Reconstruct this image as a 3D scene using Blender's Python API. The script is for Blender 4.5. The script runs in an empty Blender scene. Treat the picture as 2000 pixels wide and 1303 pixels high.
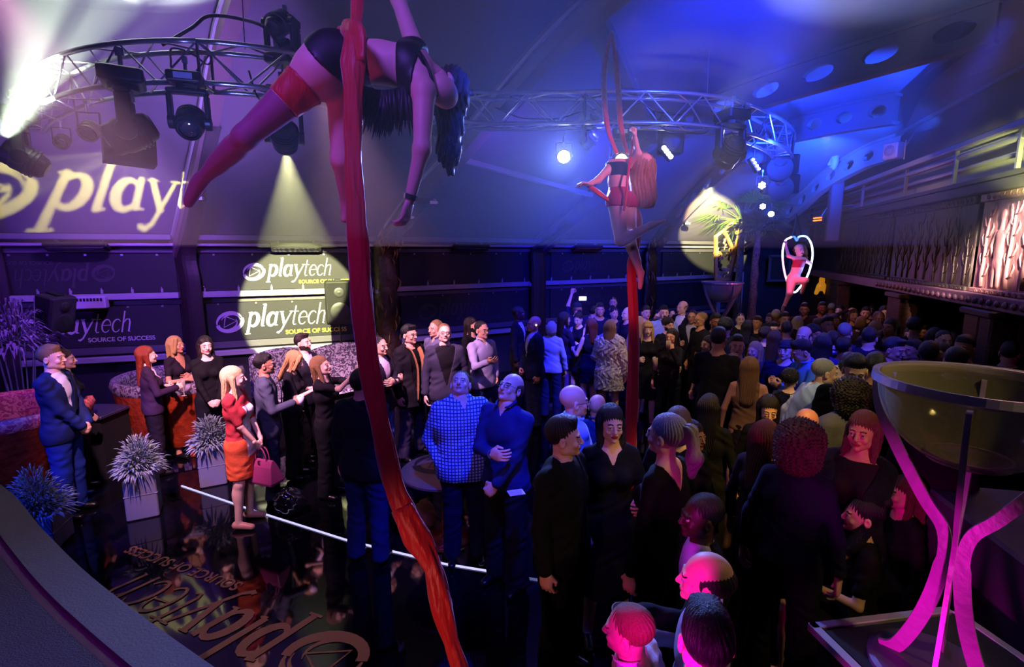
import bpy, math, random
import numpy as np
from mathutils import Vector, Matrix, Quaternion
random.seed(7); np.random.seed(7)
SC = bpy.context.scene
COL = SC.collection
PI = math.pi
# ------------------------------------------------------------------ camera, world, exposure
PITCH = math.radians(9.2); CP, SP = math.cos(PITCH), math.sin(PITCH)
CH = 2.8                                   # camera height above the dance floor
cam_d = bpy.data.cameras.new('camera'); cam = bpy.data.objects.new('camera', cam_d); COL.objects.link(cam)
cam.location = (0, 0, CH); cam.rotation_euler = (PI/2-PITCH, 0, 0)
cam_d.sensor_width = 36; cam_d.lens = 18.0; cam_d.clip_start = 0.05
SC.camera = cam
w = bpy.data.worlds.new('night'); SC.world = w; w.use_nodes = True
w.node_tree.nodes['Background'].inputs[0].default_value = (0.02, 0.012, 0.07, 1)
w.node_tree.nodes['Background'].inputs[1].default_value = 0.10
SC.view_settings.view_transform = 'Standard'; SC.view_settings.look = 'None'
SC.view_settings.exposure = 0.0; SC.view_settings.gamma = 1.0
try:
    SC.view_settings.use_curve_mapping = False
except Exception: pass
SC.cycles.max_bounces = 5; SC.cycles.diffuse_bounces = 2; SC.cycles.glossy_bounces = 3
SC.cycles.transmission_bounces = 4; SC.cycles.transparent_max_bounces = 8; SC.cycles.volume_bounces = 0
SC.cycles.volume_step_rate = 1.0; SC.cycles.sample_clamp_indirect = 4.0
SC.cycles.caustics_reflective = False; SC.cycles.caustics_refractive = False

def lin(c):
    if isinstance(c, str):
        c = tuple(int(c[i:i+2], 16)/255 for i in (0, 2, 4))
    return tuple(((x/12.92) if x <= .04045 else ((x+.055)/1.055)**2.4) for x in c[:3])
def lamp_spot(loc, target, color, power, deg=30, blend=.5, radius=.05, parent=None, name='lamp'):
    d = bpy.data.lights.new(name, 'SPOT'); d.energy = power; d.color = lin(color)
    d.spot_size = math.radians(deg); d.spot_blend = blend; d.shadow_soft_size = radius
    o = bpy.data.objects.new(name, d); COL.objects.link(o)
    loc, target = Vector(loc), Vector(target)
    q = (target-loc).to_track_quat('-Z', 'Y')
    if parent is not None:
        o.parent = parent; pm = Matrix.Translation(parent.location) @ parent.rotation_euler.to_matrix().to_4x4()
        m = pm.inverted() @ (Matrix.Translation(loc) @ q.to_matrix().to_4x4())
        o.location = m.to_translation(); o.rotation_euler = m.to_euler()
    else:
        o.location = loc; o.rotation_euler = q.to_euler()
    return o
def lamp_point(loc, color, power, radius=.05, name='lamp'):
    d = bpy.data.lights.new(name, 'POINT'); d.energy = power; d.color = lin(color); d.shadow_soft_size = radius
    o = bpy.data.objects.new(name, d); COL.objects.link(o); o.location = loc; return o
def lamp_area(loc, target, color, power, sx, sy, name='lamp'):
    d = bpy.data.lights.new(name, 'AREA'); d.energy = power; d.color = lin(color); d.shape = 'RECTANGLE'; d.size = sx; d.size_y = sy
    o = bpy.data.objects.new(name, d); COL.objects.link(o); o.location = loc
    o.rotation_euler = (Vector(target)-Vector(loc)).to_track_quat('-Z', 'Y').to_euler(); return o

# ------------------------------------------------------------------ finding real positions
def ray(px, py):
    r, u = (px-1000)/1000, (651.5-py)/1000
    return Vector((r, CP+u*SP, -SP+u*CP))
def Pd(px, py, d):                          # point at camera depth d
    return Vector((0, 0, CH)) + ray(px, py)*d
def Py(px, py, y):                          # point at world distance y
    v = ray(px, py); return Vector((0, 0, CH)) + v*(y/v.y)
def Ph(px, py, h):                          # point at height h
    v = ray(px, py); return Vector((0, 0, CH)) + v*((h-CH)/v.z)

# ------------------------------------------------------------------ room light: coloured washes, with fixtureless spots added to lift single things
WASH = [  # position, target, colour, power, cone, blend
 ((-3.0, 3.2, 4.4), (-3.4, 6.2, .9), 'ffb4dc', 2800, 52, .8),
 ((-1.6, 4.6, 4.4), (-1.6, 7.2, 1.2), 'ffb8e0', 1800, 50, .8),
 ((.3, 2.2, 4.9), (-.25, 4.4, 1.3), '1a38ff', 1900, 34, .7),
 ((-5.0, 2.6, 4.6), (-4.6, 5.2, .5), '1038ff', 1900, 30, .5),
 ((1.2, 6.9, 4.4), (.9, 10.5, 1.2), '1818ff', 3800, 80, .8),
 ((2.6, 6.2, 4.3), (2.6, 8.6, 1.2), 'ffdca0', 330, 70, .8),
 ((2.3, 1.9, 4.5), (2.05, 3.95, 1.5), 'ffcc60', 560, 24, .6),
 ((3.0, 1.6, 4.4), (1.15, 3.1, 1.6), 'ffd890', 200, 13, .5),
 ((3.4, 3.8, 4.4), (3.9, 6.6, 1.2), '3838ff', 1500, 34, .7),
 ((1.0, 4.6, 4.7), (1.2, 3.2, 1.6), 'b878ff', 120, 60, .8),
 ((.30, .75, 1.25), (1.55, 2.1, .6), 'ff08c8', 300, 50, .7),
 ((1.05, .35, 1.15), (1.72, 2.05, 1.5), 'ff10c8', 170, 25, .7),  # added spot, lifts the magenta on the bowl legs
 ((.15, .9, 1.6), (.75, 1.75, 1.35), 'ff10e0', 90, 46, .7),
 ((4.0, 3.2, 4.3), (5.80, 5.85, 2.9), 'ffdcd8', 17000, 17, .8),
 ((4.4, 7.6, 4.4), (7.0, 9.0, 2.6), 'c09040', 260, 80, .9),
 ((-1.4, .4, 5.6), (-1.2, 2.7, 3.8), '8a50ff', 420, 60, .8),
 ((-2.6, .8, 1.9), (-1.6, 2.6, 3.6), 'ff3098', 55, 60, .8),
 ((2.6, 3.6, 4.6), (1.2, 5.3, 3.9), 'ff90e0', 260, 34, .8),
 ((2.9, .9, 3.7), (1.95, 2.1, 2.0), 'ffe08a', 110, 50, .8),
 ((-.8, -.6, 4.2), (-2.6, 2.0, 1.2), 'd8b8d8', 260, 60, .9),  # added spot, lifts the dark carpeted platform
 ((-4.7, 6.8, 4.4), (-6.4, 8.1, 1.6), 'a050ff', 700, 100, .9),
 ((4.6, 4.6, 3.2), (5.95, 6.2, 3.95), 'f6ff90', 1500, 26, .5),
 ((2.4, 3.0, 4.5), (2.55, 5.3, 1.4), 'ffd098', 260, 18, .6),
 ((3.1, 2.4, 4.5), (3.2, 4.9, 1.4), 'fff0b0', 260, 18, .6),
 ((1.2, 6.0, 3.7), (2.0, 7.1, 4.6), 'fffce0', 60, 44, .6),
 ((-2.8, 4.4, 3.7), (-3.1, 5.6, 4.7), '6a78ff', 60, 70, .8),
 ((.7, 1.9, 4.6), (.68, 3.4, 1.5), '3040ff', 300, 22, .7),
 ((-1.1, .6, 1.3), (-.4, 2.25, 1.15), 'ffa090', 55, 42, .8),
 ((.5, 3.0, 3.5), (1.27, 5.3, 2.4), 'ff5070', 110, 15, .8),
]
for a, b, c, p, d, bl in WASH: lamp_spot(a, b, c, p, d, bl, .35 if c in ('ff3098', '8a50ff') else .08)
lamp_spot((3.4, 9.2, 3.9), (5.25, 13.8, 3.42), 'fff6a0', 14000, 19, .25, .05)      # lights the far roof panel
lamp_spot((3.9, 7.9, 4.3), (4.3, 9.8, 5.3), '1838ff', 1500, 130, .9, .1)            # blue light behind the pierced beams
lamp_spot((5.9, 10.0, 4.2), (6.1, 11.6, 4.9), '1c50ff', 900, 120, .8, .1)
lamp_spot((2.6, 5.2, 4.6), (2.6, 8.4, 5.6), '1c30ff', 1000, 90, .9, .1)
lamp_spot((2.4, 6.6, 4.4), (3.6, 5.6, 5.6), 'a8c0ff', 500, 70, 1, .05)
lamp_spot((-3.4, 6.3, 3.9), (-4.6, 7.3, 5.2), '9468d8', 620, 130, 1, .2)           # violet roof wash
lamp_spot((-.2, 7.7, 3.9), (.2, 9.0, 5.0), '5a38d0', 120, 120, 1, .2)
lamp_spot((-6.5, 3.5, 3.2), (-7.5, 7.2, 2.6), '7a40ff', 500, 110, 1, .2)
lamp_spot((5.3, 6.7, 4.35), (4.6, 9.0, 5.3), '1848ff', 900, 110, .8, .1)
lamp_spot((6.3, 8.9, 4.3), (6.0, 10.4, 4.95), '1858ff', 380, 110, .8, .1)
# thin theatrical haze filling the hall
_hm = bpy.data.materials.new('haze'); _hm.use_nodes = True; _nt = _hm.node_tree; _nt.nodes.clear()
_o = _nt.nodes.new('ShaderNodeOutputMaterial'); _v = _nt.nodes.new('ShaderNodeVolumeScatter')
_v.inputs['Density'].default_value = .016; _v.inputs['Anisotropy'].default_value = .15; _v.inputs['Color'].default_value = (1, 1, 1, 1)
_nt.links.new(_v.outputs[0], _o.inputs['Volume'])
import bmesh
_bm = bmesh.new(); bmesh.ops.create_cube(_bm, size=1); _me = bpy.data.meshes.new('haze'); _bm.to_mesh(_me); _me.materials.append(_hm)
_ho = bpy.data.objects.new('haze', _me); COL.objects.link(_ho); _ho.location = (-2, 7.0, 4.85); _ho.scale = (19, 17.5, 4.0); _ho['kind'] = 'stuff'; _ho['label'] = 'thin stage haze hanging in the whole hall'; _ho['category'] = 'haze'


# ------------------------------------------------------------------ materials
MATS = {}
def M(name, color='808080', rough=.6, metal=0, spec=.5, bump=0, scale=20, var=0, emit=None, estr=0, stretch=None,
      trans=0, alpha=1, sheen=0, coat=0):
    if name in MATS: return MATS[name]
    m = bpy.data.materials.new(name); MATS[name] = m; m.use_nodes = True
    nt = m.node_tree; b = nt.nodes['Principled BSDF']
    c = lin(color)
    b.inputs['Base Color'].default_value = (*c, 1); b.inputs['Roughness'].default_value = rough
    b.inputs['Metallic'].default_value = metal; b.inputs['Specular IOR Level'].default_value = spec
    if trans: b.inputs['Transmission Weight'].default_value = trans
    if alpha < 1: b.inputs['Alpha'].default_value = alpha
    if sheen: b.inputs['Sheen Weight'].default_value = sheen
    if coat: b.inputs['Coat Weight'].default_value = coat
    if emit: b.inputs['Emission Color'].default_value = (*lin(emit), 1); b.inputs['Emission Strength'].default_value = estr
    if bump or var:
        tc = nt.nodes.new('ShaderNodeTexCoord'); n = nt.nodes.new('ShaderNodeTexNoise')
        n.inputs['Scale'].default_value = scale; n.inputs['Detail'].default_value = 3
        src = tc.outputs['Object']
        if stretch:
            mp = nt.nodes.new('ShaderNodeMapping'); mp.inputs['Scale'].default_value = stretch
            nt.links.new(src, mp.inputs[0]); src = mp.outputs[0]
        nt.links.new(src, n.inputs['Vector'])
        if bump:
            bn = nt.nodes.new('ShaderNodeBump'); bn.inputs['Strength'].default_value = bump; bn.inputs['Distance'].default_value = .02
            nt.links.new(n.outputs['Fac'], bn.inputs['Height']); nt.links.new(bn.outputs[0], b.inputs['Normal'])
        if var:
            r = nt.nodes.new('ShaderNodeValToRGB')
            r.color_ramp.elements[0].position = .3; r.color_ramp.elements[1].position = .7
            r.color_ramp.elements[0].color = (*[x*(1-var) for x in c], 1); r.color_ramp.elements[1].color = (*[min(1, x*(1+var)) for x in c], 1)
            nt.links.new(n.outputs['Fac'], r.inputs[0]); nt.links.new(r.outputs[0], b.inputs['Base Color'])
    return m
def E(name, color, strength):
    return M(name, '101010', rough=.4, emit=color, estr=strength)
def mat_plaid(name, base, line):
    if name in MATS: return MATS[name]
    m = M(name, base, .8); nt = m.node_tree; b = nt.nodes['Principled BSDF']
    tc = nt.nodes.new('ShaderNodeTexCoord'); sp = nt.nodes.new('ShaderNodeSeparateXYZ'); nt.links.new(tc.outputs['Object'], sp.inputs[0])
    outs = []
    for ax, fr in (('X', 230), ('Z', 230)):
        mu = nt.nodes.new('ShaderNodeMath'); mu.operation = 'MULTIPLY'; mu.inputs[1].default_value = fr; nt.links.new(sp.outputs[ax], mu.inputs[0])
        si = nt.nodes.new('ShaderNodeMath'); si.operation = 'SINE'; nt.links.new(mu.outputs[0], si.inputs[0])
        gt = nt.nodes.new('ShaderNodeMath'); gt.operation = 'GREATER_THAN'; gt.inputs[1].default_value = .45; nt.links.new(si.outputs[0], gt.inputs[0])
        outs.append(gt)
    mx = nt.nodes.new('ShaderNodeMath'); mx.operation = 'MAXIMUM'; nt.links.new(outs[0].outputs[0], mx.inputs[0]); nt.links.new(outs[1].outputs[0], mx.inputs[1])
    mi = nt.nodes.new('ShaderNodeMix'); mi.data_type = 'RGBA'
    mi.inputs[6].default_value = (*lin(base), 1); mi.inputs[7].default_value = (*lin(line), 1)
    nt.links.new(mx.outputs[0], mi.inputs[0]); nt.links.new(mi.outputs[2], b.inputs['Base Color'])
    return m
def mat_damask(name, c1, c2, scale=9, rough=.5, bump=.3):
    if name in MATS: return MATS[name]
    m = M(name, c1, rough); nt = m.node_tree; b = nt.nodes['Principled BSDF']
    tc = nt.nodes.new('ShaderNodeTexCoord'); v = nt.nodes.new('ShaderNodeTexNoise'); v.inputs['Scale'].default_value = scale
    v.inputs['Distortion'].default_value = 2.5; v.inputs['Detail'].default_value = 1; nt.links.new(tc.outputs['Object'], v.inputs['Vector'])
    r = nt.nodes.new('ShaderNodeValToRGB'); r.color_ramp.elements[0].position = .47; r.color_ramp.elements[1].position = .53
    r.color_ramp.elements[0].color = (*lin(c1), 1); r.color_ramp.elements[1].color = (*lin(c2), 1)
    nt.links.new(v.outputs['Fac'], r.inputs[0]); nt.links.new(r.outputs[0], b.inputs['Base Color'])
    bn = nt.nodes.new('ShaderNodeBump'); bn.inputs['Strength'].default_value = bump; bn.inputs['Distance'].default_value = .02
    nt.links.new(v.outputs['Fac'], bn.inputs['Height']); nt.links.new(bn.outputs[0], b.inputs['Normal'])
    return m
def mat_brick(name, c1, c2, mortar, scale=6):
    if name in MATS: return MATS[name]
    m = M(name, c1, .55); nt = m.node_tree; b = nt.nodes['Principled BSDF']
    tc = nt.nodes.new('ShaderNodeTexCoord'); mp = nt.nodes.new('ShaderNodeMapping'); mp.inputs['Rotation'].default_value = (PI/2, 0, 0)
    br = nt.nodes.new('ShaderNodeTexBrick'); br.inputs['Scale'].default_value = scale
    br.inputs['Color1'].default_value = (*lin(c1), 1); br.inputs['Color2'].default_value = (*lin(c2), 1); br.inputs['Mortar'].default_value = (*lin(mortar), 1)
    nt.links.new(tc.outputs['Object'], mp.inputs[0]); nt.links.new(mp.outputs[0], br.inputs['Vector']); nt.links.new(br.outputs['Color'], b.inputs['Base Color'])
    bn = nt.nodes.new('ShaderNodeBump'); bn.inputs['Strength'].default_value = .6; bn.inputs['Distance'].default_value = .02; bn.invert = True
    nt.links.new(br.outputs['Fac'], bn.inputs['Height']); nt.links.new(bn.outputs[0], b.inputs['Normal'])
    return m

# ------------------------------------------------------------------ mesh building
class MB:
    def __init__(s): s.v = []; s.f = []; s.mi = []; s.cur = 0
    def add(s, vs, fs):
        o = len(s.v); s.v += [tuple(x) for x in vs]
        for f in fs: s.f.append([i+o for i in f]); s.mi.append(s.cur)
    def box(s, c, size, R=None, ch=0):
        c = Vector(c); hx, hy, hz = [x/2 for x in size]; R = R or Matrix.Identity(3)
        if not ch:
            vs = [c+R@Vector((a*hx, b*hy, d*hz)) for a in (-1, 1) for b in (-1, 1) for d in (-1, 1)]
            s.add(vs, [(0, 1, 3, 2), (4, 6, 7, 5), (0, 4, 5, 1), (2, 3, 7, 6), (0, 2, 6, 4), (1, 5, 7, 3)])
            return
        prof = []
        for (ax, ay) in ((hx-ch, hy), (hx, hy-ch), (hx, -hy+ch), (hx-ch, -hy), (-hx+ch, -hy), (-hx, -hy+ch), (-hx, hy-ch), (-hx+ch, hy)):
            prof.append((ax, ay))
        rings = []
        for z, k in ((-hz, 1), (-hz+ch, 0), (hz-ch, 0), (hz, 1)):
            rings.append([c+R@Vector((x*(1-k*ch/hx), y*(1-k*ch/hy), z)) for x, y in prof])
        vs = [p for r in rings for p in r]; fs = []
        for r in range(3):
            for i in range(8):
                j = (i+1) % 8; fs.append((r*8+j, r*8+i, (r+1)*8+i, (r+1)*8+j))
        fs.append(tuple(range(8))); fs.append(tuple(24+i for i in reversed(range(8))))
        s.add(vs, fs)
    def tube(s, pts, rs, n=8, caps=True, flat=None, ripple=None, up=None):
        pts = [Vector(p) for p in pts]
        if not hasattr(rs, '__len__'): rs = [rs]*len(pts)
        vs = []; u = None
        for i, p in enumerate(pts):
            t = (pts[min(i+1, len(pts)-1)]-pts[max(i-1, 0)]).normalized()
            if u is None:
                u = Vector(up) if up is not None else (Vector((0, 0, 1)) if abs(t.z) < .9 else Vector((1, 0, 0)))
            u = (u-t*u.dot(t)).normalized(); wv = t.cross(u)
            for k in range(n):
                a = 2*PI*k/n; rr = rs[i]
                if ripple: rr *= 1+ripple*math.sin(a*5+i*.35)+ripple*.6*math.sin(a*9-i*.5)
                fl = flat if flat else 1
                vs.append(p+u*(math.cos(a)*rr*fl)+wv*(math.sin(a)*rr))
        fs = [(i*n+k, i*n+(k+1) % n, (i+1)*n+(k+1) % n, (i+1)*n+k) for i in range(len(pts)-1) for k in range(n)]
        if caps: fs.append(tuple(reversed(range(n)))); fs.append(tuple((len(pts)-1)*n+k for k in range(n)))
        s.add(vs, fs)
    def cyl(s, a, b, r, r2=None, n=12): s.tube([a, b], [r, r if r2 is None else r2], n)
    def lathe(s, prof, c=(0, 0, 0), R=None, n=24, arc=1.0):
        c = Vector(c); R = R or Matrix.Identity(3); vs = []; m = n if arc >= 1 else n+1
        for r, z in prof:
            for k in range(m):
                a = 2*PI*arc*k/n; vs.append(c+R@Vector((r*math.cos(a), r*math.sin(a), z)))
        fs = []
        for i in range(len(prof)-1):
            for k in range(n):
                k2 = (k+1) % m if arc >= 1 else k+1
                fs.append((i*m+k, i*m+k2, (i+1)*m+k2, (i+1)*m+k))
        s.add(vs, fs)
    def grid(s, rows):
        n = len(rows[0]); vs = [p for r in rows for p in r]
        s.add(vs, [(i*n+k, i*n+k+1, (i+1)*n+k+1, (i+1)*n+k) for i in range(len(rows)-1) for k in range(n-1)])
    def slab(s, rows, nrm, th):             # a grid given thickness
        nrm = Vector(nrm)*th; n = len(rows[0]); m = len(rows)
        s.grid(rows); s.grid([[Vector(p)+nrm for p in r][::-1] for r in rows])
        ed = [rows[0][k] for k in range(n)]+[rows[i][-1] for i in range(1, m)]+[rows[-1][k] for k in range(n-2, -1, -1)]+[rows[i][0] for i in range(m-2, 0, -1)]
        L = len(ed); s.add(list(ed)+[Vector(p)+nrm for p in ed], [(i, L+i, L+(i+1) % L, (i+1) % L) for i in range(L)])
    def obj(s, name, mats, parent=None, smooth=False, loc=None, bevel=0):
        me = bpy.data.meshes.new(name); me.from_pydata(s.v, [], s.f)
        mats = mats if isinstance(mats, (list, tuple)) else [mats]
        for m in mats: me.materials.append(m)
        me.polygons.foreach_set('material_index', s.mi)
        if smooth: me.polygons.foreach_set('use_smooth', [True]*len(s.f))
        o = link(name, me, parent)
        if loc is not None:
            me.transform(Matrix.Translation(-Vector(loc))); o.location = Vector(loc)
        if bevel:
            b = o.modifiers.new('bevel', 'BEVEL'); b.width = bevel; b.segments = 2; b.limit_method = 'ANGLE'
        return o
def link(name, data, parent=None):
    o = bpy.data.objects.new(name, data); COL.objects.link(o)
    if parent is not None: o.parent = parent
    return o
def thing(name, label, cat, loc=(0, 0, 0), rotz=0, group=None):
    o = bpy.data.objects.new(name, None); COL.objects.link(o); o.empty_display_size = .1
    o.location = loc; o.rotation_euler = (0, 0, rotz); tag(o, label, cat, group); return o
def tag(o, label, cat, group=None, kind=None):
    o['label'] = label; o['category'] = cat
    if group: o['group'] = group
    if kind: o['kind'] = kind
    return o
def struct(o): o['kind'] = 'structure'; return o
def rebase(root):                            # children were modelled in world space: move them into the root's space
    m = (Matrix.Translation(root.location) @ root.rotation_euler.to_matrix().to_4x4()).inverted()
    for ch in root.children:
        if ch.type == 'MESH' and not ch.get('_l'): ch.data.transform(m)
        for g in ch.children:
            if g.type == 'MESH': g.data.transform(m)
def Rz(a): return Matrix.Rotation(a, 3, 'Z')
def frame(dirv, upv=(0, 0, 1)):              # columns: x = dir, y = left, z = up
    x = Vector(dirv).normalized(); z = Vector(upv); z = (z-x*z.dot(x)).normalized(); y = z.cross(x)
    return Matrix((x, y, z)).transposed()
def spline(pts, n=8):
    pts = [Vector(p) for p in pts]; out = []
    for i in range(len(pts)-1):
        p0, p1, p2, p3 = pts[max(i-1, 0)], pts[i], pts[i+1], pts[min(i+2, len(pts)-1)]
        for k in range(n):
            t = k/n; out.append(.5*((2*p1)+(p2-p0)*t+(2*p0-5*p1+4*p2-p3)*t*t+(3*p1-p0-3*p2+p3)*t**3))
    out.append(pts[-1]); return out
def resample(pts, n):
    L = [0]
    for a, b in zip(pts, pts[1:]): L.append(L[-1]+(b-a).length)
    out = []; j = 0
    for i in range(n+1):
        s = L[-1]*i/n
        while j < len(L)-2 and L[j+1] < s: j += 1
        t = (s-L[j])/max(1e-9, L[j+1]-L[j]); out.append(pts[j].lerp(pts[j+1], min(1, t)))
    return out

# ------------------------------------------------------------------ smooth implicit bodies
def surface_nets(F, org, h):
    S = F < 0; shp = np.array(F.shape); cs = shp-1
    A = []; Q = []
    for ax in range(3):
        sl0 = [slice(None)]*3; sl1 = [slice(None)]*3; sl0[ax] = slice(0, -1); sl1[ax] = slice(1, None)
        cr = S[tuple(sl0)] != S[tuple(sl1)]
        o1, o2 = [a for a in range(3) if a != ax]
        idx = np.argwhere(cr)
        ok = (idx[:, o1] > 0) & (idx[:, o2] > 0) & (idx[:, o1] < cs[o1]) & (idx[:, o2] < cs[o2])
        idx = idx[ok]
        if len(idx) == 0: continue
        i2 = idx.copy(); i2[:, ax] += 1
        f0 = F[idx[:, 0], idx[:, 1], idx[:, 2]]; f1 = F[i2[:, 0], i2[:, 1], i2[:, 2]]
        t = f0/(f0-f1); pos = idx.astype(np.float64); pos[:, ax] += t
        cells = []
        for a, b in ((0, 0), (-1, 0), (-1, -1), (0, -1)):
            c = idx.copy(); c[:, o1] += a; c[:, o2] += b
            cells.append((c[:, 0]*cs[1]+c[:, 1])*cs[2]+c[:, 2])
        for c in cells: A.append((c, pos))
        q = np.stack(cells, 1)
        flip = (f0 < 0) ^ (ax == 1)
        q[~flip] = q[~flip][:, ::-1]
        Q.append(q)
    cell = np.concatenate([a[0] for a in A]); pos = np.concatenate([a[1] for a in A]); Q = np.concatenate(Q)
    u, inv = np.unique(cell, return_inverse=True)
    cnt = np.bincount(inv); V = np.stack([np.bincount(inv, pos[:, k])/cnt for k in range(3)], 1)
    Qi = np.searchsorted(u, Q)
    return V*h+np.array(org), Qi
# primitives: ('s', a, b, ra, rb, k, (fx,fy,fz)) capsule with squash, ('e', c, (rx,ry,rz), k, R); a leading '-' subtracts
def sdf(prims, vox, disp=None, cuts=(), pad=.03):
    lo = np.full(3, 9e9); hi = -lo
    def bb(p):
        if p[0][-1] == 's':
            a, b, r = np.array(p[1]), np.array(p[2]), max(p[3], p[4])*max(1, *(p[6] if len(p) > 6 else (1,)))
            return np.minimum(a, b)-r, np.maximum(a, b)+r
        r = max(p[2]) if len(p) > 4 else np.array(p[2]); return np.array(p[1])-r, np.array(p[1])+r
    for p in prims:
        if p[0][0] == '-': continue
        a, b = bb(p); lo = np.minimum(lo, a); hi = np.maximum(hi, b)
    lo -= pad+vox; hi += pad+vox
    n = np.ceil((hi-lo)/vox).astype(int)+1
    ax = [lo[i]+vox*np.arange(n[i]) for i in range(3)]
    F = np.full(n, .08)
    for p in prims:
        neg = p[0][0] == '-'; ty = p[0][-1]; k = (p[5] if ty == 's' else p[3])
        a, b = bb(p); m = k+3*vox+.012
        i0 = np.maximum(0, np.floor((a-m-lo)/vox).astype(int)); i1 = np.minimum(n, np.ceil((b+m-lo)/vox).astype(int)+1)
        if (i1 <= i0).any(): continue
        sl = tuple(slice(i0[i], i1[i]) for i in range(3))
        X, Y, Z = np.meshgrid(*[ax[i][sl[i]] for i in range(3)], indexing='ij', sparse=True)
        if ty == 's':
            A, B, ra, rb = np.array(p[1], float), np.array(p[2], float), p[3], p[4]
            f = np.array(p[6], float) if len(p) > 6 else np.ones(3)
            dA = [(X-A[0])/f[0], (Y-A[1])/f[1], (Z-A[2])/f[2]]; ab = (B-A)/f
            L2 = float(ab@ab)
            t = np.clip((dA[0]*ab[0]+dA[1]*ab[1]+dA[2]*ab[2])/max(L2, 1e-9), 0, 1)
            d = np.sqrt((dA[0]-ab[0]*t)**2+(dA[1]-ab[1]*t)**2+(dA[2]-ab[2]*t)**2)-(ra+(rb-ra)*t)
            d = d*min(1, f.min())
        else:
            dx = [X-p[1][0], Y-p[1][1], Z-p[1][2]]
            if len(p) > 4:
                R = p[4]; dx = [R[0][i]*dx[0]+R[1][i]*dx[1]+R[2][i]*dx[2] for i in range(3)]
            r = p[2]; k0 = np.sqrt((dx[0]/r[0])**2+(dx[1]/r[1])**2+(dx[2]/r[2])**2)
            k1 = np.sqrt((dx[0]/r[0]**2)**2+(dx[1]/r[1]**2)**2+(dx[2]/r[2]**2)**2)+1e-9
            d = k0*(k0-1)/k1
        G = F[sl]
        if neg:
            d = -d; hh = np.maximum(k-np.abs(G-d), 0)/max(k, 1e-6); F[sl] = np.maximum(G, d)+hh*hh*k*.25
        else:
            hh = np.maximum(k-np.abs(G-d), 0)/max(k, 1e-6); F[sl] = np.minimum(G, d)-hh*hh*k*.25
    if disp or cuts:
        X, Y, Z = np.meshgrid(*ax, indexing='ij', sparse=True)
        if disp: F = F+disp(X, Y, Z)
        for c in cuts: F = np.maximum(F, c(X, Y, Z))
    F[0] = F[-1] = .1; F[:, 0] = F[:, -1] = .1; F[:, :, 0] = F[:, :, -1] = .1
    return surface_nets(F, lo, vox)
def np_mesh(name, parts, mats):
    """parts: list of (V, Q, slot or array of slots)"""
    V = np.concatenate([p[0] for p in parts]); off = 0; Q = []; S = []
    for v, q, s in parts:
        Q.append(q+off); off += len(v); S.append(np.full(len(q), s) if np.isscalar(s) else s)
    Q = np.concatenate(Q).astype(np.int32); S = np.concatenate(S).astype(np.int32)
    me = bpy.data.meshes.new(name)
    me.vertices.add(len(V)); me.vertices.foreach_set('co', V.astype(np.float32).ravel())
    me.loops.add(Q.size); me.loops.foreach_set('vertex_index', Q.ravel())
    me.polygons.add(len(Q)); me.polygons.foreach_set('loop_start', np.arange(0, Q.size, 4, dtype=np.int32))
    me.polygons.foreach_set('material_index', S); me.polygons.foreach_set('use_smooth', np.ones(len(Q), bool))
    for m in mats: me.materials.append(m)
    me.update(calc_edges=True)
    return me
def ball(c, r, n=8):
    vs = []; 
    for i in range(n+1):
        a = PI*i/n
        for k in range(n*2):
            b = PI*k/n; vs.append((c[0]+r*math.sin(a)*math.cos(b), c[1]+r*math.cos(a), c[2]+r*math.sin(a)*math.sin(b)))
    m = 2*n; fs = [(i*m+k, i*m+(k+1) % m, (i+1)*m+(k+1) % m, (i+1)*m+k) for i in range(n) for k in range(m)]
    return np.array(vs), np.array(fs)
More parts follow.
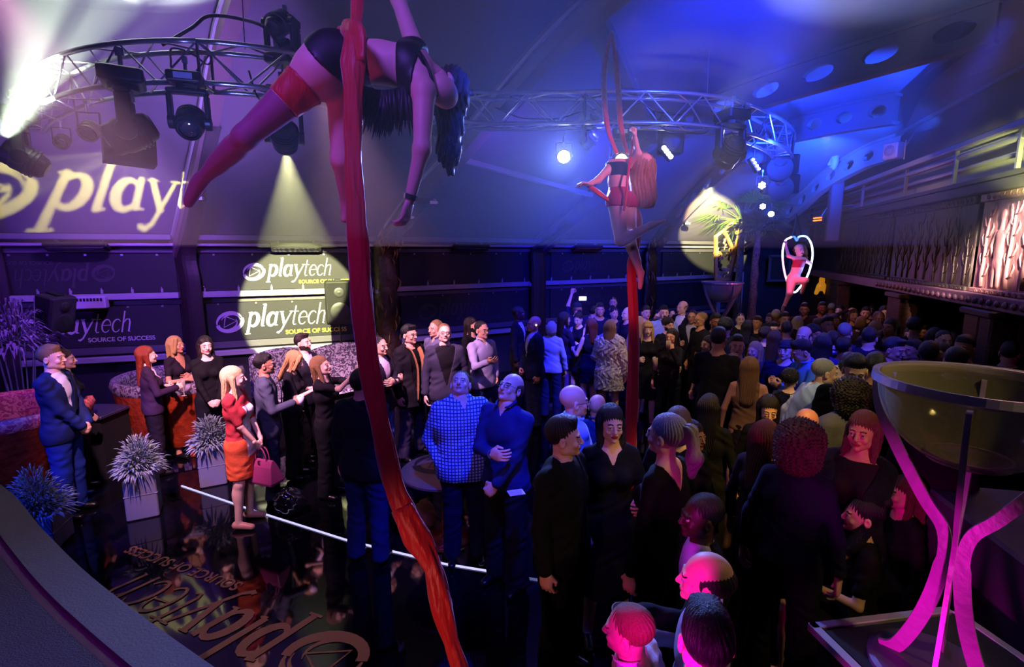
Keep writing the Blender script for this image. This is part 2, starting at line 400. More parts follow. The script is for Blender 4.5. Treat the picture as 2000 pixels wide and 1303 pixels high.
# ------------------------------------------------------------------ people
SKIN = {'fair': 'd9a58c', 'pale': 'e6bca6', 'tan': 'b98265', 'brown': '7a4a33', 'dark': '3c2118'}
HAIRC = {'black': '0d0a0c', 'dark': '1c1210', 'brown': '3d261a', 'auburn': '56241a', 'red': '7a2a18', 'blond': 'b08a56', 'light': 'd8bb85',
         'grey': '8c8782', 'sandy': '7d5c38'}
def mskin(k): return M('skin_'+k, SKIN[k], .5, spec=.4)
def mhair(k): return M('hair_'+k, HAIRC[k], .45, bump=.5, scale=60, stretch=(6, 6, .6), var=.3)
def mcloth(c): return M('cloth_'+c, c, .85, bump=.15, scale=60, spec=.2)
def hand_mesh(pose, vox):
    """right hand, wrist at origin, fingers towards +Y, palm facing -Z, thumb on -X"""
    P = [('s', (0, -.03, 0), (0, .01, 0), .024, .024, .01, (1, 1, .75)),
         ('e', (0, .05, 0), (.042, .052, .019), .014), ('s', (-.022, .075, 0), (.026, .072, 0), .015, .014, .01)]
    curl = {'flat': (.1, .2), 'relax': (.5, .8), 'grip': (1.2, 1.5), 'fist': (1.6, 1.7), 'point': (1.2, 1.4)}[pose]
    for i, (x, L) in enumerate(((-.031, .072), (-.010, .080), (.011, .074), (.030, .058))):
        c1, c2 = curl
        if pose == 'point' and i == 0: c1, c2 = .1, .15
        sp = (i-1.5)*.05
        a = Vector((x, .085, 0)); d1 = Vector((math.sin(sp), math.cos(c1), -math.sin(c1))); b = a+d1*L*.5
        d2 = Vector((math.sin(sp)*.5, math.cos(c1+c2*.7), -math.sin(c1+c2*.7))); c = b+d2*L*.32
        d3 = Vector((0, math.cos(c1+c2*1.25), -math.sin(c1+c2*1.25))); e = c+d3*L*.2
        for u, v, r0, r1 in ((a, b, .0092, .0084), (b, c, .0084, .0076), (c, e, .0076, .0068)):
            P.append(('s', tuple(u), tuple(v), r0, r1, .003))
    ta = Vector((-.03, .022, -.004)); tb = ta+Vector((-.024, .03, -.012 if pose in ('flat', 'relax') else -.026)); tc = tb+Vector((-.004 if pose == 'flat' else .012, .03, -.016))
    P += [('s', tuple(ta), tuple(tb), .014, .0105, .01), ('s', tuple(tb), tuple(tc), .0105, .008, .004)]
    return sdf(P, vox)
_hands = {}
def hand_at(pose, vox, wrist, d, palm, s, mirror):
    key = (pose, vox)
    if key not in _hands: _hands[key] = hand_mesh(pose, vox)
    V, Q = _hands[key]; V = V.copy()*s
    if mirror: V[:, 0] *= -1; Q = Q[:, ::-1]
    d = Vector(d).normalized(); z = -Vector(palm); z = z-d*z.dot(d)
    if z.length < 1e-3: z = Vector((0, 0, 1))-d*d.z
    z.normalize(); x = d.cross(z)
    R = np.array([[x[i], d[i], z[i]] for i in range(3)])
    return V@R.T+np.array(wrist), Q
def head_prims(sex, wide=1.0, jaw=1.0, nose=1.0):
    f = sex == 'f'; w = wide*(.95 if f else 1)
    P = [('e', (0, -.018, .150), (.074*w, .094, .084), .01), ('e', (0, .020, .095), (.060*w, .072, .088), .03),
         ('e', (0, .042, .040), (.040*w*jaw, .042, .036), .03), ('s', (-.038*w*jaw, .0, .045), (.038*w*jaw, .0, .045), .028, .028, .03),
         ('e', (.036*w, .068, .080), (.020, .018, .020), .015), ('e', (-.036*w, .068, .080), (.020, .018, .020), .015),
         ('s', (-.036, .082, .132), (.036, .082, .132), .011 if not f else .008, .011 if not f else .008, .012),
         ('-e', (.031, .101, .112), (.018, .014, .012), .008), ('-e', (-.031, .101, .112), (.018, .014, .012), .008),
         ('s', (0, .092, .118), (0, .109*nose, .084), .0075, .0115, .008), ('e', (.011, .098, .081), (.007, .008, .006), .004), ('e', (-.011, .098, .081), (.007, .008, .006), .004),
         ('e', (0, .088, .057), (.023, .014, .0075), .005), ('e', (0, .086, .047), (.020, .013, .0085), .005), ('-s', (-.022, .104, .053), (.022, .104, .053), .0022, .0022, .003),
         ('e', (0, .080, .022), (.019*jaw, .018, .016), .014), ('s', (.022, .092, .1225), (.042, .087, .1215), .0045, .004, .003), ('s', (-.022, .092, .1225), (-.042, .087, .1215), .0045, .004, .003), ('s', (.024, .092, .1015), (.040, .088, .1025), .0042, .0038, .003), ('s', (-.024, .092, .1015), (-.040, .088, .1025), .0042, .0038, .003),
         ('e', (.077*w, -.008, .098), (.010, .020, .031), .008), ('e', (-.077*w, -.008, .098), (.010, .020, .031), .008),
         ('-e', (.085*w, .0, .100), (.006, .010, .016), .004), ('-e', (-.085*w, .0, .100), (.006, .010, .016), .004)]
    return P
def build_head(p, vox):
    V, Q = sdf(head_prims(p['sex'], p['wide'], p['jaw']), vox, cuts=[lambda X, Y, Z: .005-Z+Y*.0])
    C = V[Q].mean(1); S = np.zeros(len(Q), int)
    lip = (((C[:, 0])/.022)**2+((C[:, 2]-.052)/.0115)**2 < 1) & (C[:, 1] > .085); S[lip] = 1
    brow = (np.abs(np.abs(C[:, 0])-.031) < .019) & (np.abs(C[:, 2]-.136+np.abs(np.abs(C[:, 0])-.028)*.25) < .0045) & (C[:, 1] > .07); S[brow] = 2
    if p.get('beard'):
        b = (C[:, 2] < .062+.0) & (C[:, 1] > -.01) & ~lip | ((C[:, 2] < .08) & (np.abs(C[:, 0]) > .045) & (C[:, 1] > -.02) & (C[:, 1] < .06)); S[b] = 2
    if p.get('mustache'):
        b = (np.abs(C[:, 0]) < .028) & (np.abs(C[:, 2]-.067) < .007) & (C[:, 1] > .088); S[b] = 2
    parts = [(V, Q, S)]
    for sx in (-1, 1):
        v, q = ball((sx*.031, .0822, .112), .0115, 6); parts.append((v, q, 3))
        v, q = ball((sx*.031, .0868, .112), .0076, 5); parts.append((v, q, 4))
    return parts
def hair_mesh(style, p, vox):
    """in head space"""
    w = p['wide']*(.95 if p['sex'] == 'f' else 1)
    front = ('-e', (0, .120, .090), (.062, .078, .084), .012)
    def strands(amp, n=24):
        return lambda X, Y, Z: amp*np.sin(np.arctan2(X, Y+.02)*n+6*np.sin(Z*14))
    def curls(amp):
        return lambda X, Y, Z: amp*(np.sin(X*190+3*np.sin(Z*60))*np.sin(Y*180)*np.sin(Z*170))
    cap = [('e', (0, -.022, .155), (.081*w, .102, .089), .01)]
    cuts = []
    if style in ('short', 'crop', 'quiff'):
        g = {'short': .004, 'crop': -.001, 'quiff': .006}[style]
        P = [('e', (0, -.022, .150), (.0770*w, .0975, .0872), .01)]
        if style != 'crop': P.append(('e', (0, -.008, .186+g), (.060*w, .080, .060), .02))
        if style == 'quiff': P.append(('s', (-.035, .058, .218), (.035, .052, .222), .020, .020, .03))
        if style == 'short': P.append(('s', (-.03, .045, .215), (.03, .045, .215), .014, .014, .03))
        P += [('-e', (0, .122, .085), (.082, .078, .090), .008), ('-e', (.085, .02, .075), (.03, .045, .05), .01), ('-e', (-.085, .02, .075), (.03, .045, .05), .01)]
        d = strands(.0016, 30); cuts = [lambda X, Y, Z: (.062-Z)+.25*Y]
    elif style == 'balding':
        P = [('e', (0, -.030, .125), (.082*w, .098, .075), .01), ('-e', (0, .02, .235), (.062, .11, .065), .01), ('-e', (0, .120, .110), (.078, .085, .11), .008)]
        d = strands(.002, 30); cuts = [lambda X, Y, Z: .070-Z]
    elif style == 'curly':
        P = [('e', (0, -.03, .165), (.098*w, .115, .095), .01), front]; d = curls(.009); cuts = [lambda X, Y, Z: .055-Z]
    elif style == 'bigcurly':
        P = [('e', (0, -.04, .14), (.125*w, .13, .125), .01), ('e', (0, -.06, .04), (.12, .10, .10), .04), front]; d = curls(.014)
    elif style == 'bob':
        P = cap+[('e', (0, -.035, .085), (.098*w, .088, .105), .03), front]; d = strands(.0026, 36)
    elif style in ('long', 'longer', 'side'):
        L = {'long': -.13, 'longer': -.24, 'side': -.16}[style]
        P = cap+[('s', (.0, -.070, .11), (0, -.095, L), .072, .055, .04, (1.3, .62, 1)), ('s', (.068*w, -.01, .12), (.080, .015, L*.75), .026, .020, .02),
                 ('s', (-.068*w, -.01, .12), (-.080, .015, L*.75), .026, .020, .02), front]
        if style == 'side': P += [('s', (.05, .06, .20), (.085, .045, .02), .022, .02, .02)]
        d = strands(.0028, 38)
    elif style == 'fringe':
        P = cap+[('s', (.0, -.070, .11), (0, -.09, -.15), .072, .055, .04, (1.3, .62, 1)), ('s', (.072*w, .0, .12), (.085, .03, -.14), .028, .024, .02),
                 ('s', (-.072*w, .0, .12), (-.085, .03, -.14), .028, .024, .02), ('s', (-.04, .078, .165), (.04, .078, .165), .024, .024, .02), ('-e', (0, .125, .078), (.052, .06, .058), .008)]
        d = strands(.0026, 36)
    elif style == 'ponytail':
        P = [('e', (0, -.022, .150), (.080*w, .100, .090), .01), ('e', (0, -.125, .175), (.028, .025, .028), .012), ('s', (0, -.14, .17), (.0, -.165, .03), .034, .030, .02), ('s', (0, -.165, .03), (.01, -.15, -.07), .045, .018, .02),
             ('-e', (0, .118, .085), (.066, .075, .080), .012), ('-e', (.085, .03, .075), (.03, .05, .055), .01), ('-e', (-.085, .03, .075), (.03, .05, .055), .01)]
        d = strands(.003, 34)
    elif style == 'bun':
        P = [('e', (0, -.022, .150), (.080*w, .100, .090), .01), ('e', (0, -.10, .22), (.045, .045, .04), .012), ('-e', (0, .118, .085), (.066, .075, .080), .012)]; d = strands(.003, 34)
    elif style == 'cap':
        P = [('e', (0, -.018, .158), (.084*w, .104, .086), .006), ('s', (-.045, .09, .165), (.045, .09, .165), .012, .012, .01), ('s', (-.035, .14, .155), (.035, .14, .155), .007, .007, .02)]
        d = None; cuts = [lambda X, Y, Z: .145-Z]
    else: return None
    return sdf(P, vox, d, cuts)
ARMS = {  # elbow, wrist, hand direction, palm, hand pose (for the right arm, x > 0; the left is mirrored)
 'down': ((.245, -.03, 1.13), (.255, .03, .885), (0, .1, -1), (-1, 0, 0), 'relax'),
 'pocket': ((.31, -.07, 1.14), (.205, .05, .945), (-.1, .2, -1), (-1, 0, 0), 'fist'),
 'clasp': ((.255, .0, 1.13), (.055, .20, .93), (-.6, .25, -.6), (-.3, -1, 0), 'grip'),
 'fold': ((.235, .07, 1.15), (-.04, .225, 1.19), (-1, .05, .1), (0, -1, 0), 'relax'),
 'hold': ((.245, .02, 1.14), (.13, .27, 1.17), (-.25, .9, .2), (-1, 0, -.1), 'grip'),
 'drink': ((.245, .16, 1.22), (.085, .20, 1.46), (-.5, .2, .8), (-.5, -1, 0), 'grip'),
 'phone': ((.24, .08, 1.17), (.075, .30, 1.25), (-.3, .6, .5), (-.6, -.6, .5), 'grip'),
 'phoneup': ((.22, .26, 1.33), (.07, .42, 1.56), (-.1, .5, .8), (-.7, .3, -.3), 'grip'),
 'raised': ((.26, .12, 1.66), (.14, .22, 1.90), (-.2, .2, 1), (-.5, 1, 0), 'grip'),
 'out': ((.26, .10, 1.17), (.22, .36, 1.27), (0, 1, .25), (-.6, 0, .6), 'relax'),
 'lean': ((.28, .22, 1.22), (.30, .52, 1.10), (0, 1, -.35), (0, -.2, -1), 'grip'),
 'hip': ((.34, -.10, 1.16), (.19, .05, 1.03), (-.6, .2, -.7), (-1, 0, 0), 'relax'),
 'head': ((.30, .05, 1.60), (.10, .02, 1.72), (-.8, -.2, .4), (-.3, 0, -1), 'relax')}
root_m = {}; placed = []
def person(px=None, py=None, h=1.75, face=0, label='', group=None, sex='m', skin='fair', hair='short', hc='dark', top='suit', c1='0b0b12', c2='d8d8e0',
           tie=None, bottom='trousers', c3='0b0b10', arms=('down', 'down'), hp=0, hy=0, lean=0, sit=False, sleeve=1.0, glasses=None, beard=False, mustache=False,
           wide=1.0, jaw=1.0, girth=1.0, neckline=0, watch=False, pos=None, hem=None, paint=None, lod=None, legs_bare=False, shoes='0a0a0c', stance=0, roll=0, fullskin=False):
    rng = random.Random(label)
    if pos is None:
        best = None
        for dh in (0, .02, -.02, .04, -.04, .06, -.06, .08, -.08, .10, -.10, .12, -.12, .14, -.14, .17, -.17):
            if abs(dh) > .001 and (sit or not 1.54 < h+dh < 1.95): continue
            q = Ph(px, py, h+dh-.01)
            if q.y > 13.6 or q.y > 15.2-(0 if q.x > 3 else (3-q.x)*.6): q = None
            if q is None: continue
            gap = min([math.hypot(q.x-o[0], q.y-o[1]) for o in placed] or [9])
            gap -= abs(dh)*.6
            if best is None or gap > best[0]+.01: best = (gap, q, h+dh)
            if gap > .50-abs(dh)*.6: best = (gap, q, h+dh); break
        if best is None: q = Py(px, py, 13.4); best = (0, q, q.z+.01)
        _, q, h = best; pos = (q.x, q.y, 0)
    placed.append(pos)
    D = math.hypot(pos[0], pos[1]); s = h/1.75
    if sit: s = h/1.30*.985 if False else 1.0
    if lod is None: lod = 0 if D < 4.3 else 1 if D < 7 else 2 if D < 10 else 3
    bv, hv, nv = ((.0095, .0034, .0036), (.012, .005, .0045), (.016, .0072, .006), (.021, .0095, .008))[lod]
    f = sex == 'f'; g = girth*(.9 if f else 1.0)
    shx = .150 if f else .178; hipx = .088
    hz = .93
    def up(p):                                # upper body lean about the hips (forward positive)
        x, y, z = p
        if z < hz: return p
        a = -math.radians(lean); dy, dz = y, z-hz
        r = math.radians(roll); y2 = dy*math.cos(a)-dz*math.sin(a); z2 = dy*math.sin(a)+dz*math.cos(a)
        return (x*math.cos(r)+z2*math.sin(r), y2, hz+z2*math.cos(r)-x*math.sin(r))
    U = lambda *pts: [up(p) for p in pts]
    SIT = .46 if sit else 0
    def dn(p):                                # seated: everything drops so that the seat is at chair height
        return (p[0], p[1], p[2]-SIT)
    def torso(e=0, lower=True):
        P = []
        def s_(a, b, ra, rb, k, fl=(1, .78, 1)): a, b = U(a, b); P.append(('s', dn(a), dn(b), ra+e, rb+e, k, fl))
        s_((-.07*g, 0, hz), (.07*g, 0, hz), .108*g, .108*g, .04, (1, .92, 1))
        s_((-.045, .0, 1.09), (.045, 0, 1.09), (.088 if f else .105)*g, (.088 if f else .105)*g, .06)
        s_((0, 0, .95), (0, -.01, 1.36), .125*g, .115*g, .05, (1.12, .8, 1))
        s_((-.075*g, -.005, 1.28), (.075*g, -.005, 1.28), .103*g, .103*g, .05, (1, .88, 1))
        s_((-shx+.03, -.015, 1.40), (shx-.03, -.015, 1.40), .045, .045, .04); s_((-.05, -.02, 1.43), (.05, -.02, 1.43), .045, .045, .05)
        if f:
            for sx in (-1, 1):
                c = up((sx*.070, .075, 1.265)); P.append(('e', dn(c), (.055+e, .052+e, .055+e), .03))
        return P
    AR = []
    for i, sx in enumerate((1, -1)):
        a = arms[i]; a = ARMS[a] if isinstance(a, str) else a
        m = lambda v: (v[0]*sx, v[1], v[2])
        sh = up((shx*sx, -.01, 1.405)); el = m(a[0]); wr = m(a[1])
        if lean or roll: el, wr = up(el), up(wr)
        # keep limb lengths human
        S, W = Vector(sh), Vector(wr); Lu, Lf = .285, .245
        dv = W-S; dd = min(dv.length, Lu+Lf-.005); W = S+dv.normalized()*dd
        e0 = Vector(el)-S; ax = dv.normalized(); t = (Lu*Lu-Lf*Lf+dd*dd)/(2*dd); hh = math.sqrt(max(0, Lu*Lu-t*t))
        pe = e0-ax*e0.dot(ax); pe = pe.normalized() if pe.length > 1e-4 else Vector((sx, 0, 0))
        E_ = S+ax*t+pe*hh
        AR.append((dn(tuple(S)), dn(tuple(E_)), dn(tuple(W)), m(a[2]), m(a[3]), a[4], sx < 0))
    def arm(e=0, frac=1.0, wr=0, k=.03):
        P = []
        th = .85 if f else 1.0
        for S, E_, W, *_ in AR:
            S, E_, W = Vector(S), Vector(E_), Vector(W)
            L1 = .54; a = min(1, frac/L1); P.append(('s', tuple(S), tuple(S.lerp(E_, a)), .050*th*g+e, (.050-.012*a)*th+e, k))
            if frac > L1:
                b = min(1, (frac-L1)/(1-L1)); P.append(('s', tuple(E_), tuple(E_.lerp(W, b)), .038*th+e, (.038-.013*b)*th+e+wr, .015))
        return P
    st = .02+stance
    if sit: kn = [(sx*.12, .40, .50) for sx in (1, -1)]; an = [(sx*.12, .38, .09) for sx in (1, -1)]; hp_ = [(sx*.09, .03, .49) for sx in (1, -1)]
    else: kn = [(sx*(.095+st/2), .012, .50) for sx in (1, -1)]; an = [(sx*(.10+st), -.02, .09) for sx in (1, -1)]; hp_ = [(sx*hipx, 0, .90) for sx in (1, -1)]
    def legs(e=0, straight=False, k=.03, frac=1.0):
        P = []
        for H_, K, A in zip(hp_, kn, an):
            P.append(('s', H_, K, .088*g+e, .056+e, k))
            if straight: P.append(('s', K, (A[0], A[1], .06), .060+e, .068+e*.5, .02))
            else:
                P.append(('s', K, A, .052+e, .036+e, .02)); c = Vector(K).lerp(Vector(A), .3); P.append(('e', (c.x, c.y-.022, c.z), (.046+e, .05+e, .11), .03))
        return P
    def feet(): 
        return [('s', (a[0], a[1]-.02, .045), (a[0]*1.08, a[1]+.13, .03), .036, .026, .03) for a in an]
    cz = 1.505
    hc_ = Vector(dn(up((0, -.012, cz))))
    HR = Matrix.Rotation(math.radians(hy), 3, 'Z') @ Matrix.Rotation(math.radians(hp-lean*.3), 3, 'X')
    HRn = np.array(HR)
    HS = 1.01
    def tohead(V): return (V*HS-np.array((0, 0, 0)))@HRn.T+np.array(hc_)+np.array((0, .012, 0))
    # hidden skin under the clothes still belongs to one continuous body
    n0, n1 = up((0, -.015, 1.40)), tuple(Vector(up((0, -.005, 1.50))))
    hb = tohead(np.array([[0, -.012, .055]]))[0]
    P = torso()+arm()+legs()+feet()+[('s', dn(n0), dn(n1), .056 if not f else .046, .052 if not f else .043, .04), ('s', dn(n1), tuple(hb), .052 if not f else .043, .055 if not f else .047, .02)]
    V, Q = sdf(P, bv)
    parts = [(V, Q, 0)]
    for hm in build_head({'sex': sex, 'wide': wide, 'jaw': jaw*(1.0 if not f else .88), 'beard': beard, 'mustache': mustache}, hv):
        parts.append((tohead(hm[0]), hm[1], hm[2]))
    for S, E_, W, d, pm, pose, mir in AR:
        v, q = hand_at(pose, nv, W, d, pm, .95 if f else 1.04, mir); parts.append((v, q, 0))
    root = thing('person', label, 'person', pos, 0, group)
    c = Vector((-pos[0], -pos[1])); root.rotation_euler = (0, 0, math.atan2(c.y, c.x)+math.radians(face)-PI/2)
    root.scale = (s, s, s)
    mk = mskin(skin); lipm = M('lips_'+('f' if f else 'm')+skin, '9c2f3a' if f and skin != 'dark' else ('a06055' if skin != 'dark' else '4a2622'), .4)
    link('body', np_mesh('body', parts, [mk, lipm, mhair(hc if hc != 'light' else 'sandy'), M('eye_white', 'a8a29c', .3), M('iris', '17110e', .15)]), root)
    wr = lambda amp: (lambda X, Y, Z: amp*np.sin(X*23+Z*41+3*np.sin(Z*17+X*9))*np.sin(Y*29+Z*13+1.3))
    def cloth(name, P, col, disp=None, cuts=(), pr=None, mats=None, lab=None, vx=bv):
        V, Q = sdf(P, vx, disp or wr(.0045), cuts)
        sl = 0
        if pr: sl = pr(V[Q].mean(1))
        o = link(name, np_mesh(name, [(V, Q, sl)], mats or [mcloth(col)]), root)
        if lab: o['label'] = lab
        return o
    ca, sa = math.cos(math.radians(lean)), math.sin(math.radians(lean))
    def zlow(z): return lambda X, Y, Z: (z-SIT*(1 if not sit else 1))-Z
    def hole(wd, z0, z1, y0=0.0, sl=.6):       # neck opening (V) on the front
        return lambda X, Y, Z: -np.maximum.reduce(np.broadcast_arrays(np.abs(X)-wd-np.maximum(0, Z+SIT-z0)*sl, z0-(Z+SIT), y0-Y+0*Z))
    neckcut = lambda r, zc: (lambda X, Y, Z: r-np.sqrt((X-dn(n1)[0])**2+(Y-dn(n1)[1]-.01)**2+((Z-(zc-SIT))*.9)**2))
    sleeve_part = lambda e, fr, wr_=0: arm(e, fr, wr_)
    hm = hem
    if bottom in ('trousers', 'jeans'):
        cloth('trousers', [q for q in torso(.012)[:1]]+legs(.020, True), c3, cuts=[lambda X, Y, Z: .055-Z, (lambda X, Y, Z: Z-(1.02-SIT))])
    if top == 'suit' or top == 'blazer':
        cloth('shirt', torso(.008)+[('s', dn(n0), tuple(Vector(dn(n1))-Vector((0, 0, .02))), .062 if not f else .052, .058 if not f else .05, .02)], c2, cuts=[zlow(.95), lambda X, Y, Z: Z-(1.525-SIT)-.0*X+Y*.25 if not f else Z-(1.44-SIT)])
        cuts = [zlow(hm or .80), neckcut(.078, 1.53)]
        V1 = 1.12 if top == 'suit' else 1.0
        if lod < 3: cuts.append(hole(.004, V1, 1.6, .02, .27))
        else: cuts.append(hole(.004, V1, 1.6, .02, .27))
        cloth('jacket', torso(.018)+sleeve_part(.013, .97, .010)+[('s', dn((-.07, 0, .86)), dn((.07, 0, .86)), .125*g+.015, .125*g+.015, .04, (1, .9, 1))], c1, cuts=cuts)
        if tie:
            m = MB(); a, b, c = [Vector(dn(up(q))) for q in ((0, .128, 1.455), (0, .155, 1.30), (0, .145, 1.10))]
            zz = (c-a).normalized(); m.tube([a+Vector((0, -.03, .02)), a, a.lerp(b, .15), b, c], [.016, .018, .012, .024, .030], 6, flat=.3, up=(0, 1, 0)); m.obj('tie', mcloth(tie), root)
    elif top in ('shirt', 'plaid', 'tee', 'top', 'sweater', 'coat', 'fur', 'tank', 'dress', 'vback'):
        e = {'shirt': .016, 'plaid': .017, 'tee': .012, 'top': .010, 'sweater': .02, 'coat': .034, 'fur': .055, 'tank': .009, 'dress': .011, 'vback': .012}[top]
        fr = {'tee': .42, 'tank': 0, 'coat': .97, 'fur': .9}.get(top, .95*sleeve)
        if top in ('dress', 'top', 'vback', 'tee') and sleeve < 1: fr = .95*sleeve
        hmz = hm or {'shirt': .86, 'plaid': .80, 'tee': .88, 'top': .92, 'sweater': .88, 'coat': .55, 'fur': .62, 'tank': .92, 'dress': .56, 'vback': .90}[top]
        P = torso(e)
        if fr > .05: P += sleeve_part(e*.75, fr, .007 if top != 'fur' else .01)
        if top in ('shirt', 'plaid', 'sweater'):
            P += [('s', dn(n0), tuple(Vector(dn(n1))-Vector((0, 0, .03))), .068 if not f else .056, .062 if not f else .054, .015)]
            P += [('s', dn((-.07, 0, .86)), dn((.07, 0, .86)), .12*g+e, .12*g+e, .04, (1, .9, 1))]
            nc = Vector(dn(n1)); rc = .064 if f else .074
            if top != 'sweater': P += [('s', (nc.x+rc*math.sin(t), nc.y+.006+rc*math.cos(t), nc.z+.012-.02*math.cos(t)), (nc.x+rc*math.sin(t+.5), nc.y+.006+rc*math.cos(t+.5), nc.z+.012-.02*math.cos(t+.5)), .010, .010, .004) for t in [.35+.51*i for i in range(11)]]
        if top in ('dress', 'coat', 'fur'):
            zz = max(hmz-.02, .3)
            if sit: P += [('s', (0, .02, .50), (0, .30, .50), .15, .15, .05, (1.3, 1, .7))]
            else: P += [('s', (-.05, 0, .88), (-.05, .005, zz), .125*g+e, .115+e+(.02 if top != 'dress' else 0), .05), ('s', (.05, 0, .88), (.05, .005, zz), .125*g+e, .115+e+(.02 if top != 'dress' else 0), .05)]
        cuts = [] if sit and top == 'dress' else [zlow(hmz)]
        cuts.append(neckcut(.058 if not f else .062, 1.515) if top in ('shirt', 'plaid', 'sweater') else neckcut(.085, 1.50))
        if neckline: cuts.append(hole(.006, neckline, 1.6, .02, .42))
        elif top in ('shirt', 'plaid'): cuts.append(hole(.002, 1.42, 1.6, .03, .45))
        if top == 'vback': cuts.append(lambda X, Y, Z: -np.maximum.reduce(np.broadcast_arrays(np.abs(X)-.005-np.maximum(0, Z+SIT-1.33)*.6, 1.33-(Z+SIT), Y+.0+0*Z)))
        if top == 'coat': cuts.append(hole(.03, .55, 1.6, .03, .10))
        if top == 'tank': cuts.append(lambda X, Y, Z: (np.abs(X)-.115)+0*Y-np.maximum(0, 1.30-(Z+SIT))*9)
        ds = None
        if top == 'fur': ds = lambda X, Y, Z: .018*np.sin(X*70+4*np.sin(Z*22))*np.sin(Y*66+Z*25)*np.cos(Z*48+X*9)
        mats = [mat_plaid('plaid', '8fb4f0', '1d2c74')] if top == 'plaid' else None
        if top == 'fur': mats = [M('fur_'+c1, c1, .9, bump=1, scale=45, stretch=(1, 1, .3), var=.45)]
        nm = {'plaid': 'shirt', 'tank': 'top', 'fur': 'fur_coat', 'vback': 'top', 'tee': 't_shirt'}.get(top, top)
        if top in ('coat',): cloth('t_shirt', torso(.008), c2, cuts=[zlow(.9), neckcut(.08, 1.50)])
        cloth(nm, P, c1, ds, cuts, pr=paint[0] if paint else None, mats=paint[1] if paint else mats)
    if bottom == 'skirt':
        cloth('skirt', [('s', (-.05, 0, .95), (-.05, .005, .62), .118*g, .115, .05), ('s', (.05, 0, .95), (.05, .005, .62), .118*g, .115, .05)], c3, cuts=[lambda X, Y, Z: .60-Z, lambda X, Y, Z: Z-1.0])
    if hair != 'bald':
        r = hair_mesh(hair, {'sex': sex, 'wide': wide}, hv*1.15)
        if r: 
            o = link('cap' if hair == 'cap' else 'hair', np_mesh('hair', [(tohead(r[0]), r[1], 0)], [mhair(hc) if hair != 'cap' else mcloth('2a2a38')]), root)
    if lod < 3 or legs_bare:
        for a in an:
            v, q = sdf([('s', (a[0], a[1]-.03, .048), (a[0]*1.08, a[1]+.135, .034), .043, .033, .02)], max(bv*.8, .01), cuts=[lambda X, Y, Z: .004-Z, lambda X, Y, Z: Z-.085+Y*.2])
            link('shoe', np_mesh('shoe', [(v, q, 0)], [M('shoe_'+shoes, shoes, .3)]), root)
    if glasses:
        m = MB()
        for sx in (-1, 1):
            ring = [Vector((sx*.033+.021*math.cos(t*PI/6), .106, .112+.016*math.sin(t*PI/6))) for t in range(13)]
            m.tube(ring, .0018, 5, False); m.tube([Vector((sx*.054, .104, .116)), Vector((sx*.078, .06, .116)), Vector((sx*.082, -.01, .112))], .0017, 5)
        m.tube([Vector((-.012, .107, .116)), Vector((0, .112, .118)), Vector((.012, .107, .116))], .0017, 5)
        m.v = [tuple(x) for x in tohead(np.array(m.v))]; m.obj('eyeglasses', M('frames', glasses if isinstance(glasses, str) else '15151a', .3), root)
    if watch:
        S, E_, W, *_ = AR[0]; W, E_ = Vector(W), Vector(E_); d = (W-E_).normalized()
        m = MB(); m.tube([W-d*.012, W+d*.012], [.034, .034], 14); m.obj('watch', M('watch', 'c8ccd8', .2, .9), root)
    root['_ar'] = [list(AR[0][2]), list(AR[1][2])]
    M4 = Matrix.Translation(root.location) @ root.rotation_euler.to_matrix().to_4x4() @ Matrix.Scale(s, 4)
    root_m[root.name] = (M4, [(M4 @ (Vector(a[2])+Vector(a[3]).normalized()*.085)) for a in AR], root)
    del root['_ar']
    return root
def grip(p, i=0): return root_m[p.name][1][i]     # where a hand (0 right, 1 left) holds something
# ------------------------------------------------------------------ the hall
m_floor = M('floor_gloss', '07070c', .05, spec=.55, bump=.02, scale=3)
MB_ = MB; m = MB(); m.box((0, 6.5, -.05), (29, 21, .1)); struct(m.obj('floor', m_floor))
m_wall = M('wall_dark', '1b1a2a', .8, bump=.1, scale=8); m_white = M('white_beam', '9c9aa6', .5, bump=.05)
m_canvas = M('canvas', '6b6474', .9, bump=.12, scale=1.2, spec=.2); m_rosew = M('wood_red', '4a2430', .55, bump=.2, scale=5)
m_black = M('black_gear', '0c0c10', .42, bump=.05); m_blackm = M('black_matte', '08080c', .7); m_alu = M('aluminium', 'c4c4d0', .28, .9)
m_chrome = M('chrome', 'd8d8e0', .12, 1); m_steel = M('brushed_steel', '9a96a2', .35, .8)
WB = [Vector(p) for p in ((-12.6, 3.6, 0), (-10.7, 6.6, 0), (-8.3, 8.1, 0), (-5.7, 8.9, 0), (-2.6, 10.2, 0), (.6, 12.2, 0), (3.8, 14, 0), (6.9, 16, 0))]
ctr = Vector((1, 6, 0))
def inward(k):
    d = (WB[k+1]-WB[k]).normalized(); return Vector((d.y, -d.x, 0))
ZT = 2.94
# left wall built bay by bay
m = MB()
for k in range(7):
    a, b = WB[k], WB[k+1]; n = -inward(k)*.15
    m.box((a+b)/2+n*.6+Vector((0, 0, ZT/2)), ((b-a).length+.06, .16, ZT), frame(b-a))
struct(m.obj('wall_left', m_wall))
def RW(y): return Vector((5.7+.327*(y-5.7), y, 0))
RD = Vector((.311, .950, 0)); RN = Vector((-.950, .311, 0))
m = MB(); a, b = RW(-2.2), RW(16.2); m.box((a+b)/2-RN*.12+Vector((0, 0, 3.52)), ((b-a).length, .2, 2.76), frame(b-a))
a2, b2 = RW(-2.2)-RN*2.6, RW(12.6)-RN*2.6; m.box((a2+b2)/2+Vector((0, 0, 1.07)), ((b2-a2).length, .2, 2.14), frame(b-a)); m.box((a2+b2)/2+RN*1.3+Vector((0, 0, 2.19)), ((b2-a2).length, 2.8, .1), frame(b-a))
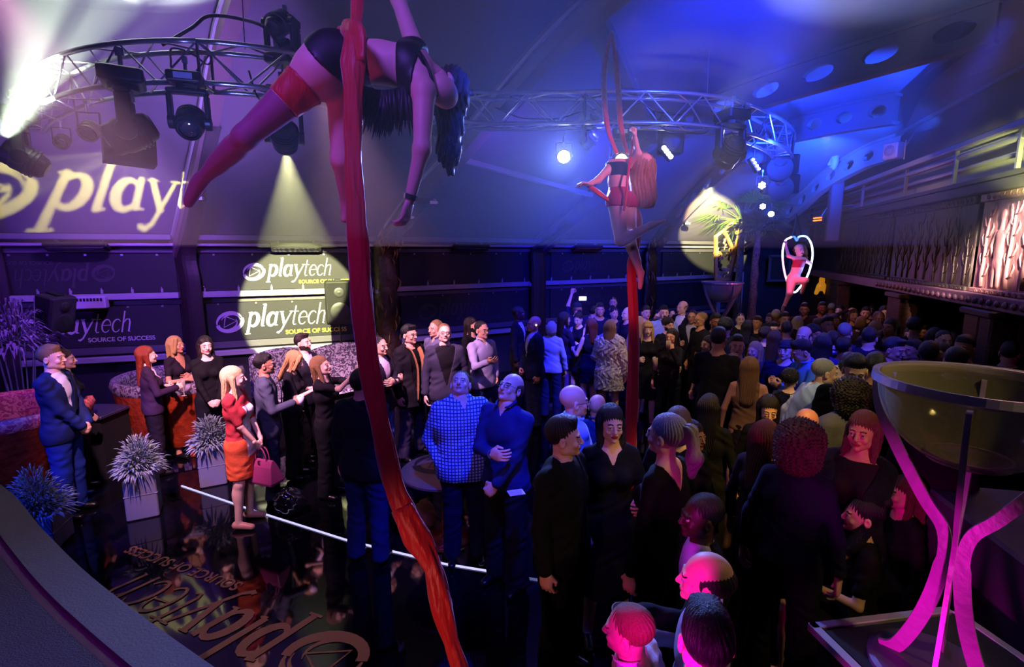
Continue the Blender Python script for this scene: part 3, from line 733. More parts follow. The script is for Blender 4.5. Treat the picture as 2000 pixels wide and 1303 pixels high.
e_ = RW(12.6)-RN*1.3; m.box(e_+Vector((0, 0, 1.07)), (.15, 2.8, 2.14), frame(b-a)); e_ = (RW(12.6)+RW(16.2))/2-RN*.12; m.box(e_+Vector((0, 0, 1.07)), (3.8, .2, 2.14), frame(b-a))
struct(m.obj('wall_right', M('wall_brown', '2a2024', .75, bump=.1, scale=6)))
m = MB(); a, b = WB[7], RW(16.2); m.box((a+b)/2+Vector((0, .2, 2.1)), ((b-a).length+.3, .2, 4.2), frame(b-a)); struct(m.obj('wall_rear', M('wall_grey', '3a3a3c', .8, bump=.08, scale=6)))
m = MB(); m.box((-4.5, -2.5, 2), (18, .2, 4)); struct(m.obj('wall_front', m_wall))
# rails along the left wall
def rail(name, z, hgt, dep, off, mat, k0=0, k1=7):
    m = MB()
    for k in range(k0, k1):
        a, b = WB[k], WB[k+1]; n = inward(k)
        m.box((a+b)/2+n*(off+dep/2)+Vector((0, 0, z)), ((b-a).length-.1, dep, hgt), frame(b-a), ch=.008)
    return struct(m.obj(name, mat))
rail('trim_1', .98, .09, .12, .0, m_white); rail('trim_2', 1.12, .12, .03, .0, M('grey_panel', '55525f', .7))
rail('trim_3', 2.04, .10, .14, .0, m_white); rail('trim_4', 1.93, .09, .04, .0, M('grey_panel', '55525f', .7))
rail('trim_5', 2.90, .05, .16, .0, m_white); rail('trim_6', 3.02, .09, .20, .05, M('grey_beam', '6a6674', .6)); rail('trim_7', 2.80, .08, .05, .0, M('grey_panel', '55525f', .7))
# arched timber ribs spanning the hall
ARCH = [
 [(-12.6, 3.6, 2.94), (-11, 2.6, 4.6), (-9, 1.4, 6.2), (-6, -1, 7.0)],
 [(-10.7, 6.6, 2.94), (-9.3, 5.5, 4.6), (-8, 4.3, 6.1), (-5, 1.5, 7.0), (-2, -1, 7.0)],
 [(-8.3, 8.1, 2.94), (-7.2, 7.0, 4.6), (-6.2, 6.0, 6.0), (-3.4, 3.4, 7.1), (1, -.8, 6.6)],
 [(-5.7, 8.9, 2.94), (-4.56, 8.0, 4.6), (-3.6, 7.2, 6.0), (-1.5, 5.2, 7.0), (2.2, 1.5, 6.6), (3.4, .2, 5.2)],
 [(-2.6, 10.2, 2.94), (-1.75, 9.3, 3.75), (-.79, 8.3, 4.43), (.79, 6.6, 5.6), (2.4, 4.9, 6.0), (4.2, 2.9, 5.4)],
 [(.6, 12.2, 2.94), (1.65, 10.67, 3.9), (2.67, 9.18, 4.85), (3.5, 7.9, 5.12), (5.05, 5.77, 5.25)],
 [(3.8, 14, 2.94), (4.3, 12.5, 4.1), (4.92, 10.7, 5.0), (5.4, 9.4, 5.08), (5.8, 8.16, 5.0)],
 [(6.9, 16, 2.94), (6.95, 13, 3.9), (6.95, 11.8, 4.4), (7.0, 10.6, 4.7), (7.0, 9.6, 4.75)]]
AC = [resample(spline(a, 8), 24) for a in ARCH]
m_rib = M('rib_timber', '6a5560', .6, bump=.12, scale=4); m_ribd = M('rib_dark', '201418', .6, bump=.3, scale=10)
# canvas roof between the ribs, one bay after another, sagging a little
m = MB()
for k in range(7):
    A, B = AC[k], AC[k+1]; rows = []
    for i in range(25):
        r = []
        for j in range(9):
            t = j/8; p = A[i].lerp(B[i], t)+Vector((0, 0, .14-.10*math.sin(PI*t)*math.sin(PI*i/24))); r.append(p)
        rows.append(r)
    m.slab(rows, (0, 0, 1), .03)
struct(m.obj('ceiling', m_canvas, smooth=False))
ends = [AC[3][-1], AC[4][-1], AC[5][-1], AC[6][-1], AC[7][-1], Vector((8.0, 13, 4.4)), Vector((8.9, 16.2, 4.2))]
tops = [RW(e.y) + Vector((0, 0, 4.9)) for e in ends]
m = MB(); m.slab([[e+Vector((0, 0, .14)) for e in ends], [e.lerp(t, .5)+Vector((0, 0, .15)) for e, t in zip(ends, tops)], tops], (0, 0, 1), .03)
m.slab([[AC[7][0], AC[7][6], AC[7][12], AC[7][18], AC[7][24]], [Vector((9, 16.2, 3.4)), Vector((8.9, 16.1, 4.0)), Vector((8.3, 14, 4.2)), Vector((8.0, 13, 4.4)), Vector((7.7, 12, 4.5))]], (0, 0, 1), .03)
struct(m.obj('ceiling_right', m_rosew))
def rib(k, w=.22, d=.34, mat=m_rib, holes=False, lab=None, i0=0):
    A = AC[k]; r = thing('roof_rib', lab, 'beam', A[0], 0, 'timber ribs under the tent roof'); m = MB()
    side = (A[12]-A[0]); side = Vector((side.y, -side.x, 0)).normalized()*w/2
    top = [p+Vector((0, 0, .10)) for p in A]; bot = [p-Vector((0, 0, d)) for p in A]
    if holes:
        hs = []
        for j in range(12): hs.append(j)
        # plate with a row of round openings
        n = 24; rows_t, rows_b = top, bot
        for s in (-1, 1):
            off = side*s*.55
            for q in range(0, n, 2):
                c0, c1 = A[q], A[q+2]; tc = (c1-c0)/2; mid = (c0+c1)/2-Vector((0, 0, (d-.10)/2)); hh = (d+.10)/2; N = 16
                ring, outer = [], []
                for a in range(N):
                    an = 2*PI*a/N; ca, sa = math.cos(an), math.sin(an)
                    big = (q//2) % 1 == 0
                    ring.append(mid+tc*(ca*.55)+Vector((0, 0, sa*hh*.52))+off)
                    kx = max(abs(ca), abs(sa)); outer.append(mid+tc*(ca/kx)+Vector((0, 0, sa/kx*hh))+off)
                m.add(ring+outer, [(a, (a+1) % N, N+(a+1) % N, N+a) if s > 0 else (a, N+a, N+(a+1) % N, (a+1) % N) for a in range(N)])
                if s > 0: m.add(ring+[p-side*1.1 for p in ring], [(a, N+a, N+(a+1) % N, (a+1) % N) for a in range(N)])
        for line, zz in ((top, .02), (bot, -.02)):
            for i in range(24):
                p, q = line[i], line[i+1]; m.box((p+q)/2+Vector((0, 0, zz)), ((q-p).length+.02, w, .05), frame(q-p))
        m.obj('beam', mat, r)
    else:
        vs = []
        for i in range(25): vs += [top[i]+side, top[i]-side, bot[i]-side, bot[i]+side]
        m.add(vs, [(i*4+j, i*4+(j+1) % 4, (i+1)*4+(j+1) % 4, (i+1)*4+j) for i in range(24) for j in range(4)]+[(3, 2, 1, 0), (96, 97, 98, 99)])
        m.obj('beam', mat, r)
        m = MB()
        for sg in (-1, 1):
            for i in range(24):
                p, q = A[i]+side*sg*1.15+Vector((0, 0, -.02)), A[i+1]+side*sg*1.15+Vector((0, 0, -.02)); m.box((p+q)/2, ((q-p).length+.01, .035, .05), frame(q-p))
        m.obj('edge_strip', m_white, r)
    rebase(r); return r
LR = ['leftmost pale roof rib rising out of the top left corner', 'pale roof rib second from the left above the round booth', 'pale roof rib above the left hand wall banner with the speaker',
      'pale roof rib rising from the dark pillar by the projected word', 'broad roof rib rising behind the near red silk', 'roof beam with round cut openings nearest the right wall',
      'roof beam with round openings behind the end of the truss', 'farthest pale beam with round openings above the hanging heart']
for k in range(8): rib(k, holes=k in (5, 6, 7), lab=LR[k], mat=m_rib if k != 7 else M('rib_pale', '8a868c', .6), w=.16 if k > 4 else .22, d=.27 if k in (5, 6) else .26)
# purlin from rib to rib
m = MB(); a, b = AC[4][13], AC[5][11]; m.box((a+b)/2, ((b-a).length, .14, .16), frame(b-a)); o = m.obj('roof_purlin', m_rib); tag(o, 'diagonal timber between two roof ribs above the middle of the truss', 'beam')
m = MB(); a, b = AC[4][6], AC[5][6]; m.box((a+b)/2, ((b-a).length, .08, .08), frame(b-a)); o = m.obj('roof_purlin', m_white); tag(o, 'thin pale strut across the dark roof panel right of the near silk', 'beam')
# pillars
def pillar(k, wdt, mat, lab, carved=False):
    b = WB[k]; inn = (ctr-b).normalized(); r = thing('pillar', lab, 'pillar', b+inn*.18, 0, 'pillars of the left wall'); rr = random.Random(k)
    pts = [b+inn*.18+Vector((0, 0, z)) for z in (0, .8, 1.6, 2.3)]+[AC[k][0]+inn*.16+Vector((0, 0, -.12)), AC[k][2]+Vector((0, 0, -.2)), AC[k][4]+Vector((0, 0, -.22))]
    m = MB(); pts = spline(pts, 6); u = (WB[min(k+1, 7)]-WB[max(k-1, 0)]).normalized()
    vs = []; nr = 12
    for i, p in enumerate(pts):
        tt = i/(len(pts)-1); ww = wdt*(1-.15*tt)
        for j in range(nr):
            a = 2*PI*j/nr; q = (abs(math.cos(a))**.6*math.copysign(1, math.cos(a)), abs(math.sin(a))**.6*math.copysign(1, math.sin(a)))
            jit = 1+(.14*rr.uniform(-1, 1) if carved else 0); vs.append(p+u*q[0]*ww/2*jit+inn*q[1]*ww/2*jit)
    m.add(vs, [(i*nr+j, i*nr+(j+1) % nr, (i+1)*nr+(j+1) % nr, (i+1)*nr+j) for i in range(len(pts)-1) for j in range(nr)]+[tuple(range(nr))[::-1], tuple((len(pts)-1)*nr+j for j in range(nr))])
    m.obj('post', mat, r, smooth=carved)
    if carved:
        for c in range(26):
            i = rr.randrange(2, len(pts)-6); p = pts[i]; ang = rr.uniform(-1.3, 1.3); m = MB()
            nn = (inn*math.cos(ang)+u*math.sin(ang)); base = p+nn*wdt*.52; L = rr.uniform(.12, .32)
            m.tube([base+Vector((0, 0, -L/2)), base+u*rr.uniform(-.04, .04)+nn*.03, base+Vector((0, 0, L/2))+u*rr.uniform(-.05, .05)], [.006, .022, .006], 6)
            m.obj('carving', M('carved_gilt', '8a6438', .35, .3), r, smooth=True)
    rebase(r); return r
m_carv = M('carved_wood', '3a2616', .45, bump=.8, scale=14, var=.5)
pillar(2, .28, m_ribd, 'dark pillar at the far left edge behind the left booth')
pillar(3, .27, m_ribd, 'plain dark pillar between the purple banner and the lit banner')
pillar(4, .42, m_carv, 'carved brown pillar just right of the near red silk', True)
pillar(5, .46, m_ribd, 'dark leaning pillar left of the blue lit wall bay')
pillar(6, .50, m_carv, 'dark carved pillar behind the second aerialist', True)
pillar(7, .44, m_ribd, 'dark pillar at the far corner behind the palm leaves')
# thin pale downpipes
for i, (px, k, t) in enumerate(((742, 3, .985), (1028, 4, .93))):
    p = WB[k].lerp(WB[k+1], t)+inward(k)*.22; m = MB(); m.cyl(p, p+Vector((0, 0, 2.05)), .045, n=12); m.box(p+Vector((0, 0, 2.02)), (.16, .16, .08))
    tag(m.obj('pipe', m_white, smooth=False), ['pale upright pipe left of the carved brown pillar', 'pale upright pipe left of the blue wall bay'][i], 'pipe')

# ------------------------------------------------------------------ the printed wordmark
def arc(cx, cy, r, a0, a1, w0, w1=None, ry=None, n=14):
    w1 = w0 if w1 is None else w1; ry = r if ry is None else ry
    return [(cx+r*math.cos(math.radians(a0+(a1-a0)*i/n)), cy+ry*math.sin(math.radians(a0+(a1-a0)*i/n)), w0+(w1-w0)*math.sin(PI*i/n)) for i in range(n+1)]
GL = {  # strokes in x-height units: (x, y, width); letter advance
 'p': (.86, [[(.20, 1.0, .17), (.20, -.42, .17)], [(.06, .97, .07), (.28, 1.0, .09)], [(.04, -.45, .07), (.38, -.45, .07)], arc(.44, .5, .26, 150, -150, .07, .24, .44)]),
 'l': (.42, [[(.20, 1.52, .17), (.20, .04, .17)], [(.05, 1.50, .07), (.26, 1.53, .08)], [(.18, .05, .12), (.36, .04, .05)]]),
 'a': (.84, [arc(.36, .48, .25, 30, 330, .08, .24, .44), [(.62, .98, .16), (.60, .10, .17)], [(.60, .08, .12), (.80, .05, .04)]]),
 'y': (.82, [[(.12, .97, .17), (.42, .05, .17)], [(.76, .98, .08), (.42, .05, .10), (.28, -.34, .10), (.12, -.48, .14), (.03, -.42, .15)], [(.0, .97, .06), (.26, .97, .06)], [(.62, .97, .06), (.84, .97, .06)]]),
 't': (.50, [[(.22, 1.34, .09), (.20, .16, .10), (.28, .03, .09), (.42, .06, .05)], [(.04, .95, .06), (.44, .95, .06)]]),
 'e': (.66, [arc(.33, .48, .25, 0, 320, .05, .11, .45), [(.12, .52, .05), (.58, .54, .05)]]),
 'c': (.62, [arc(.34, .48, .25, 40, 325, .05, .11, .45)]),
 'h': (.74, [[(.14, 1.50, .10), (.14, .0, .10)], [(.14, .62, .05), (.30, .92, .08), (.48, .92, .10), (.54, .7, .10), (.54, .04, .10), (.64, .03, .05)]])}
def wordmark(text='playtech', logo=True):
    S = []; x = 0
    if logo:
        c = (-.95, .42)
        S += [arc(c[0], c[1], .74, 20, 200, .05, .20, .62), arc(c[0]+.02, c[1]-.02, .74, 200, 385, .20, .26, .60), arc(c[0]-.06, c[1]-.10, .52, 190, 400, .02, .12, .44), arc(c[0]+.05, c[1]+.03, .56, 10, 170, .02, .10, .46),
              [(c[0]-.30, c[1]+.38, .07), (c[0]+.42, c[1]+.04, .07), (c[0]-.28, c[1]-.36, .07), (c[0]-.30, c[1]+.38, .07)]]
        x = .05
    for i, ch in enumerate(text):
        adv, st = GL[ch]
        for s_ in st: S.append([(x+a, b, wd*(1.0 if i < 4 else .9)) for a, b, wd in s_])
        x += adv*(.93 if i < 4 else .92)
    return [[(a+.22*b, b, wd) for a, b, wd in s_] for s_ in S], x
def stroke_polys(S):
    out = []
    for s_ in S:
        n = len(s_); L, R = [], []
        for i in range(n):
            a = s_[max(i-1, 0)]; b = s_[min(i+1, n-1)]; dx, dy = b[0]-a[0], b[1]-a[1]; l = math.hypot(dx, dy) or 1
            nx, ny = -dy/l, dx/l; h = s_[i][2]/2; L.append((s_[i][0]+nx*h, s_[i][1]+ny*h)); R.append((s_[i][0]-nx*h, s_[i][1]-ny*h))
        out.append((L, R))
    return out
def print_mark(m, org, ux, uy, nrm, scale, text='playtech', logo=True, th=.004):
    S, wd = wordmark(text, logo); org, ux, uy, nrm = Vector(org), Vector(ux).normalized(), Vector(uy).normalized(), Vector(nrm).normalized()
    for q, (L, R) in enumerate(stroke_polys(S)):
        f = lambda p: org+ux*(p[0]*scale)+uy*(p[1]*scale)+nrm*(th+q*.00012)
        n = len(L); m.add([f(p) for p in L]+[f(p) for p in R], [(i, n+i, n+i+1, i+1) for i in range(n-1)])
    return wd*scale
def tagline(parent, org, ux, uy, size, mat, txt='SOURCE OF SUCCESS', name='tagline'):
    c = bpy.data.curves.new(name, 'FONT'); c.body = txt; c.size = size; c.extrude = .001; c.offset = size*.02
    tmp = bpy.data.objects.new(name, c); COL.objects.link(tmp); bpy.context.view_layer.update()
    me = bpy.data.meshes.new_from_object(tmp.evaluated_get(bpy.context.evaluated_depsgraph_get())); bpy.data.objects.remove(tmp)
    me.materials.clear(); me.materials.append(mat); ux, uy = Vector(ux).normalized(), Vector(uy).normalized()
    R = Matrix((ux, uy, ux.cross(uy))).transposed().to_4x4(); me.transform(Matrix.Translation(org) @ R)
    return link(name, me, parent)
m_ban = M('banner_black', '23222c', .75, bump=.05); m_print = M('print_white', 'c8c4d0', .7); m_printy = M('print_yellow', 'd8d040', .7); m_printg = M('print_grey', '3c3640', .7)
def banner(k, z0, z1, t0, t1, mat_mark, lab, mark=True, scale=.24, mx=.5, flip=False):
    a, b = WB[k], WB[k+1]; u = (b-a).normalized(); n = inward(k); L = (b-a).length
    c0 = a+u*(L*t0)+n*.02; c1 = a+u*(L*t1)+n*.02
    r = thing('wall_banner', lab, 'banner', (c0+c1)/2+Vector((0, 0, z0)), 0, 'black sponsor banners on the left wall')
    m = MB(); m.box((c0+c1)/2+Vector((0, 0, (z0+z1)/2)), ((c1-c0).length, .02, z1-z0), frame(u)); cl_ = m.obj('cloth', m_ban, r)
    m = MB()
    for q in range(5):
        p = c0.lerp(c1, (q+.5)/5)+n*.02+Vector((0, 0, z1-.02)); m.box(p, (.03, .02, .03), frame(u))
    m.obj('eyelets', m_steel, cl_)
    if mark:
        s = scale; S, wd = wordmark(); cx = c0.lerp(c1, mx); uu = -u if flip else u; uz = Vector((0, 0, -1 if flip else 1))
        org = cx-uu*(wd*s/2-.4*s)+n*.012+Vector((0, 0, (z0+z1)/2))-uz*(.42*s)
        m = MB(); print_mark(m, org, uu, uz, n, s); m.obj('wordmark', mat_mark, cl_)
        tagline(cl_, org+uu*(2.5*s)-uz*(.62*s)+n*.006, uu, uz, s*.42, mat_mark if mat_mark is not m_print or k != 3 else m_printy)
    rebase(r)
banner(2, 1.19, 1.88, .04, .97, m_print, 'purple lit banner with the wordmark behind the black speaker', mx=.42, scale=.24)
banner(2, 2.10, 2.75, .04, .97, m_printg, 'upper dark banner with an upside down mark over the left booth', mx=.35, scale=.20, flip=True)
banner(3, 1.19, 1.88, .06, .96, m_print, 'bright lower banner with the wordmark in the pool of light', mx=.42, scale=.27)
banner(3, 2.10, 2.75, .06, .96, m_print, 'bright upper banner with the wordmark in the pool of light', mx=.52, scale=.22)
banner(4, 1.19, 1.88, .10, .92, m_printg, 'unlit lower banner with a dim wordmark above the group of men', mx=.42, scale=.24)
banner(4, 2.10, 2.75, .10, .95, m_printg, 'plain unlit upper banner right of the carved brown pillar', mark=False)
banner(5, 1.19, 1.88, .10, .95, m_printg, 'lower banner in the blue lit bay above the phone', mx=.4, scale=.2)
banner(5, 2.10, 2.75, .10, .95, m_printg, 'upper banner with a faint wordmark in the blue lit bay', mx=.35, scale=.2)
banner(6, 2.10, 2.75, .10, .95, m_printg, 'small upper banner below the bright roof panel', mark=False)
banner(1, 1.19, 1.88, .05, .95, m_printg, 'dark banner past the left edge pillar', mark=False)
# small white hooks along the shelf
hk = 0
for k in (2, 3, 4, 5, 6):
    a, b = WB[k], WB[k+1]; n = inward(k)
    for q in range(6):
        p = a.lerp(b, (q+.6)/6.3)+n*.08+Vector((0, 0, 2.09)); m = MB(); m.box(p+Vector((0, 0, .035)), (.035, .02, .07), frame(b-a), ch=.004); m.tube([p+Vector((0, 0, .07)), p+Vector((0, 0, .095))+n*.01, p+Vector((0, 0, .08))+n*.03], .007, 6)
        o = m.obj('wall_hook', m_white, loc=p)
        tag(o, '%s small white hook on the shelf %s' % (['leftmost', 'second', 'third', 'fourth', 'fifth', 'rightmost'][q], ['over the purple banner', 'between the two lit banners', 'right of the carved pillar', 'of the blue bay', 'near the far corner'][k-2]), 'hook', 'shelf hooks %s' % ['over the purple banner', 'between the lit banners', 'right of the carved pillar', 'in the blue bay', 'near the far corner'][k-2])
# infrared heaters under the top beam
def heater(k, t, lab, z=2.86, lit=False):
    a, b = WB[k], WB[k+1]; n = inward(k); u = (b-a).normalized(); p = a.lerp(b, t)+n*.24+Vector((0, 0, z))
    r = thing('wall_heater', lab, 'heater', p, 0, 'long heaters under the top beam')
    R = frame(u, (n*-.55+Vector((0, 0, 1))).normalized()); m = MB(); m.box(p, (.85, .18, .09), R, ch=.012); m.obj('housing', m_black, r)
    m = MB()
    for s in (-.05, 0, .05): m.box(p-R@Vector((0, -s, .05)), (.76, .025, .02), R, ch=.004)
    m.obj('reflector', m_chrome, r); m = MB()
    for s in (-.3, .3): m.box(p+R@Vector((s, -.02, .08))-n*.1, (.03, .22, .03), R)
    m.obj('bracket', m_steel, r); rebase(r)
heater(2, .5, 'long chrome heater under the beam above the purple banner'); heater(3, .55, 'long chrome heater glinting at the top of the pool of light')
heater(4, .5, 'long dim heater under the beam right of the carved pillar'); heater(5, .35, 'long dim heater under the beam of the blue bay')
# air curtain and speaker on the left
a, b = WB[2], WB[3]; n2 = inward(2); u2 = (b-a).normalized()
p = a.lerp(b, .46)+n2*.16+Vector((0, 0, 1.96)); r = thing('air_conditioner', 'white wall unit with a slotted grille above the purple banner', 'air conditioner', p)
m = MB(); m.box(p, (.78, .16, .2), frame(u2), ch=.015); m.obj('casing', M('ac_white', 'b8b4c4', .4), r); m = MB()
for q in range(16): m.box(p+u2*(-.35+q*.046)+n2*.082+Vector((0, 0, .05)), (.03, .01, .05), frame(u2))
m.obj('grille', m_black, r); rebase(r)
def speaker(p, dirv, w, d, hgt, lab, stand=None, name='loudspeaker'):
    r = thing(name, lab, 'speaker', p-Vector((0, 0, hgt/2))); R = frame(dirv); m = MB(); m.box(p, (d, w, hgt), R, ch=.02); m.obj('cabinet', m_blackm, r, bevel=.006)
    m = MB(); m.box(p+R@Vector((d/2+.004, 0, 0)), (.012, w*.9, hgt*.93), R, ch=.003); gr_ = m.obj('grille', M('grille', '121218', .6, bump=.8, scale=300), r)
    for z, rr in ((-.2*hgt, .36*w), (.24*hgt, .2*w)):
        m = MB(); m.lathe([(rr, .0), (rr*.92, .008), (rr*.5, -.0), (rr*.25, .006), (0.001, .008)], p+R@Vector((d/2+.011, 0, z)), R @ Matrix.Rotation(PI/2, 3, 'Y'), 24); m.obj('driver', M('cone', '1a1a20', .5), gr_, smooth=True)
    m = MB(); m.box(p+R@Vector((-d*.1, 0, hgt/2+.012)), (.2, .1, .025), R); m.obj('handle', m_black, r)
    rebase(r); return r
def tripod(p, top, lab):
    r = thing('speaker_stand', lab, 'stand', p); m = MB(); m.cyl(p+Vector((0, 0, .25)), p+Vector((0, 0, top)), .018); m.obj('pole', m_black, r)
    for q in range(3):
        a = q*2*PI/3+.4; m = MB(); m.cyl(p+Vector((0, 0, .55)), p+Vector((.4*math.cos(a), .4*math.sin(a), .012)), .012); m.obj('leg', m_black, r)
    rebase(r)
p = Ph(92, 700, 0)
q = Py(108, 612, 7.5); speaker(q, ctr-q, .38, .3, .55, 'black loudspeaker hanging high in front of the purple banner'); tripod(Vector((q.x, q.y, 0)), q.z-.34, 'black pole stand under the high loudspeaker on the left')
q = Py(662, 590, 9.0); speaker(q, Vector((.4, -1, 0)), .45, .4, .75, 'grey black loudspeaker on a stand beside the lit wordmark'); tripod(Vector((q.x, q.y, 0)), q.z-.38, 'slim pole stand of the speaker beside the lit wordmark')
# ------------------------------------------------------------------ right hand wall
FR = frame(RD)                                 # x along the wall, y into... , z up
def rwbox(m, y, z, ln, dep, hgt, ch=0, off=0): m.box(RW(y)+RN*(dep/2+off)+Vector((0, 0, z)), (ln, dep, hgt), FR, ch)
m = MB()
for y in np.arange(-1.5, 16, 1.0): rwbox(m, y, 2.2, 1.06, .22, .16, .01)
struct(m.obj('trim_8', M('shelf_wood', '6a4a54', .5, bump=.2)))
m = MB(); a, b = RW(-2), RW(16); m.box((a+b)/2+RN*.10+Vector((0, 0, 3.56)), ((b-a).length, .2, .12), FR, .01); m.box((a+b)/2+RN*.1+Vector((0, 0, 3.66)), ((b-a).length, .2, .05), FR); struct(m.obj('trim_9', M('ledge_dark', '2c262e', .6)))
m = MB(); m.box((a+b)/2+RN*.28+Vector((0, 0, 4.12)), ((b-a).length, .16, .08), FR, .01); m.box((a+b)/2+RN*.04+Vector((0, 0, 3.9)), ((b-a).length, .08, .44), FR); struct(m.obj('trim_10', M('trough_metal', '8a8890', .4, .3, bump=.1)))
m = MB(); m.box((a+b)/2+RN*.06+Vector((0, 0, 4.86)), ((b-a).length, .05, .05), FR); struct(m.obj('trim_11', M('cable_grey', '5a5054', .5)))
# pipes lying in the trough
for i in range(2):
    m = MB(); o = RN*(.16+i*.1)+Vector((0, 0, 3.86+i*.14)); m.cyl(RW(1)+o, RW(15.5)+o, .035, n=10); tag(m.obj('duct_pipe', m_steel, smooth=True), ['lower long metal pipe in the lit wall trough', 'upper long metal pipe in the lit wall trough'][i], 'pipe')
for i, y in enumerate((4.4, 5.6, 6.9, 8.4, 10.4)):
    m = MB(); rwbox(m, y, 3.9, .035, .04, .46, off=.26); tag(m.obj('trough_strut', m_steel), ['nearest', 'second', 'middle', 'fourth', 'farthest'][i]+' thin upright metal strut bridging the lit wall trough', 'strut', 'struts of the wall trough')
# egg and dart row under the relief: rounded darts, one run per carved shelf length
for i, y in enumerate(np.arange(3.3, 9.3, .15)):
    m = MB(); c = RW(y)+RN*.225+Vector((0, 0, 2.2)); R = FR
    m.lathe([(.001, -.012), (.03, -.006), (.042, .0), (.03, .02), (.001, .026)], c, frame(RD, RN), 10)
    tag(m.obj('carved_boss', M('boss', '6e4a5c', .4), smooth=True, loc=c), 'small round boss on the carved shelf below the wall relief', 'carving', 'bosses along the carved shelf')
# long carved relief; shade of its unlit panels is put into their colour
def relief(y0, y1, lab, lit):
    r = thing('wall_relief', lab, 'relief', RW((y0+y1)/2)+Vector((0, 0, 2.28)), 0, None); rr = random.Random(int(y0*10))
    mm = M('relief_copper', '86605a', .38, .35, bump=.7, scale=16, stretch=(1, 1, .35)) if lit else M('relief_unlit', '2c241c', .45, .3, bump=1, scale=22, stretch=(1.2, 1.2, .15), var=.4)
    m = MB(); c = (RW(y0)+RW(y1))/2; L = (RW(y1)-RW(y0)).length; m.box(c+RN*.05+Vector((0, 0, 2.88)), (L, .06, 1.18), FR, .01); pn_ = m.obj('panel', mm, r)
    m = MB(); m.box(c+RN*.10+Vector((0, 0, 3.44)), (L, .05, .10), FR, .01); m.box(c+RN*.10+Vector((0, 0, 2.31)), (L, .05, .06), FR, .01)
    q = y0+.08
    while q < y1-.08:                          # scroll frieze
        cc = RW(q)+RN*.125+Vector((0, 0, 3.44)); pts = [cc+RD*(.045*t/8*math.cos(t*.9))+Vector((0, 0, .045*t/8*math.sin(t*.9))) for t in range(9)]; m.tube(pts, .009, 5)
        cc = RW(q)+RN*.125+Vector((0, 0, 2.31)); pts = [cc+RD*(.03*t/8*math.cos(t*.9))+Vector((0, 0, .03*t/8*math.sin(t*.9))) for t in range(9)]; m.tube(pts, .007, 5); q += .11
    m.obj('scroll_frieze', mm, r)
    def P2(t, z): return RW(t)+RN*.085+Vector((0, 0, z))
    t = y0+.12; i = 0
    while t < y1-.12:
        m = MB(); z0 = 2.36; zt = z0+rr.uniform(.75, 1.0)
        m.tube([P2(t+rr.uniform(-.02, .02), z0+(zt-z0)*s/6) for s in range(7)], [q_*(1 if lit else .6) for q_ in (.026, .024, .022, .02, .018, .014, .006)], 6)
        for b in range(7):
            zz = z0+.12+b*.12; sg = 1 if b % 2 else -1
            if zz < zt-.05: m.tube([P2(t, zz), P2(t+sg*.06, zz+.03), P2(t+sg*.10, zz+.12), P2(t+sg*.085, zz+.17)], [q_*(1 if lit else .6) for q_ in (.014, .013, .010, .004)], 5)
        m.obj('carved_tree', mm, pn_, smooth=True); 
        if lit and i % 2 == 1:                  # a standing figure between the trees
            u = t+.22; F = [('e', (0, 0, .86), (.05, .04, .065), .02), ('s', (0, 0, .62), (0, 0, .42), .085, .06, .04, (1, .6, 1)), ('s', (0, 0, .40), (0, 0, .30), .08, .085, .04, (1, .6, 1)), ('s', (0, 0, .7), (0, 0, .8), .03, .03, .02),
                 ('s', (.03, 0, .30), (.05, 0, .02), .045, .025, .02), ('s', (-.03, 0, .30), (-.06, 0, .02), .045, .025, .02), ('s', (.09, 0, .66), (.17, 0, .50), .028, .024, .02), ('s', (.17, 0, .5), (.12, 0, .36), .024, .018, .01), ('s', (-.09, 0, .66), (-.17, 0, .80), .028, .024, .02), ('s', (-.17, 0, .8), (-.13, 0, .96), .024, .018, .01)]
            V, Q = sdf(F, .012); B = P2(u, 2.36); V = V@np.array([list(RD), list(-RN*.6), [0, 0, 1]])+np.array(B); o = link('carved_figure', np_mesh('carved_figure', [(V, Q, 0)], [mm]), pn_); t += .24
        t += rr.uniform(.22, .30); i += 1
    rebase(r); return r
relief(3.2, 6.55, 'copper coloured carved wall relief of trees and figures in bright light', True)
relief(6.65, 9.2, 'unlit, darker coloured middle panel of the carved wall relief, left of the lit one', False)
relief(9.3, 12.2, 'unlit, darker coloured far panel of the carved wall relief with slender stems', False)
# carved columns below
m_brick = mat_brick('column_tiles', '54301e', '3c2014', '160c08', 9)
for i, (px, wd, lab) in enumerate(((1655, .5, 'tiled wooden column under the far end of the relief'), (1785, .55, 'broad tiled column below the middle of the relief'), (1958, .34, 'narrow orange lit column above the barman'), (1990, .25, 'tiled column at the right edge below the lit relief'))):
    v = ray(px, 600); k = v.x/v.y; y = (5.7-.327*5.7)/(k-.327); c = RW(y)+RN*.16; r = thing('column', lab, 'column', c)
    m = MB(); m.box(c+Vector((0, 0, 1.06)), (wd, .26, 2.12), FR, .02); m.obj('shaft', m_brick if i != 2 else M('ochre', '6a3c14', .6), r)
    m = MB(); m.box(c+Vector((0, 0, 2.08)), (wd+.08, .34, .08), FR, .015); m.box(c+Vector((0, 0, .06)), (wd+.08, .34, .12), FR, .015); m.obj('moulding', M('mould', '3a241a', .5), r); rebase(r)
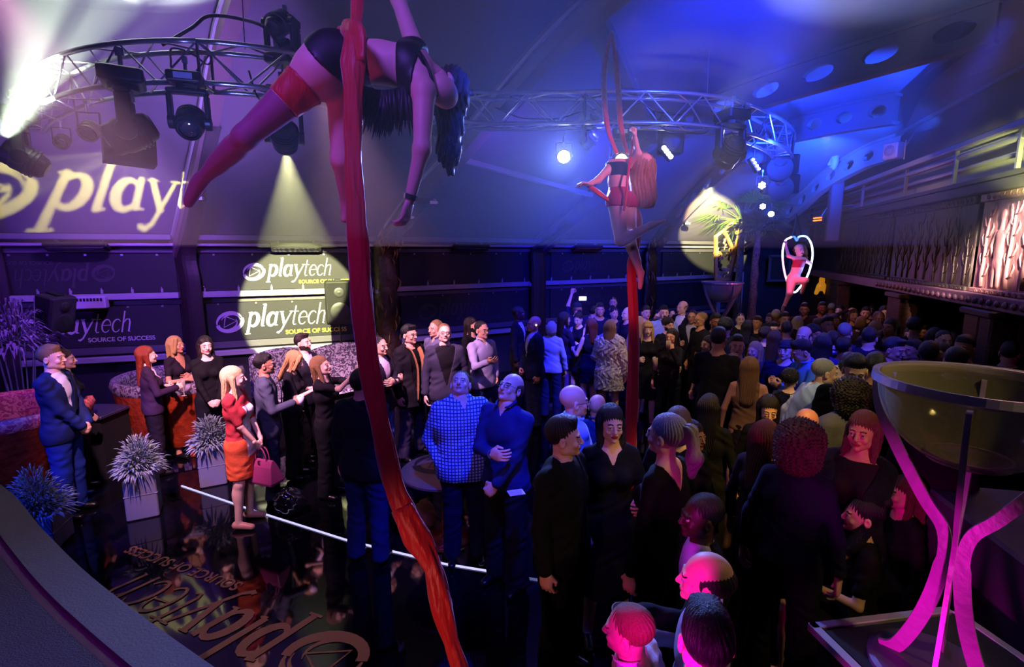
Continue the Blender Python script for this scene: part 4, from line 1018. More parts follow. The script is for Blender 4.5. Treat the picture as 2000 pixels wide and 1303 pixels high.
# upper wall: pale post, speakers, masks, heater
def on_right(px, py): v = ray(px, py); k = v.x/v.y; y = (5.7-.327*5.7)/(k-.327); return RW(y)+Vector((0, 0, CH+v.z*y/v.y))
p = on_right(1690, 330); m = MB(); m.box(Vector((p.x, p.y, 3.95))+RN*.5, (.24, .24, 1.9), FR, .02); tag(m.obj('upright_post', M('mauve_post', '5a4456', .6)), 'mauve upright post hanging from the beams above the red heater', 'post')
def mask(p, lab, s=1):
    r = thing('plaster_mask', lab, 'mask', p); R = frame(RN)
    P = [('e', (0, 0, .03), (.13, .09, .20), .02), ('s', (0, .08, .05), (0, .11, -.04), .02, .03, .02), ('-e', (.05, .085, .06), (.035, .03, .02), .01), ('-e', (-.05, .085, .06), (.035, .03, .02), .01), ('s', (-.08, .06, .10), (.08, .06, .10), .02, .02, .02), ('e', (0, .07, -.10), (.05, .03, .02), .01), ('s', (0, 0, .2), (0, 0, .26), .12, .10, .03)]
    V, Q = sdf(P, .009); V = V*s; V = V@np.array([list(RD), list(RN), [0, 0, 1]]); o = link('face', np_mesh('face', [(V, Q, 0)], [M('plaster', 'b0a4b4', .6)]), r); o['_l'] = 1
    m = MB(); m.lathe([(.13*s, .26*s), (.16*s, .30*s), (.15*s, .34*s), (.10*s, .36*s)], (0, 0, 0), None, 16); o = m.obj('crown', M('plaster', 'b0a4b4', .6), r, smooth=True)
mask(on_right(1860, 120)+RN*.35, 'large pale plaster face hanging high on the upper right', 1.25)
mask(on_right(1607, 368)+RN*.6, 'small pale plaster face hanging beside the far speaker', .85)
mask(on_right(1692, 440)+RN*.7+Vector((0, 0, 1.3)), 'pale plaster bracket on top of the mauve post', .9)
def box_speaker(px, py, s, lab, mat):
    p = on_right(px, py)+RN*.45; r = thing('wall_speaker', lab, 'speaker', p); R = frame(RN*.8-RD*.6); m = MB(); m.box(p, (s*.8, s, s*1.1), R, .02); m.obj('cabinet', mat, r)
    m = MB(); m.lathe([(s*.36, 0), (s*.30, .01), (s*.1, -.004), (.001, .003)], p+R@Vector((s*.41, 0, 0)), R @ Matrix.Rotation(PI/2, 3, 'Y'), 20); m.obj('cone', M('cone_lilac', '8a7c94', .5), r, smooth=True)
    m = MB(); q = p+R@Vector((-s*.2, s*.62, .05)); m.tube([q, q+Vector((0, 0, .2))-RN*.1, q+Vector((0, 0, .25))-RN*.42], .012, 6); m.tube([q-Vector((0, 0, .2)), q+Vector((0, 0, .1))], .012, 6); m.obj('bracket', m_steel, r); rebase(r)
box_speaker(1810, 292, .24, 'small white box speaker above the lit wall trough', M('spk_white', 'b09cb0', .5)); box_speaker(1577, 388, .26, 'small pale framed speaker under the farthest beam', M('spk_grey', '8a8c98', .5))
p = on_right(1875, 140)+RN*.15; r = thing('wall_fan', 'dark wall fan beside the large plaster face', 'fan', p+Vector((0, 0, -.3)))
R = frame(RN); m = MB(); 
for a in range(28):
    an = 2*PI*a/28; m.tube([p+R@Vector((.1, .03*math.cos(an), .03*math.sin(an))), p+R@Vector((.08, .2*math.cos(an), .2*math.sin(an))), p+R@Vector((0, .22*math.cos(an), .22*math.sin(an)))], .003, 4)
m.obj('cage', m_black, r); m = MB()
for a in range(4):
    an = PI/2*a; d = Vector((.02, math.cos(an), math.sin(an))); e = Vector((.03, -math.sin(an), math.cos(an))); m.add([p+R@(d*.03+e*.02), p+R@(d*.18+e*.07), p+R@(d*.19-e*.02), p+R@(d*.03-e*.02), p+R@(d*.03+e*.02+Vector((.01, 0, 0))), p+R@(d*.18+e*.07+Vector((.01, 0, 0))), p+R@(d*.19-e*.02+Vector((.01, 0, 0))), p+R@(d*.03-e*.02+Vector((.01, 0, 0)))], [(0, 1, 2, 3), (7, 6, 5, 4), (0, 4, 5, 1), (1, 5, 6, 2), (2, 6, 7, 3), (3, 7, 4, 0)])
m.obj('blades', M('fan_grey', '3a3840', .5), r); rebase(r)
p = on_right(1673, 427)+RN*.7; r = thing('patio_heater', 'glowing orange heater under the mauve post', 'heater', p); R = frame(RD+RN*.4); m = MB(); m.box(p, (.34, .14, .12), R, .012); m.obj('housing', m_black, r)
for s in (-.028, .028):
    m = MB(); q = p+R@Vector((0, -.075, s)); m.cyl(q-R@Vector((.14, 0, 0)), q+R@Vector((.14, 0, 0)), .014, n=8); m.obj('element', E('heat_glow', 'ff6a1c', 5), r)
    m = MB(); q = p+R@Vector((0, .075, s)); m.cyl(q-R@Vector((.14, 0, 0)), q+R@Vector((.14, 0, 0)), .014, n=8); m.obj('element', E('heat_glow', 'ff6a1c', 5), r)
m = MB(); m.tube([p+Vector((0, 0, .05)), p+Vector((0, 0, .25))-RN*.1, p-RN*.68+Vector((0, 0, .3))], .015, 6); m.obj('arm', m_steel, r); rebase(r)
# rear wall panels and windows
a, b = WB[7], RW(16.2); RU = (b-a).normalized(); BN = Vector((RU.y, -RU.x, 0))
for i, (x0, x1, z0, z1, c) in enumerate(((1500, 1542, 500, 548, '44443c'), (1555, 1592, 395, 470, '8a8676'), (1610, 1680, 400, 505, '5c5a50'))):
    p0, p1 = Py(x0, z1, 15.7), Py(x1, z0, 15.7); c0 = (p0+p1)/2; w_, h_ = abs(p1.x-p0.x), abs(p1.z-p0.z); m = MB(); m.box(c0, (w_, .05, h_)); struct(m.obj('window_%d' % (i+1), M('pane%d' % i, c, .5)))
    m = MB(); m.box(c0+Vector((0, -.03, h_/2)), (w_+.1, .06, .06)); m.box(c0+Vector((0, -.03, -h_/2)), (w_+.1, .06, .06)); m.box(c0+Vector((w_/2, -.03, 0)), (.06, .06, h_)); m.box(c0+Vector((-w_/2, -.03, 0)), (.06, .06, h_)); struct(m.obj('trim_%d' % (12+i), M('frame_pale', '7a7870', .6)))
p = Py(1588, 500, 15.2); m = MB(); m.box((p.x, p.y, 2), (.22, .22, 4)); tag(m.obj('corner_post', m_ribd), 'dark square post right of the hanging heart', 'post')
p = Py(1430, 555, 14.8); m = MB(); q = Py(1406, 535, 14.6); m.box((q.x, q.y, 1.25), (.10, .10, 2.1)); q2 = Py(1448, 535, 14.6); m.box((q2.x, q2.y, 1.25), (.10, .10, 2.1)); m.box(((q.x+q2.x)/2, q.y, 2.26), (q2.x-q.x+.1, .1, .1)); tag(m.obj('door_frame', m_white), 'pale upright frame behind the far glass bowl', 'frame')
# gilt ornament on the far side, a faint glow put into its gilt
for i, (px, py, y) in enumerate(((1604, 562, 13.6), )):
    p = Py(px, py, y); r = thing('gilt_ornament', 'golden glowing figure ornament right of the hanging heart', 'ornament', p-Vector((0, 0, .25))); V, Q = sdf([('e', (0, 0, .2), (.07, .07, .1), .03), ('e', (0, 0, .03), (.12, .1, .12), .04), ('s', (0, 0, .28), (0, 0, .42), .03, .01, .02), ('s', (.08, 0, -.02), (.14, 0, -.14), .06, .05, .03), ('s', (-.08, 0, -.02), (-.12, 0, -.14), .06, .05, .03)], .015)
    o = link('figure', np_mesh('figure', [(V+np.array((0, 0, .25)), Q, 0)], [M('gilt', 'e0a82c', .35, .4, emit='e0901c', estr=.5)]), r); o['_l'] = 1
    m = MB(); m.box((p.x, p.y, (p.z-.25)/2+.0), (.3, .3, p.z-.25)); tag(m.obj('ornament_plinth', m_ribd), 'dark plinth carrying the golden figure ornament', 'plinth')
for i in range(3):
    p = Py(1632+i*7, 560, 13.3); m = MB(); m.cyl(Vector((p.x, p.y, 1.55)), Vector((p.x, p.y, 2.35-.15*i)), .035, n=8); tag(m.obj('organ_pipe', M('brass_dim', 'a08a50', .35, .6)), ['leftmost of three slim brass tubes left of the far tiled column', 'middle one of three slim brass tubes left of the far tiled column', 'shortest rightmost slim brass tube left of the far tiled column'][i], 'tube')
# bar counter and back of the room on the right
c = RW(7.2)-RN*1.2
m = MB(); m.box(c+Vector((0, 0, .55)), (6.4, .5, 1.1), FR, .02); m.box(c+Vector((0, 0, 1.13)), (6.5, .62, .05), FR, .01); tag(m.obj('bar_counter', M('bar_wood', '1c100c', .35)), 'long dark bar counter under the wall relief', 'bar')
for i, (px, py, y) in enumerate(((1932, 668, 7.6), (1950, 684, 7.2))):
    p = Py(px, py, y); m = MB(); cpt = Vector((p.x, p.y, 1.155)); m.lathe([(.05, 0), (.055, .02), (.03, .05), (.035, .16), (.06, .22), (.05, .23), (.02, .17), (.001, .16)], cpt, None, 14); m.box(cpt+Vector((0, 0, p.z-1.155+.05)), (.001, .001, .001)) if False else None
    tag(m.obj('brass_cup', M('gilt_bar_glow', 'e0b030', .3, .5, emit='d8a020', estr=.35), smooth=True, loc=cpt), ['taller golden cup on the bar in front of the barman', 'golden cup on the bar right of the other one, behind the glass bowl'][i], 'cup')  # faint glow put into the gilt; the cups are no lamps
# ------------------------------------------------------------------ floor strips, carpeted platform, podium
for i, (pts, lab, em, st, w_) in enumerate(((((355, 950), (510, 1003), (680, 1057), (870, 1103), (968, 1119)), 'long white light strip let into the floor in front of the red dress', 'b8b4f4', 1.5, .015),
        (((1030, 1131), (1130, 1146), (1262, 1162)), 'dim light strip in the floor ending at the drink glass', '8088d0', .4, .020), (((1460, 1140), (1530, 1140), (1612, 1138), (1850, 1120)), 'dim light strip in the floor by the seated women', '8078c8', .35, .018),
        (((155, 862), (200, 885), (238, 903)), 'short white light strip beside the navy suited man', 'ffd8ff', 2.2, .03), (((216, 889), (270, 872)), 'short warm light strip meeting the white one at the planter', 'ffe8d0', 1.6, .03), (((155, 870), (205, 894)), 'thin pink light strip beside the navy suited man', 'ff3a70', 2.2, .022))):
    P = [Ph(x, y, 0) for x, y in pts]; m = MB()
    for a_, b_ in zip(P, P[1:]): m.box((a_+b_)/2+Vector((0, 0, .006)), ((b_-a_).length+.005, w_, .012), frame(b_-a_))
    tag(m.obj('floor_light_strip', E('strip%d' % i, em, st)), lab, 'light strip')
# curved carpeted platform at the lower left
ed = [Ph(x, y, 1.2) for x, y in ((-420, 760), (-160, 850), (0, 945), (80, 1030), (160, 1110), (260, 1190), (400, 1290), (520, 1370))]
ed = spline(ed, 5)
def offs(P, d):
    out = []
    for i, p in enumerate(P):
        t = (P[min(i+1, len(P)-1)]-P[max(i-1, 0)]).normalized(); nn = Vector((-t.y, t.x, 0)); out.append(p-nn*d*-1 if (Vector((0, -1, 0))-p).dot(nn) > 0 else p-nn*d)
    return out
e1, e2, e3 = offs(ed, .16), offs(ed, .21), offs(ed, 1.6)
r = thing('platform', 'curved carpeted platform filling the lower left corner', 'platform', (e3[10].x, e3[10].y, 0))
m = MB(); m.grid([ed, e1]); m.grid([[p-Vector((0, 0, .10)) for p in ed], ed]); m.grid([[Vector((p.x, p.y, 1.10)) for p in ed], [Vector((p.x, p.y, 1.10)) for p in e1]]); m.obj('edge_band', M('band_grey', '5c5860', .9, bump=.3, scale=80), r)
m = MB(); m.grid([[p-Vector((0, 0, .03)) for p in e1], [p-Vector((0, 0, .03)) for p in e2]]); m.grid([e1, [p-Vector((0, 0, .03)) for p in e1]]); m.obj('purple_lit_groove', M('groove', '5a1070', .5), r, )  # purple light along the edge is put into the groove's colour
m = MB(); bk = [Vector((p.x*.2-2.2, -1.6, 1.2)) for p in ed]; m.grid([e2, [a_.lerp(b_, .5) for a_, b_ in zip(e2, bk)], bk]); m.obj('carpet', M('carpet', '3c3444', .95, bump=.5, scale=120, var=.25), r)
m = MB(); m.grid([[Vector((p.x, p.y, 0)) for p in offs(ed, .05)], [p-Vector((0, 0, .1)) for p in offs(ed, .05)]]); m.obj('skirt', m_blackm, r); rebase(r)
# sponsor lettering laid on the floor, read from the other side
m_floorprint = M('floor_print', 'a8704c', .45); 
r = thing('floor_graphic', 'large wordmark laid on the glossy floor, upside down to us', 'floor graphic', (-1.6, 2.6, .001))
ux = (Ph(300, 1150, 0)-Ph(640, 1280, 0)).normalized(); uy = -Vector((-ux.y, ux.x, 0)); uy = Vector((ux.y, -ux.x, 0)); uy = uy if uy.y < 0 else -uy
m = MB(); sc_ = .36; org = Ph(640, 1290, 0)+ux*(.95*sc_)-uy*(.42*sc_); print_mark(m, org, ux, uy, (0, 0, 1), sc_, th=.004); m.obj('wordmark', m_floorprint, r)
tagline(r, org+ux*(2.5*sc_)-uy*(.62*sc_)+Vector((0, 0, .004)), ux, uy, sc_*.42, m_floorprint); rebase(r)

# giant glass bowls on curved legs
def bowl(c, R, hgt, lab, zb, leg_m, glass_m, thick=1.0, rot=0):
    """c: rim centre; zb: height of the foot"""
    r = thing('champagne_bowl', lab, 'glass bowl', (c.x, c.y, zb)); H = c.z-zb
    m = MB(); m.lathe([(R, 0), (R*1.06, .004), (R*1.07, -.03), (R*1.0, -.045), (R*.985, -.03), (R*.985, 0), (R, 0)], c, None, 64); m.obj('rim', M('rim_acrylic', 'b0a0b8', .15, .2, coat=1), r, smooth=False)
    m = MB(); pr = [(R*math.cos(t), -R*1.05*math.sin(t)) for t in [PI/2*i/14 for i in range(14)]]+[(.002, -R*1.05)]; m.lathe([(a, b-.02) for a, b in pr]+[(max(.001, a-.012), b-.008) for a, b in pr[::-1]], c, None, 64); m.obj('bowl', glass_m, r, smooth=True)
    m = MB(); zc = c.z-R*1.05; m.lathe([(R*.40, -.012), (R*.42, -.012), (R*.42, .015), (R*.39, .015), (R*.39, -.012)], (c.x, c.y, zc+.02), None, 32); m.obj('collar', leg_m, r)
    n = 4
    for q in range(n):
        a = rot+q*2*PI/n; d = Vector((math.cos(a), math.sin(a), 0)); sd = Vector((-d.y, d.x, 0))
        prof = [(R*.99, H-.06), (R*.93, H-R*.55), (R*.70, H-R*1.05), (R*.36, H-R*1.65), (.045, H*.50), (.035, H*.38), (.075, H*.20), (.15, H*.045), (R*.62, .02)]
        pts = spline([Vector((c.x, c.y, zb))+d*x+Vector((0, 0, z)) for x, z in prof], 5); m = MB(); vs = []; wd = .024*thick
        for i, p in enumerate(pts):
            t = (pts[min(i+1, len(pts)-1)]-pts[max(i-1, 0)]).normalized(); nn = t.cross(sd).normalized()*.010
            ww = wd*(1.25 if i > len(pts)*.6 else 1); vs += [p+nn*ww*100+sd*.009*thick, p-nn*ww*100+sd*.009*thick, p-nn*ww*100-sd*.009*thick, p+nn*ww*100-sd*.009*thick]
        m.add(vs, [(i*4+j, i*4+(j+1) % 4, (i+1)*4+(j+1) % 4, (i+1)*4+j) for i in range(len(pts)-1) for j in range(4)]+[(3, 2, 1, 0), tuple(len(pts)*4-4+j for j in range(4))]); m.obj('leg', leg_m, r)
    m = MB(); m.lathe([(.001, .03), (R*.70, .03), (R*.76, .02), (R*.76, 0), (.001, 0)], (c.x, c.y, zb), None, 48); m.obj('base', M('bowl_base', '3c2c54', .5), r)
    rebase(r); return r
m_leg = M('leg_metal', 'a890b0', .42, .35, bump=.12, scale=30)
def mat_glass(name, tint, alpha, rough=.08):
    if name in MATS: return MATS[name]
    m = bpy.data.materials.new(name); MATS[name] = m; m.use_nodes = True; nt = m.node_tree; nt.nodes.clear()
    o = nt.nodes.new('ShaderNodeOutputMaterial'); mx = nt.nodes.new('ShaderNodeMixShader'); t = nt.nodes.new('ShaderNodeBsdfTransparent'); t.inputs[0].default_value = (*lin(tint), 1)
    p = nt.nodes.new('ShaderNodeBsdfPrincipled'); p.inputs['Base Color'].default_value = (.62, .56, .44, 1); p.inputs['Roughness'].default_value = rough; p.inputs['Specular IOR Level'].default_value = .9
    lw = nt.nodes.new('ShaderNodeLayerWeight'); lw.inputs[0].default_value = .35; mr = nt.nodes.new('ShaderNodeMapRange'); mr.inputs[3].default_value = alpha; mr.inputs[4].default_value = min(1, alpha*3.2)
    nt.links.new(lw.outputs['Facing'], mr.inputs[0]); nt.links.new(mr.outputs[0], mx.inputs[0]); nt.links.new(t.outputs[0], mx.inputs[1]); nt.links.new(p.outputs[0], mx.inputs[2]); nt.links.new(mx.outputs[0], o.inputs[0]); return m
g_bowl = mat_glass('bowl_glass', 'd0ccc0', .13)
bc = Pd(1914, 745, 2.12); bc.z = 2.27
bowl(bc, .345, 0, 'giant clear bowl on curved pink lit legs in the right foreground', .89, m_leg, g_bowl, rot=-.80)
fc = Py(1411, 551, 12.0); bowl(fc, .44, 0, 'distant giant glass bowl on a stand below the palm leaves', .35, M('leg_far', '9a98a0', .4, .4), mat_glass('bowl_glass2', 'd8d8d8', .25), thick=1.3, rot=.2)
m = MB(); m.box((fc.x, fc.y, .175), (1.1, 1.1, .35), ch=.02); tag(m.obj('plinth', m_ribd), 'dark plinth under the distant glass bowl', 'plinth')
# podium under the near bowl
r = thing('podium', 'dark podium with a pale metal frame under the near bowl', 'podium', (bc.x, bc.y+.1, 0)); c1_ = Ph(1590, 1230, .865); c2_ = Ph(1858, 1197, .865); dx = (c2_-c1_); LX = dx.length; dx.normalize(); dy = Vector((dx.y, -dx.x, 0))
cc = c1_+dx*(LX/2)+dy*.5; m = MB(); m.box((cc.x, cc.y, .44), (LX-.02, .98, .86), frame(dx), ch=.01); m.box((cc.x, cc.y, .878), (LX-.06, .92, .02), frame(dx)); m.obj('body', M('podium_dark', '0c0a12', .5), r)
m = MB(); z_ = Vector((0, 0, 0))
for s_, e_ in ((c1_, c1_+dx*LX), (c1_+dx*LX, c1_+dx*LX+dy*1.0), (c1_+dy*1.0, c1_+dx*LX+dy*1.0), (c1_, c1_+dy*1.0)): m.box((s_+e_)/2+Vector((0, 0, .005)), ((e_-s_).length+.045, .045, .045), frame(e_-s_), ch=.004)
m.obj('metal_frame', M('frame_metal', 'a8a4b4', .4, .4), r); rebase(r)
# purple side counter at the far right
a_ = Ph(1885, 1010, 1.0); m = MB(); m.box((3.15, 2.55, .6), (.9, 1.5, 1.2), Rz(-.2), ch=.02); tag(m.obj('side_counter', M('side_purple', '3a2044', .6, bump=.1)), 'dark purple side counter behind the near bowl legs', 'counter')
# ------------------------------------------------------------------ lighting truss
TP = [(-8.6, 9.2), (-6.9, 7.6), (-5.6, 6.5), (-4.4, 5.75), (-3.3, 5.5), (-2.4, 5.75), (-1.5, 6.5), (-.55, 7.1), (.45, 7.15), (1.25, 7.1), (2.1, 7.15), (2.9, 7.45), (3.7, 8.1), (4.5, 9.0), (5.2, 10.2), (5.6, 11.3)]
TP = resample(spline([Vector((x, y, 4.62)) for x, y in TP], 6), 96)
LT = ['faint left end of the curved truss behind the bright beam', 'curved truss section above the two small hanging lights', 'shiny curved truss section above the projected word', 'truss section passing behind the near aerialist',
      'blue lit straight truss section over the middle of the hall', 'bright curved truss section above the second aerialist', 'truss section curving away to the right', 'dark far end of the truss above the black speakers']
H_ = .19
def trsec(k, i0, i1):
    P = TP[i0:i1+1]; r = thing('lighting_truss', LT[k], 'truss', P[0], 0, 'sections of the curved lighting truss')
    ch = []
    for sy, sz in ((1, 1), (-1, 1), (1, -1), (-1, -1)):
        line = []
        for i, p in enumerate(P):
            t = (TP[min(i0+i+1, 96)]-TP[max(i0+i-1, 0)]).normalized(); n = Vector((-t.y, t.x, 0)); line.append(p+n*H_*sy*.8+Vector((0, 0, H_*sz)))
        ch.append(line); m = MB(); m.tube(line, .026, 10); m.obj('chord', m_alu, r, smooth=True)
    for (A, B) in ((0, 2), (1, 3), (0, 1), (2, 3)):
        a, b = ch[A], ch[B]; st = 2; n = len(P)-1; flip = False
        for i in range(0, n, st):
            j = min(i+st, n); p, q = (a[i], b[j]) if not flip else (b[i], a[j]); flip = not flip
            m = MB(); m.tube([p, q], .010, 6); m.obj('brace', m_alu, r)
    for e in (0, -1):
        m = MB(); c = [l[e] for l in ch]
        for p, q in ((c[0], c[1]), (c[1], c[3]), (c[3], c[2]), (c[2], c[0])): m.tube([p, q], .016, 6)
        m.obj('end_frame', m_alu, r)
    rebase(r)
for k in range(8): trsec(k, k*12, k*12+12)
# cables over the truss
def cable(pts, lab, rad=.012, mat=None, n=8):
    m = MB(); P = spline(pts, n); m.tube(P, rad, 5); return tag(m.obj('cable', mat or m_black, smooth=True), lab, 'cable')
def tpos(px):                                     # place along the truss seen at image column px
    best = min(TP, key=lambda p: abs(p.x/(p.y*CP-(p.z-CH)*SP)*1000+1000-px) if p.y > 0 else 9e9); return best
rr = random.Random(3)
for i, (x0, x1, dz) in enumerate(((320, 560, .30), (330, 420, .10), (470, 560, -.28), (1185, 1300, .05), (1290, 1420, -.25), (1400, 1500, -.3), (960, 1180, -.05))):
    a, b = tpos(x0), tpos(x1); pts = [a.lerp(b, t)+Vector((rr.uniform(-.08, .08), rr.uniform(-.1, .1), dz*math.sin(PI*t)*1.2+(.22 if dz > .1 else 0)*1+rr.uniform(-.04, .04))) for t in (0, .2, .4, .6, .8, 1)]
    cable(pts, ['thick black cable arching over the shiny truss section', 'black cable looping inside the shiny truss section', 'black cable drooping below the truss by the near aerialist', 'cable lying on the bright truss section', 'cable drooping under the truss right of the second aerialist',
                'tangled cable under the truss where it curves away', 'cable lying along the blue lit truss'][i], .018 if i == 0 else .010)
for i, px in enumerate((497, 1372)):
    p = tpos(px)+Vector((0, 0, .2)); m = MB(); m.cyl(p, p+Vector((0, .1, 2.0)), .006, n=6); tag(m.obj('hanging_wire', m_steel), ['steel wire holding the truss behind the near dancer', 'steel wire holding the truss near the blue roof panel'][i], 'wire')
# ------------------------------------------------------------------ lamps
def moving_head(top, aim, s, lab, lens=None, lstr=8, spot=None, name='moving_head_light', body=None, ring=False, par=False, up=False):
    top = Vector(top); aim = Vector(aim); r = thing(name, lab, 'stage light', top); body = body or m_black; sg = -1 if not up else 1
    hc = top+Vector((0, 0, sg*(.62 if not par else .28)*s)); d = (aim-hc).normalized()
    hd = Vector((d.x, d.y, 0)); hd = hd.normalized() if hd.length > .05 else Vector((0, -1, 0)); sdv = Vector((-hd.y, hd.x, 0)); R = Matrix((hd, sdv, Vector((0, 0, 1)))).transposed()
    m = MB(); m.cyl(top+Vector((0, 0, sg*-.12*s)), top+Vector((0, 0, sg*.05*s)), .02*s, n=8); m.box(top+Vector((0, 0, sg*-.12*s)), (.07*s, .05*s, .07*s), R); m.obj('clamp', m_steel, r)
    if not par:
        m = MB(); m.box(top+Vector((0, 0, sg*.11*s)), (.36*s, .38*s, .14*s), R, ch=.02*s); m.obj('base', body, r, bevel=.008*s)
        m = MB(); m.box(top+R@Vector((.181*s, 0, sg*.11*s)), (.006, .20*s, .07*s), R); m.obj('display', M('panel_lilac', '8c86a8', .3), r)
        m = MB(); m.cyl(top+Vector((0, 0, sg*.18*s)), top+Vector((0, 0, sg*.23*s)), .13*s, n=20); m.box(top+Vector((0, 0, sg*.25*s)), (.14*s, .46*s, .07*s), R, ch=.02*s)
        for q in (-1, 1):
            m.box(hc+R@Vector((0, q*.205*s, -sg*.16*s)), (.13*s, .055*s, .36*s), R, ch=.015*s); m.cyl(hc+R@Vector((0, q*.235*s, 0)), hc+R@Vector((0, q*.17*s, 0)), .085*s, n=16)
        m.obj('yoke', body, r, bevel=.005*s)
    else:
        m = MB()
        for q in (-1, 1): m.box(hc+R@Vector((0, q*.15*s, -sg*.12*s)), (.035*s, .012*s, .26*s), R)
        m.box(hc+R@Vector((0, 0, -sg*.25*s)), (.04*s, .31*s, .014*s), R); m.obj('yoke', m_black, r)
    RH = frame(d) @ Matrix.Rotation(PI/2, 3, 'Y')
    pf = [(.001, -.24), (.09, -.24), (.125, -.21), (.15, -.12), (.165, -.02), (.165, .06), (.15, .09), (.15, .16), (.135, .19), (.118, .19), (.118, .165)] if not par else [(.001, -.17), (.06, -.17), (.09, -.13), (.115, -.05), (.125, .10), (.13, .11), (.118, .11), (.112, .08)]
    m = MB(); m.lathe([(a*s, b*s) for a, b in pf], hc, RH, 28); ho_ = m.obj('head', body, r, smooth=False)
    m = MB()
    for z in ((-.14, -.10, -.06) if not par else (-.06, -.02, .02)):
        m.lathe([(.150*s*(1 if not par else .78), z*s), (.172*s*(1 if not par else .78), z*s), (.172*s*(1 if not par else .78), (z+.018)*s), (.150*s*(1 if not par else .78), (z+.018)*s)], hc, RH, 28)
    m.obj('cooling_fin', body, ho_)
    zl = .165*s if not par else .085*s; lr = .118*s if not par else .113*s
    lm = E('lens_'+lens+str(lstr), lens, lstr) if lens else M('lens_off', '20202c', .05, spec=1, coat=1)
    m = MB()
    if ring:
        for q in range(7):
            a = q*PI/3; rr_ = 0 if q == 6 else lr*.62; cpt = hc+RH@Vector((rr_*math.cos(a), rr_*math.sin(a), zl)); m.lathe([(.001, .02*s), (lr*.22, .014*s), (lr*.29, .0)], cpt, RH, 12)
        m.obj('led_cluster', lm, ho_)
    else:
        m.lathe([(.001, .035*s), (lr*.5, .028*s), (lr*.85, .012*s), (lr*.98, 0)], hc+RH@Vector((0, 0, zl)), RH, 24); m.obj('lens', lm, ho_, smooth=True)
    rebase(r)
    if spot:
        col, pw, deg, bl = spot; lamp_spot(hc+d*(.30*s), hc+d*5, col, pw, deg, bl, .04, parent=r)
    return r, hc, d
def tb(px, dy=0, dz=-.24): p = tpos(px).copy(); return p+Vector((0, dy, dz))
def at(px, py, y, aim, s, lab, **k):               # head centre wanted at the image point
    par = k.get('par'); c = Py(px, py, y); up = k.get('up'); return moving_head(c+Vector((0, 0, (.62 if not par else .28)*s*(1 if not up else -1))), aim, s, lab, **k)
FL = lambda px, py: Ph(px, py, 1.4)
moving = []
at(45, 310, 6.1, (-9.5, 3.5, 6.5), .95, 'moving head light at the left edge below the bright beam', lens='f4ffe0', lstr=25)
at(122, 276, 6.6, (-4, 2, 1), .62, 'small dark stage light left of the chrome par can', par=True)
at(176, 255, 6.0, (-4, 2, 1), .75, 'shiny par can with visible cooling rings, left part of the truss', par=True, body=M('par_bronze', '8a8468', .3, .6))
at(251, 262, 5.2, (-6.5, 3.5, 2.2), 1.0, 'large moving head light with its lilac display, over the projected word', body=M('gear_dark', '15141c', .4))
at(372, 240, 5.3, (-2.0, 2, 1), .78, 'dark moving head light hanging before the pale roof rib')
sp_b = at(556, 268, 5.9, Py(588, 572, 9.2), .86, 'moving head light throwing the pool of light on the banner', lens='f8ffd8', lstr=8, spot=('f6f4a8', 8000, 28, .08))
at(545, 45, 5.9, (-2.2, 9, 7.5), .72, 'moving head light standing upright on top of the truss', up=True, lens='8aa8ff', lstr=2)
at(562, 105, 6.0, (-2.2, 9, 2.5), .62, 'dark moving head light hung on the truss beside the black shorts')
at(860, 262, 6.8, (-1, 10, 3), .62, 'dark stage light behind the hanging brown hair')
at(1101, 306, 7.3, (0, 0, 2.75), .72, 'blazing blue white round light left of the second aerialist', par=True, lens='dfe8ff', lstr=60, spot=('6a86ff', 2600, 75, .8))
at(1212, 313, 7.0, (.6, 0, 2.7), .66, 'moving head light with a round white lens above the second aerialist', lens='fffce8', lstr=30, spot=('fff0c8', 260, 34, .5))
at(1150, 275, 7.15, (-1, 9, 2), .55, 'dark moving head light between the two bright lenses')
at(1425, 300, 7.3, (2, 10, 1), .95, 'big dark moving head light hanging where the truss curves away')
at(1395, 130, 8.4, (2, 12, 8), .6, 'dim stage light standing on the truss by the beam with openings', up=True)
at(1197, 5, 7.4, (1, 4, 1), .5, 'dark stage light at the top edge above the second aerialist')
at(1488, 362, 9.6, (.2, 0, 2.6), .62, 'cluster of seven round white leds right of the truss bend', par=True, lens='e6e4ff', lstr=22, ring=True, spot=('8a90ff', 300, 60, .7))
at(1490, 403, 10.4, (-.5, 0, 2.2), .55, 'white glowing stage light directly below the led cluster', par=True, lens='f4ecff', lstr=25, ring=True)
at(1506, 418, 10.8, (.3, 0, 2.6), .5, 'bright round light just right of the palm crown', par=True, lens='ffffe8', lstr=28)
def ledbar(px0, py0, px1, py1, y, n, lab, dot=.033):
    a, b = Py(px0, py0, y), Py(px1, py1, y); r = thing('led_bar', lab, 'stage light', a); d = (b-a).normalized(); R = frame(d, Vector((0, 1, .01))); m = MB(); m.box((a+b)/2+Vector((0, .06, 0)), ((b-a).length+.09, .10, .09), frame(d), ch=.01); m.obj('housing', m_black, r)
    for i in range(n):
        p = a.lerp(b, i/(n-1))+Vector((0, -.005, 0)); m = MB(); m.lathe([(.001, .025), (dot*.7, .018), (dot, 0)], p, Matrix.Rotation(PI/2, 3, 'X'), 12); m.obj('led', E('led_white', 'eceaff', 22), r, smooth=True)
    m = MB(); m.cyl((a+b)/2+Vector((0, .08, .05)), (a+b)/2+Vector((0, .08, .55)), .012); m.obj('bracket', m_black, r); rebase(r)
ledbar(1297, 289, 1310, 306, 7.4, 4, 'short slanted bar of four white leds right of the second aerialist')
ledbar(1471, 312, 1482, 330, 8.6, 4, 'tiny slanted bar of leds in front of the black speakers', .022)
q = Py(1470, 300, 9.4); speaker(q, Vector((-.3, -1, -.1)), .42, .4, .34, 'tilted grey speaker beside the tiny led bar')
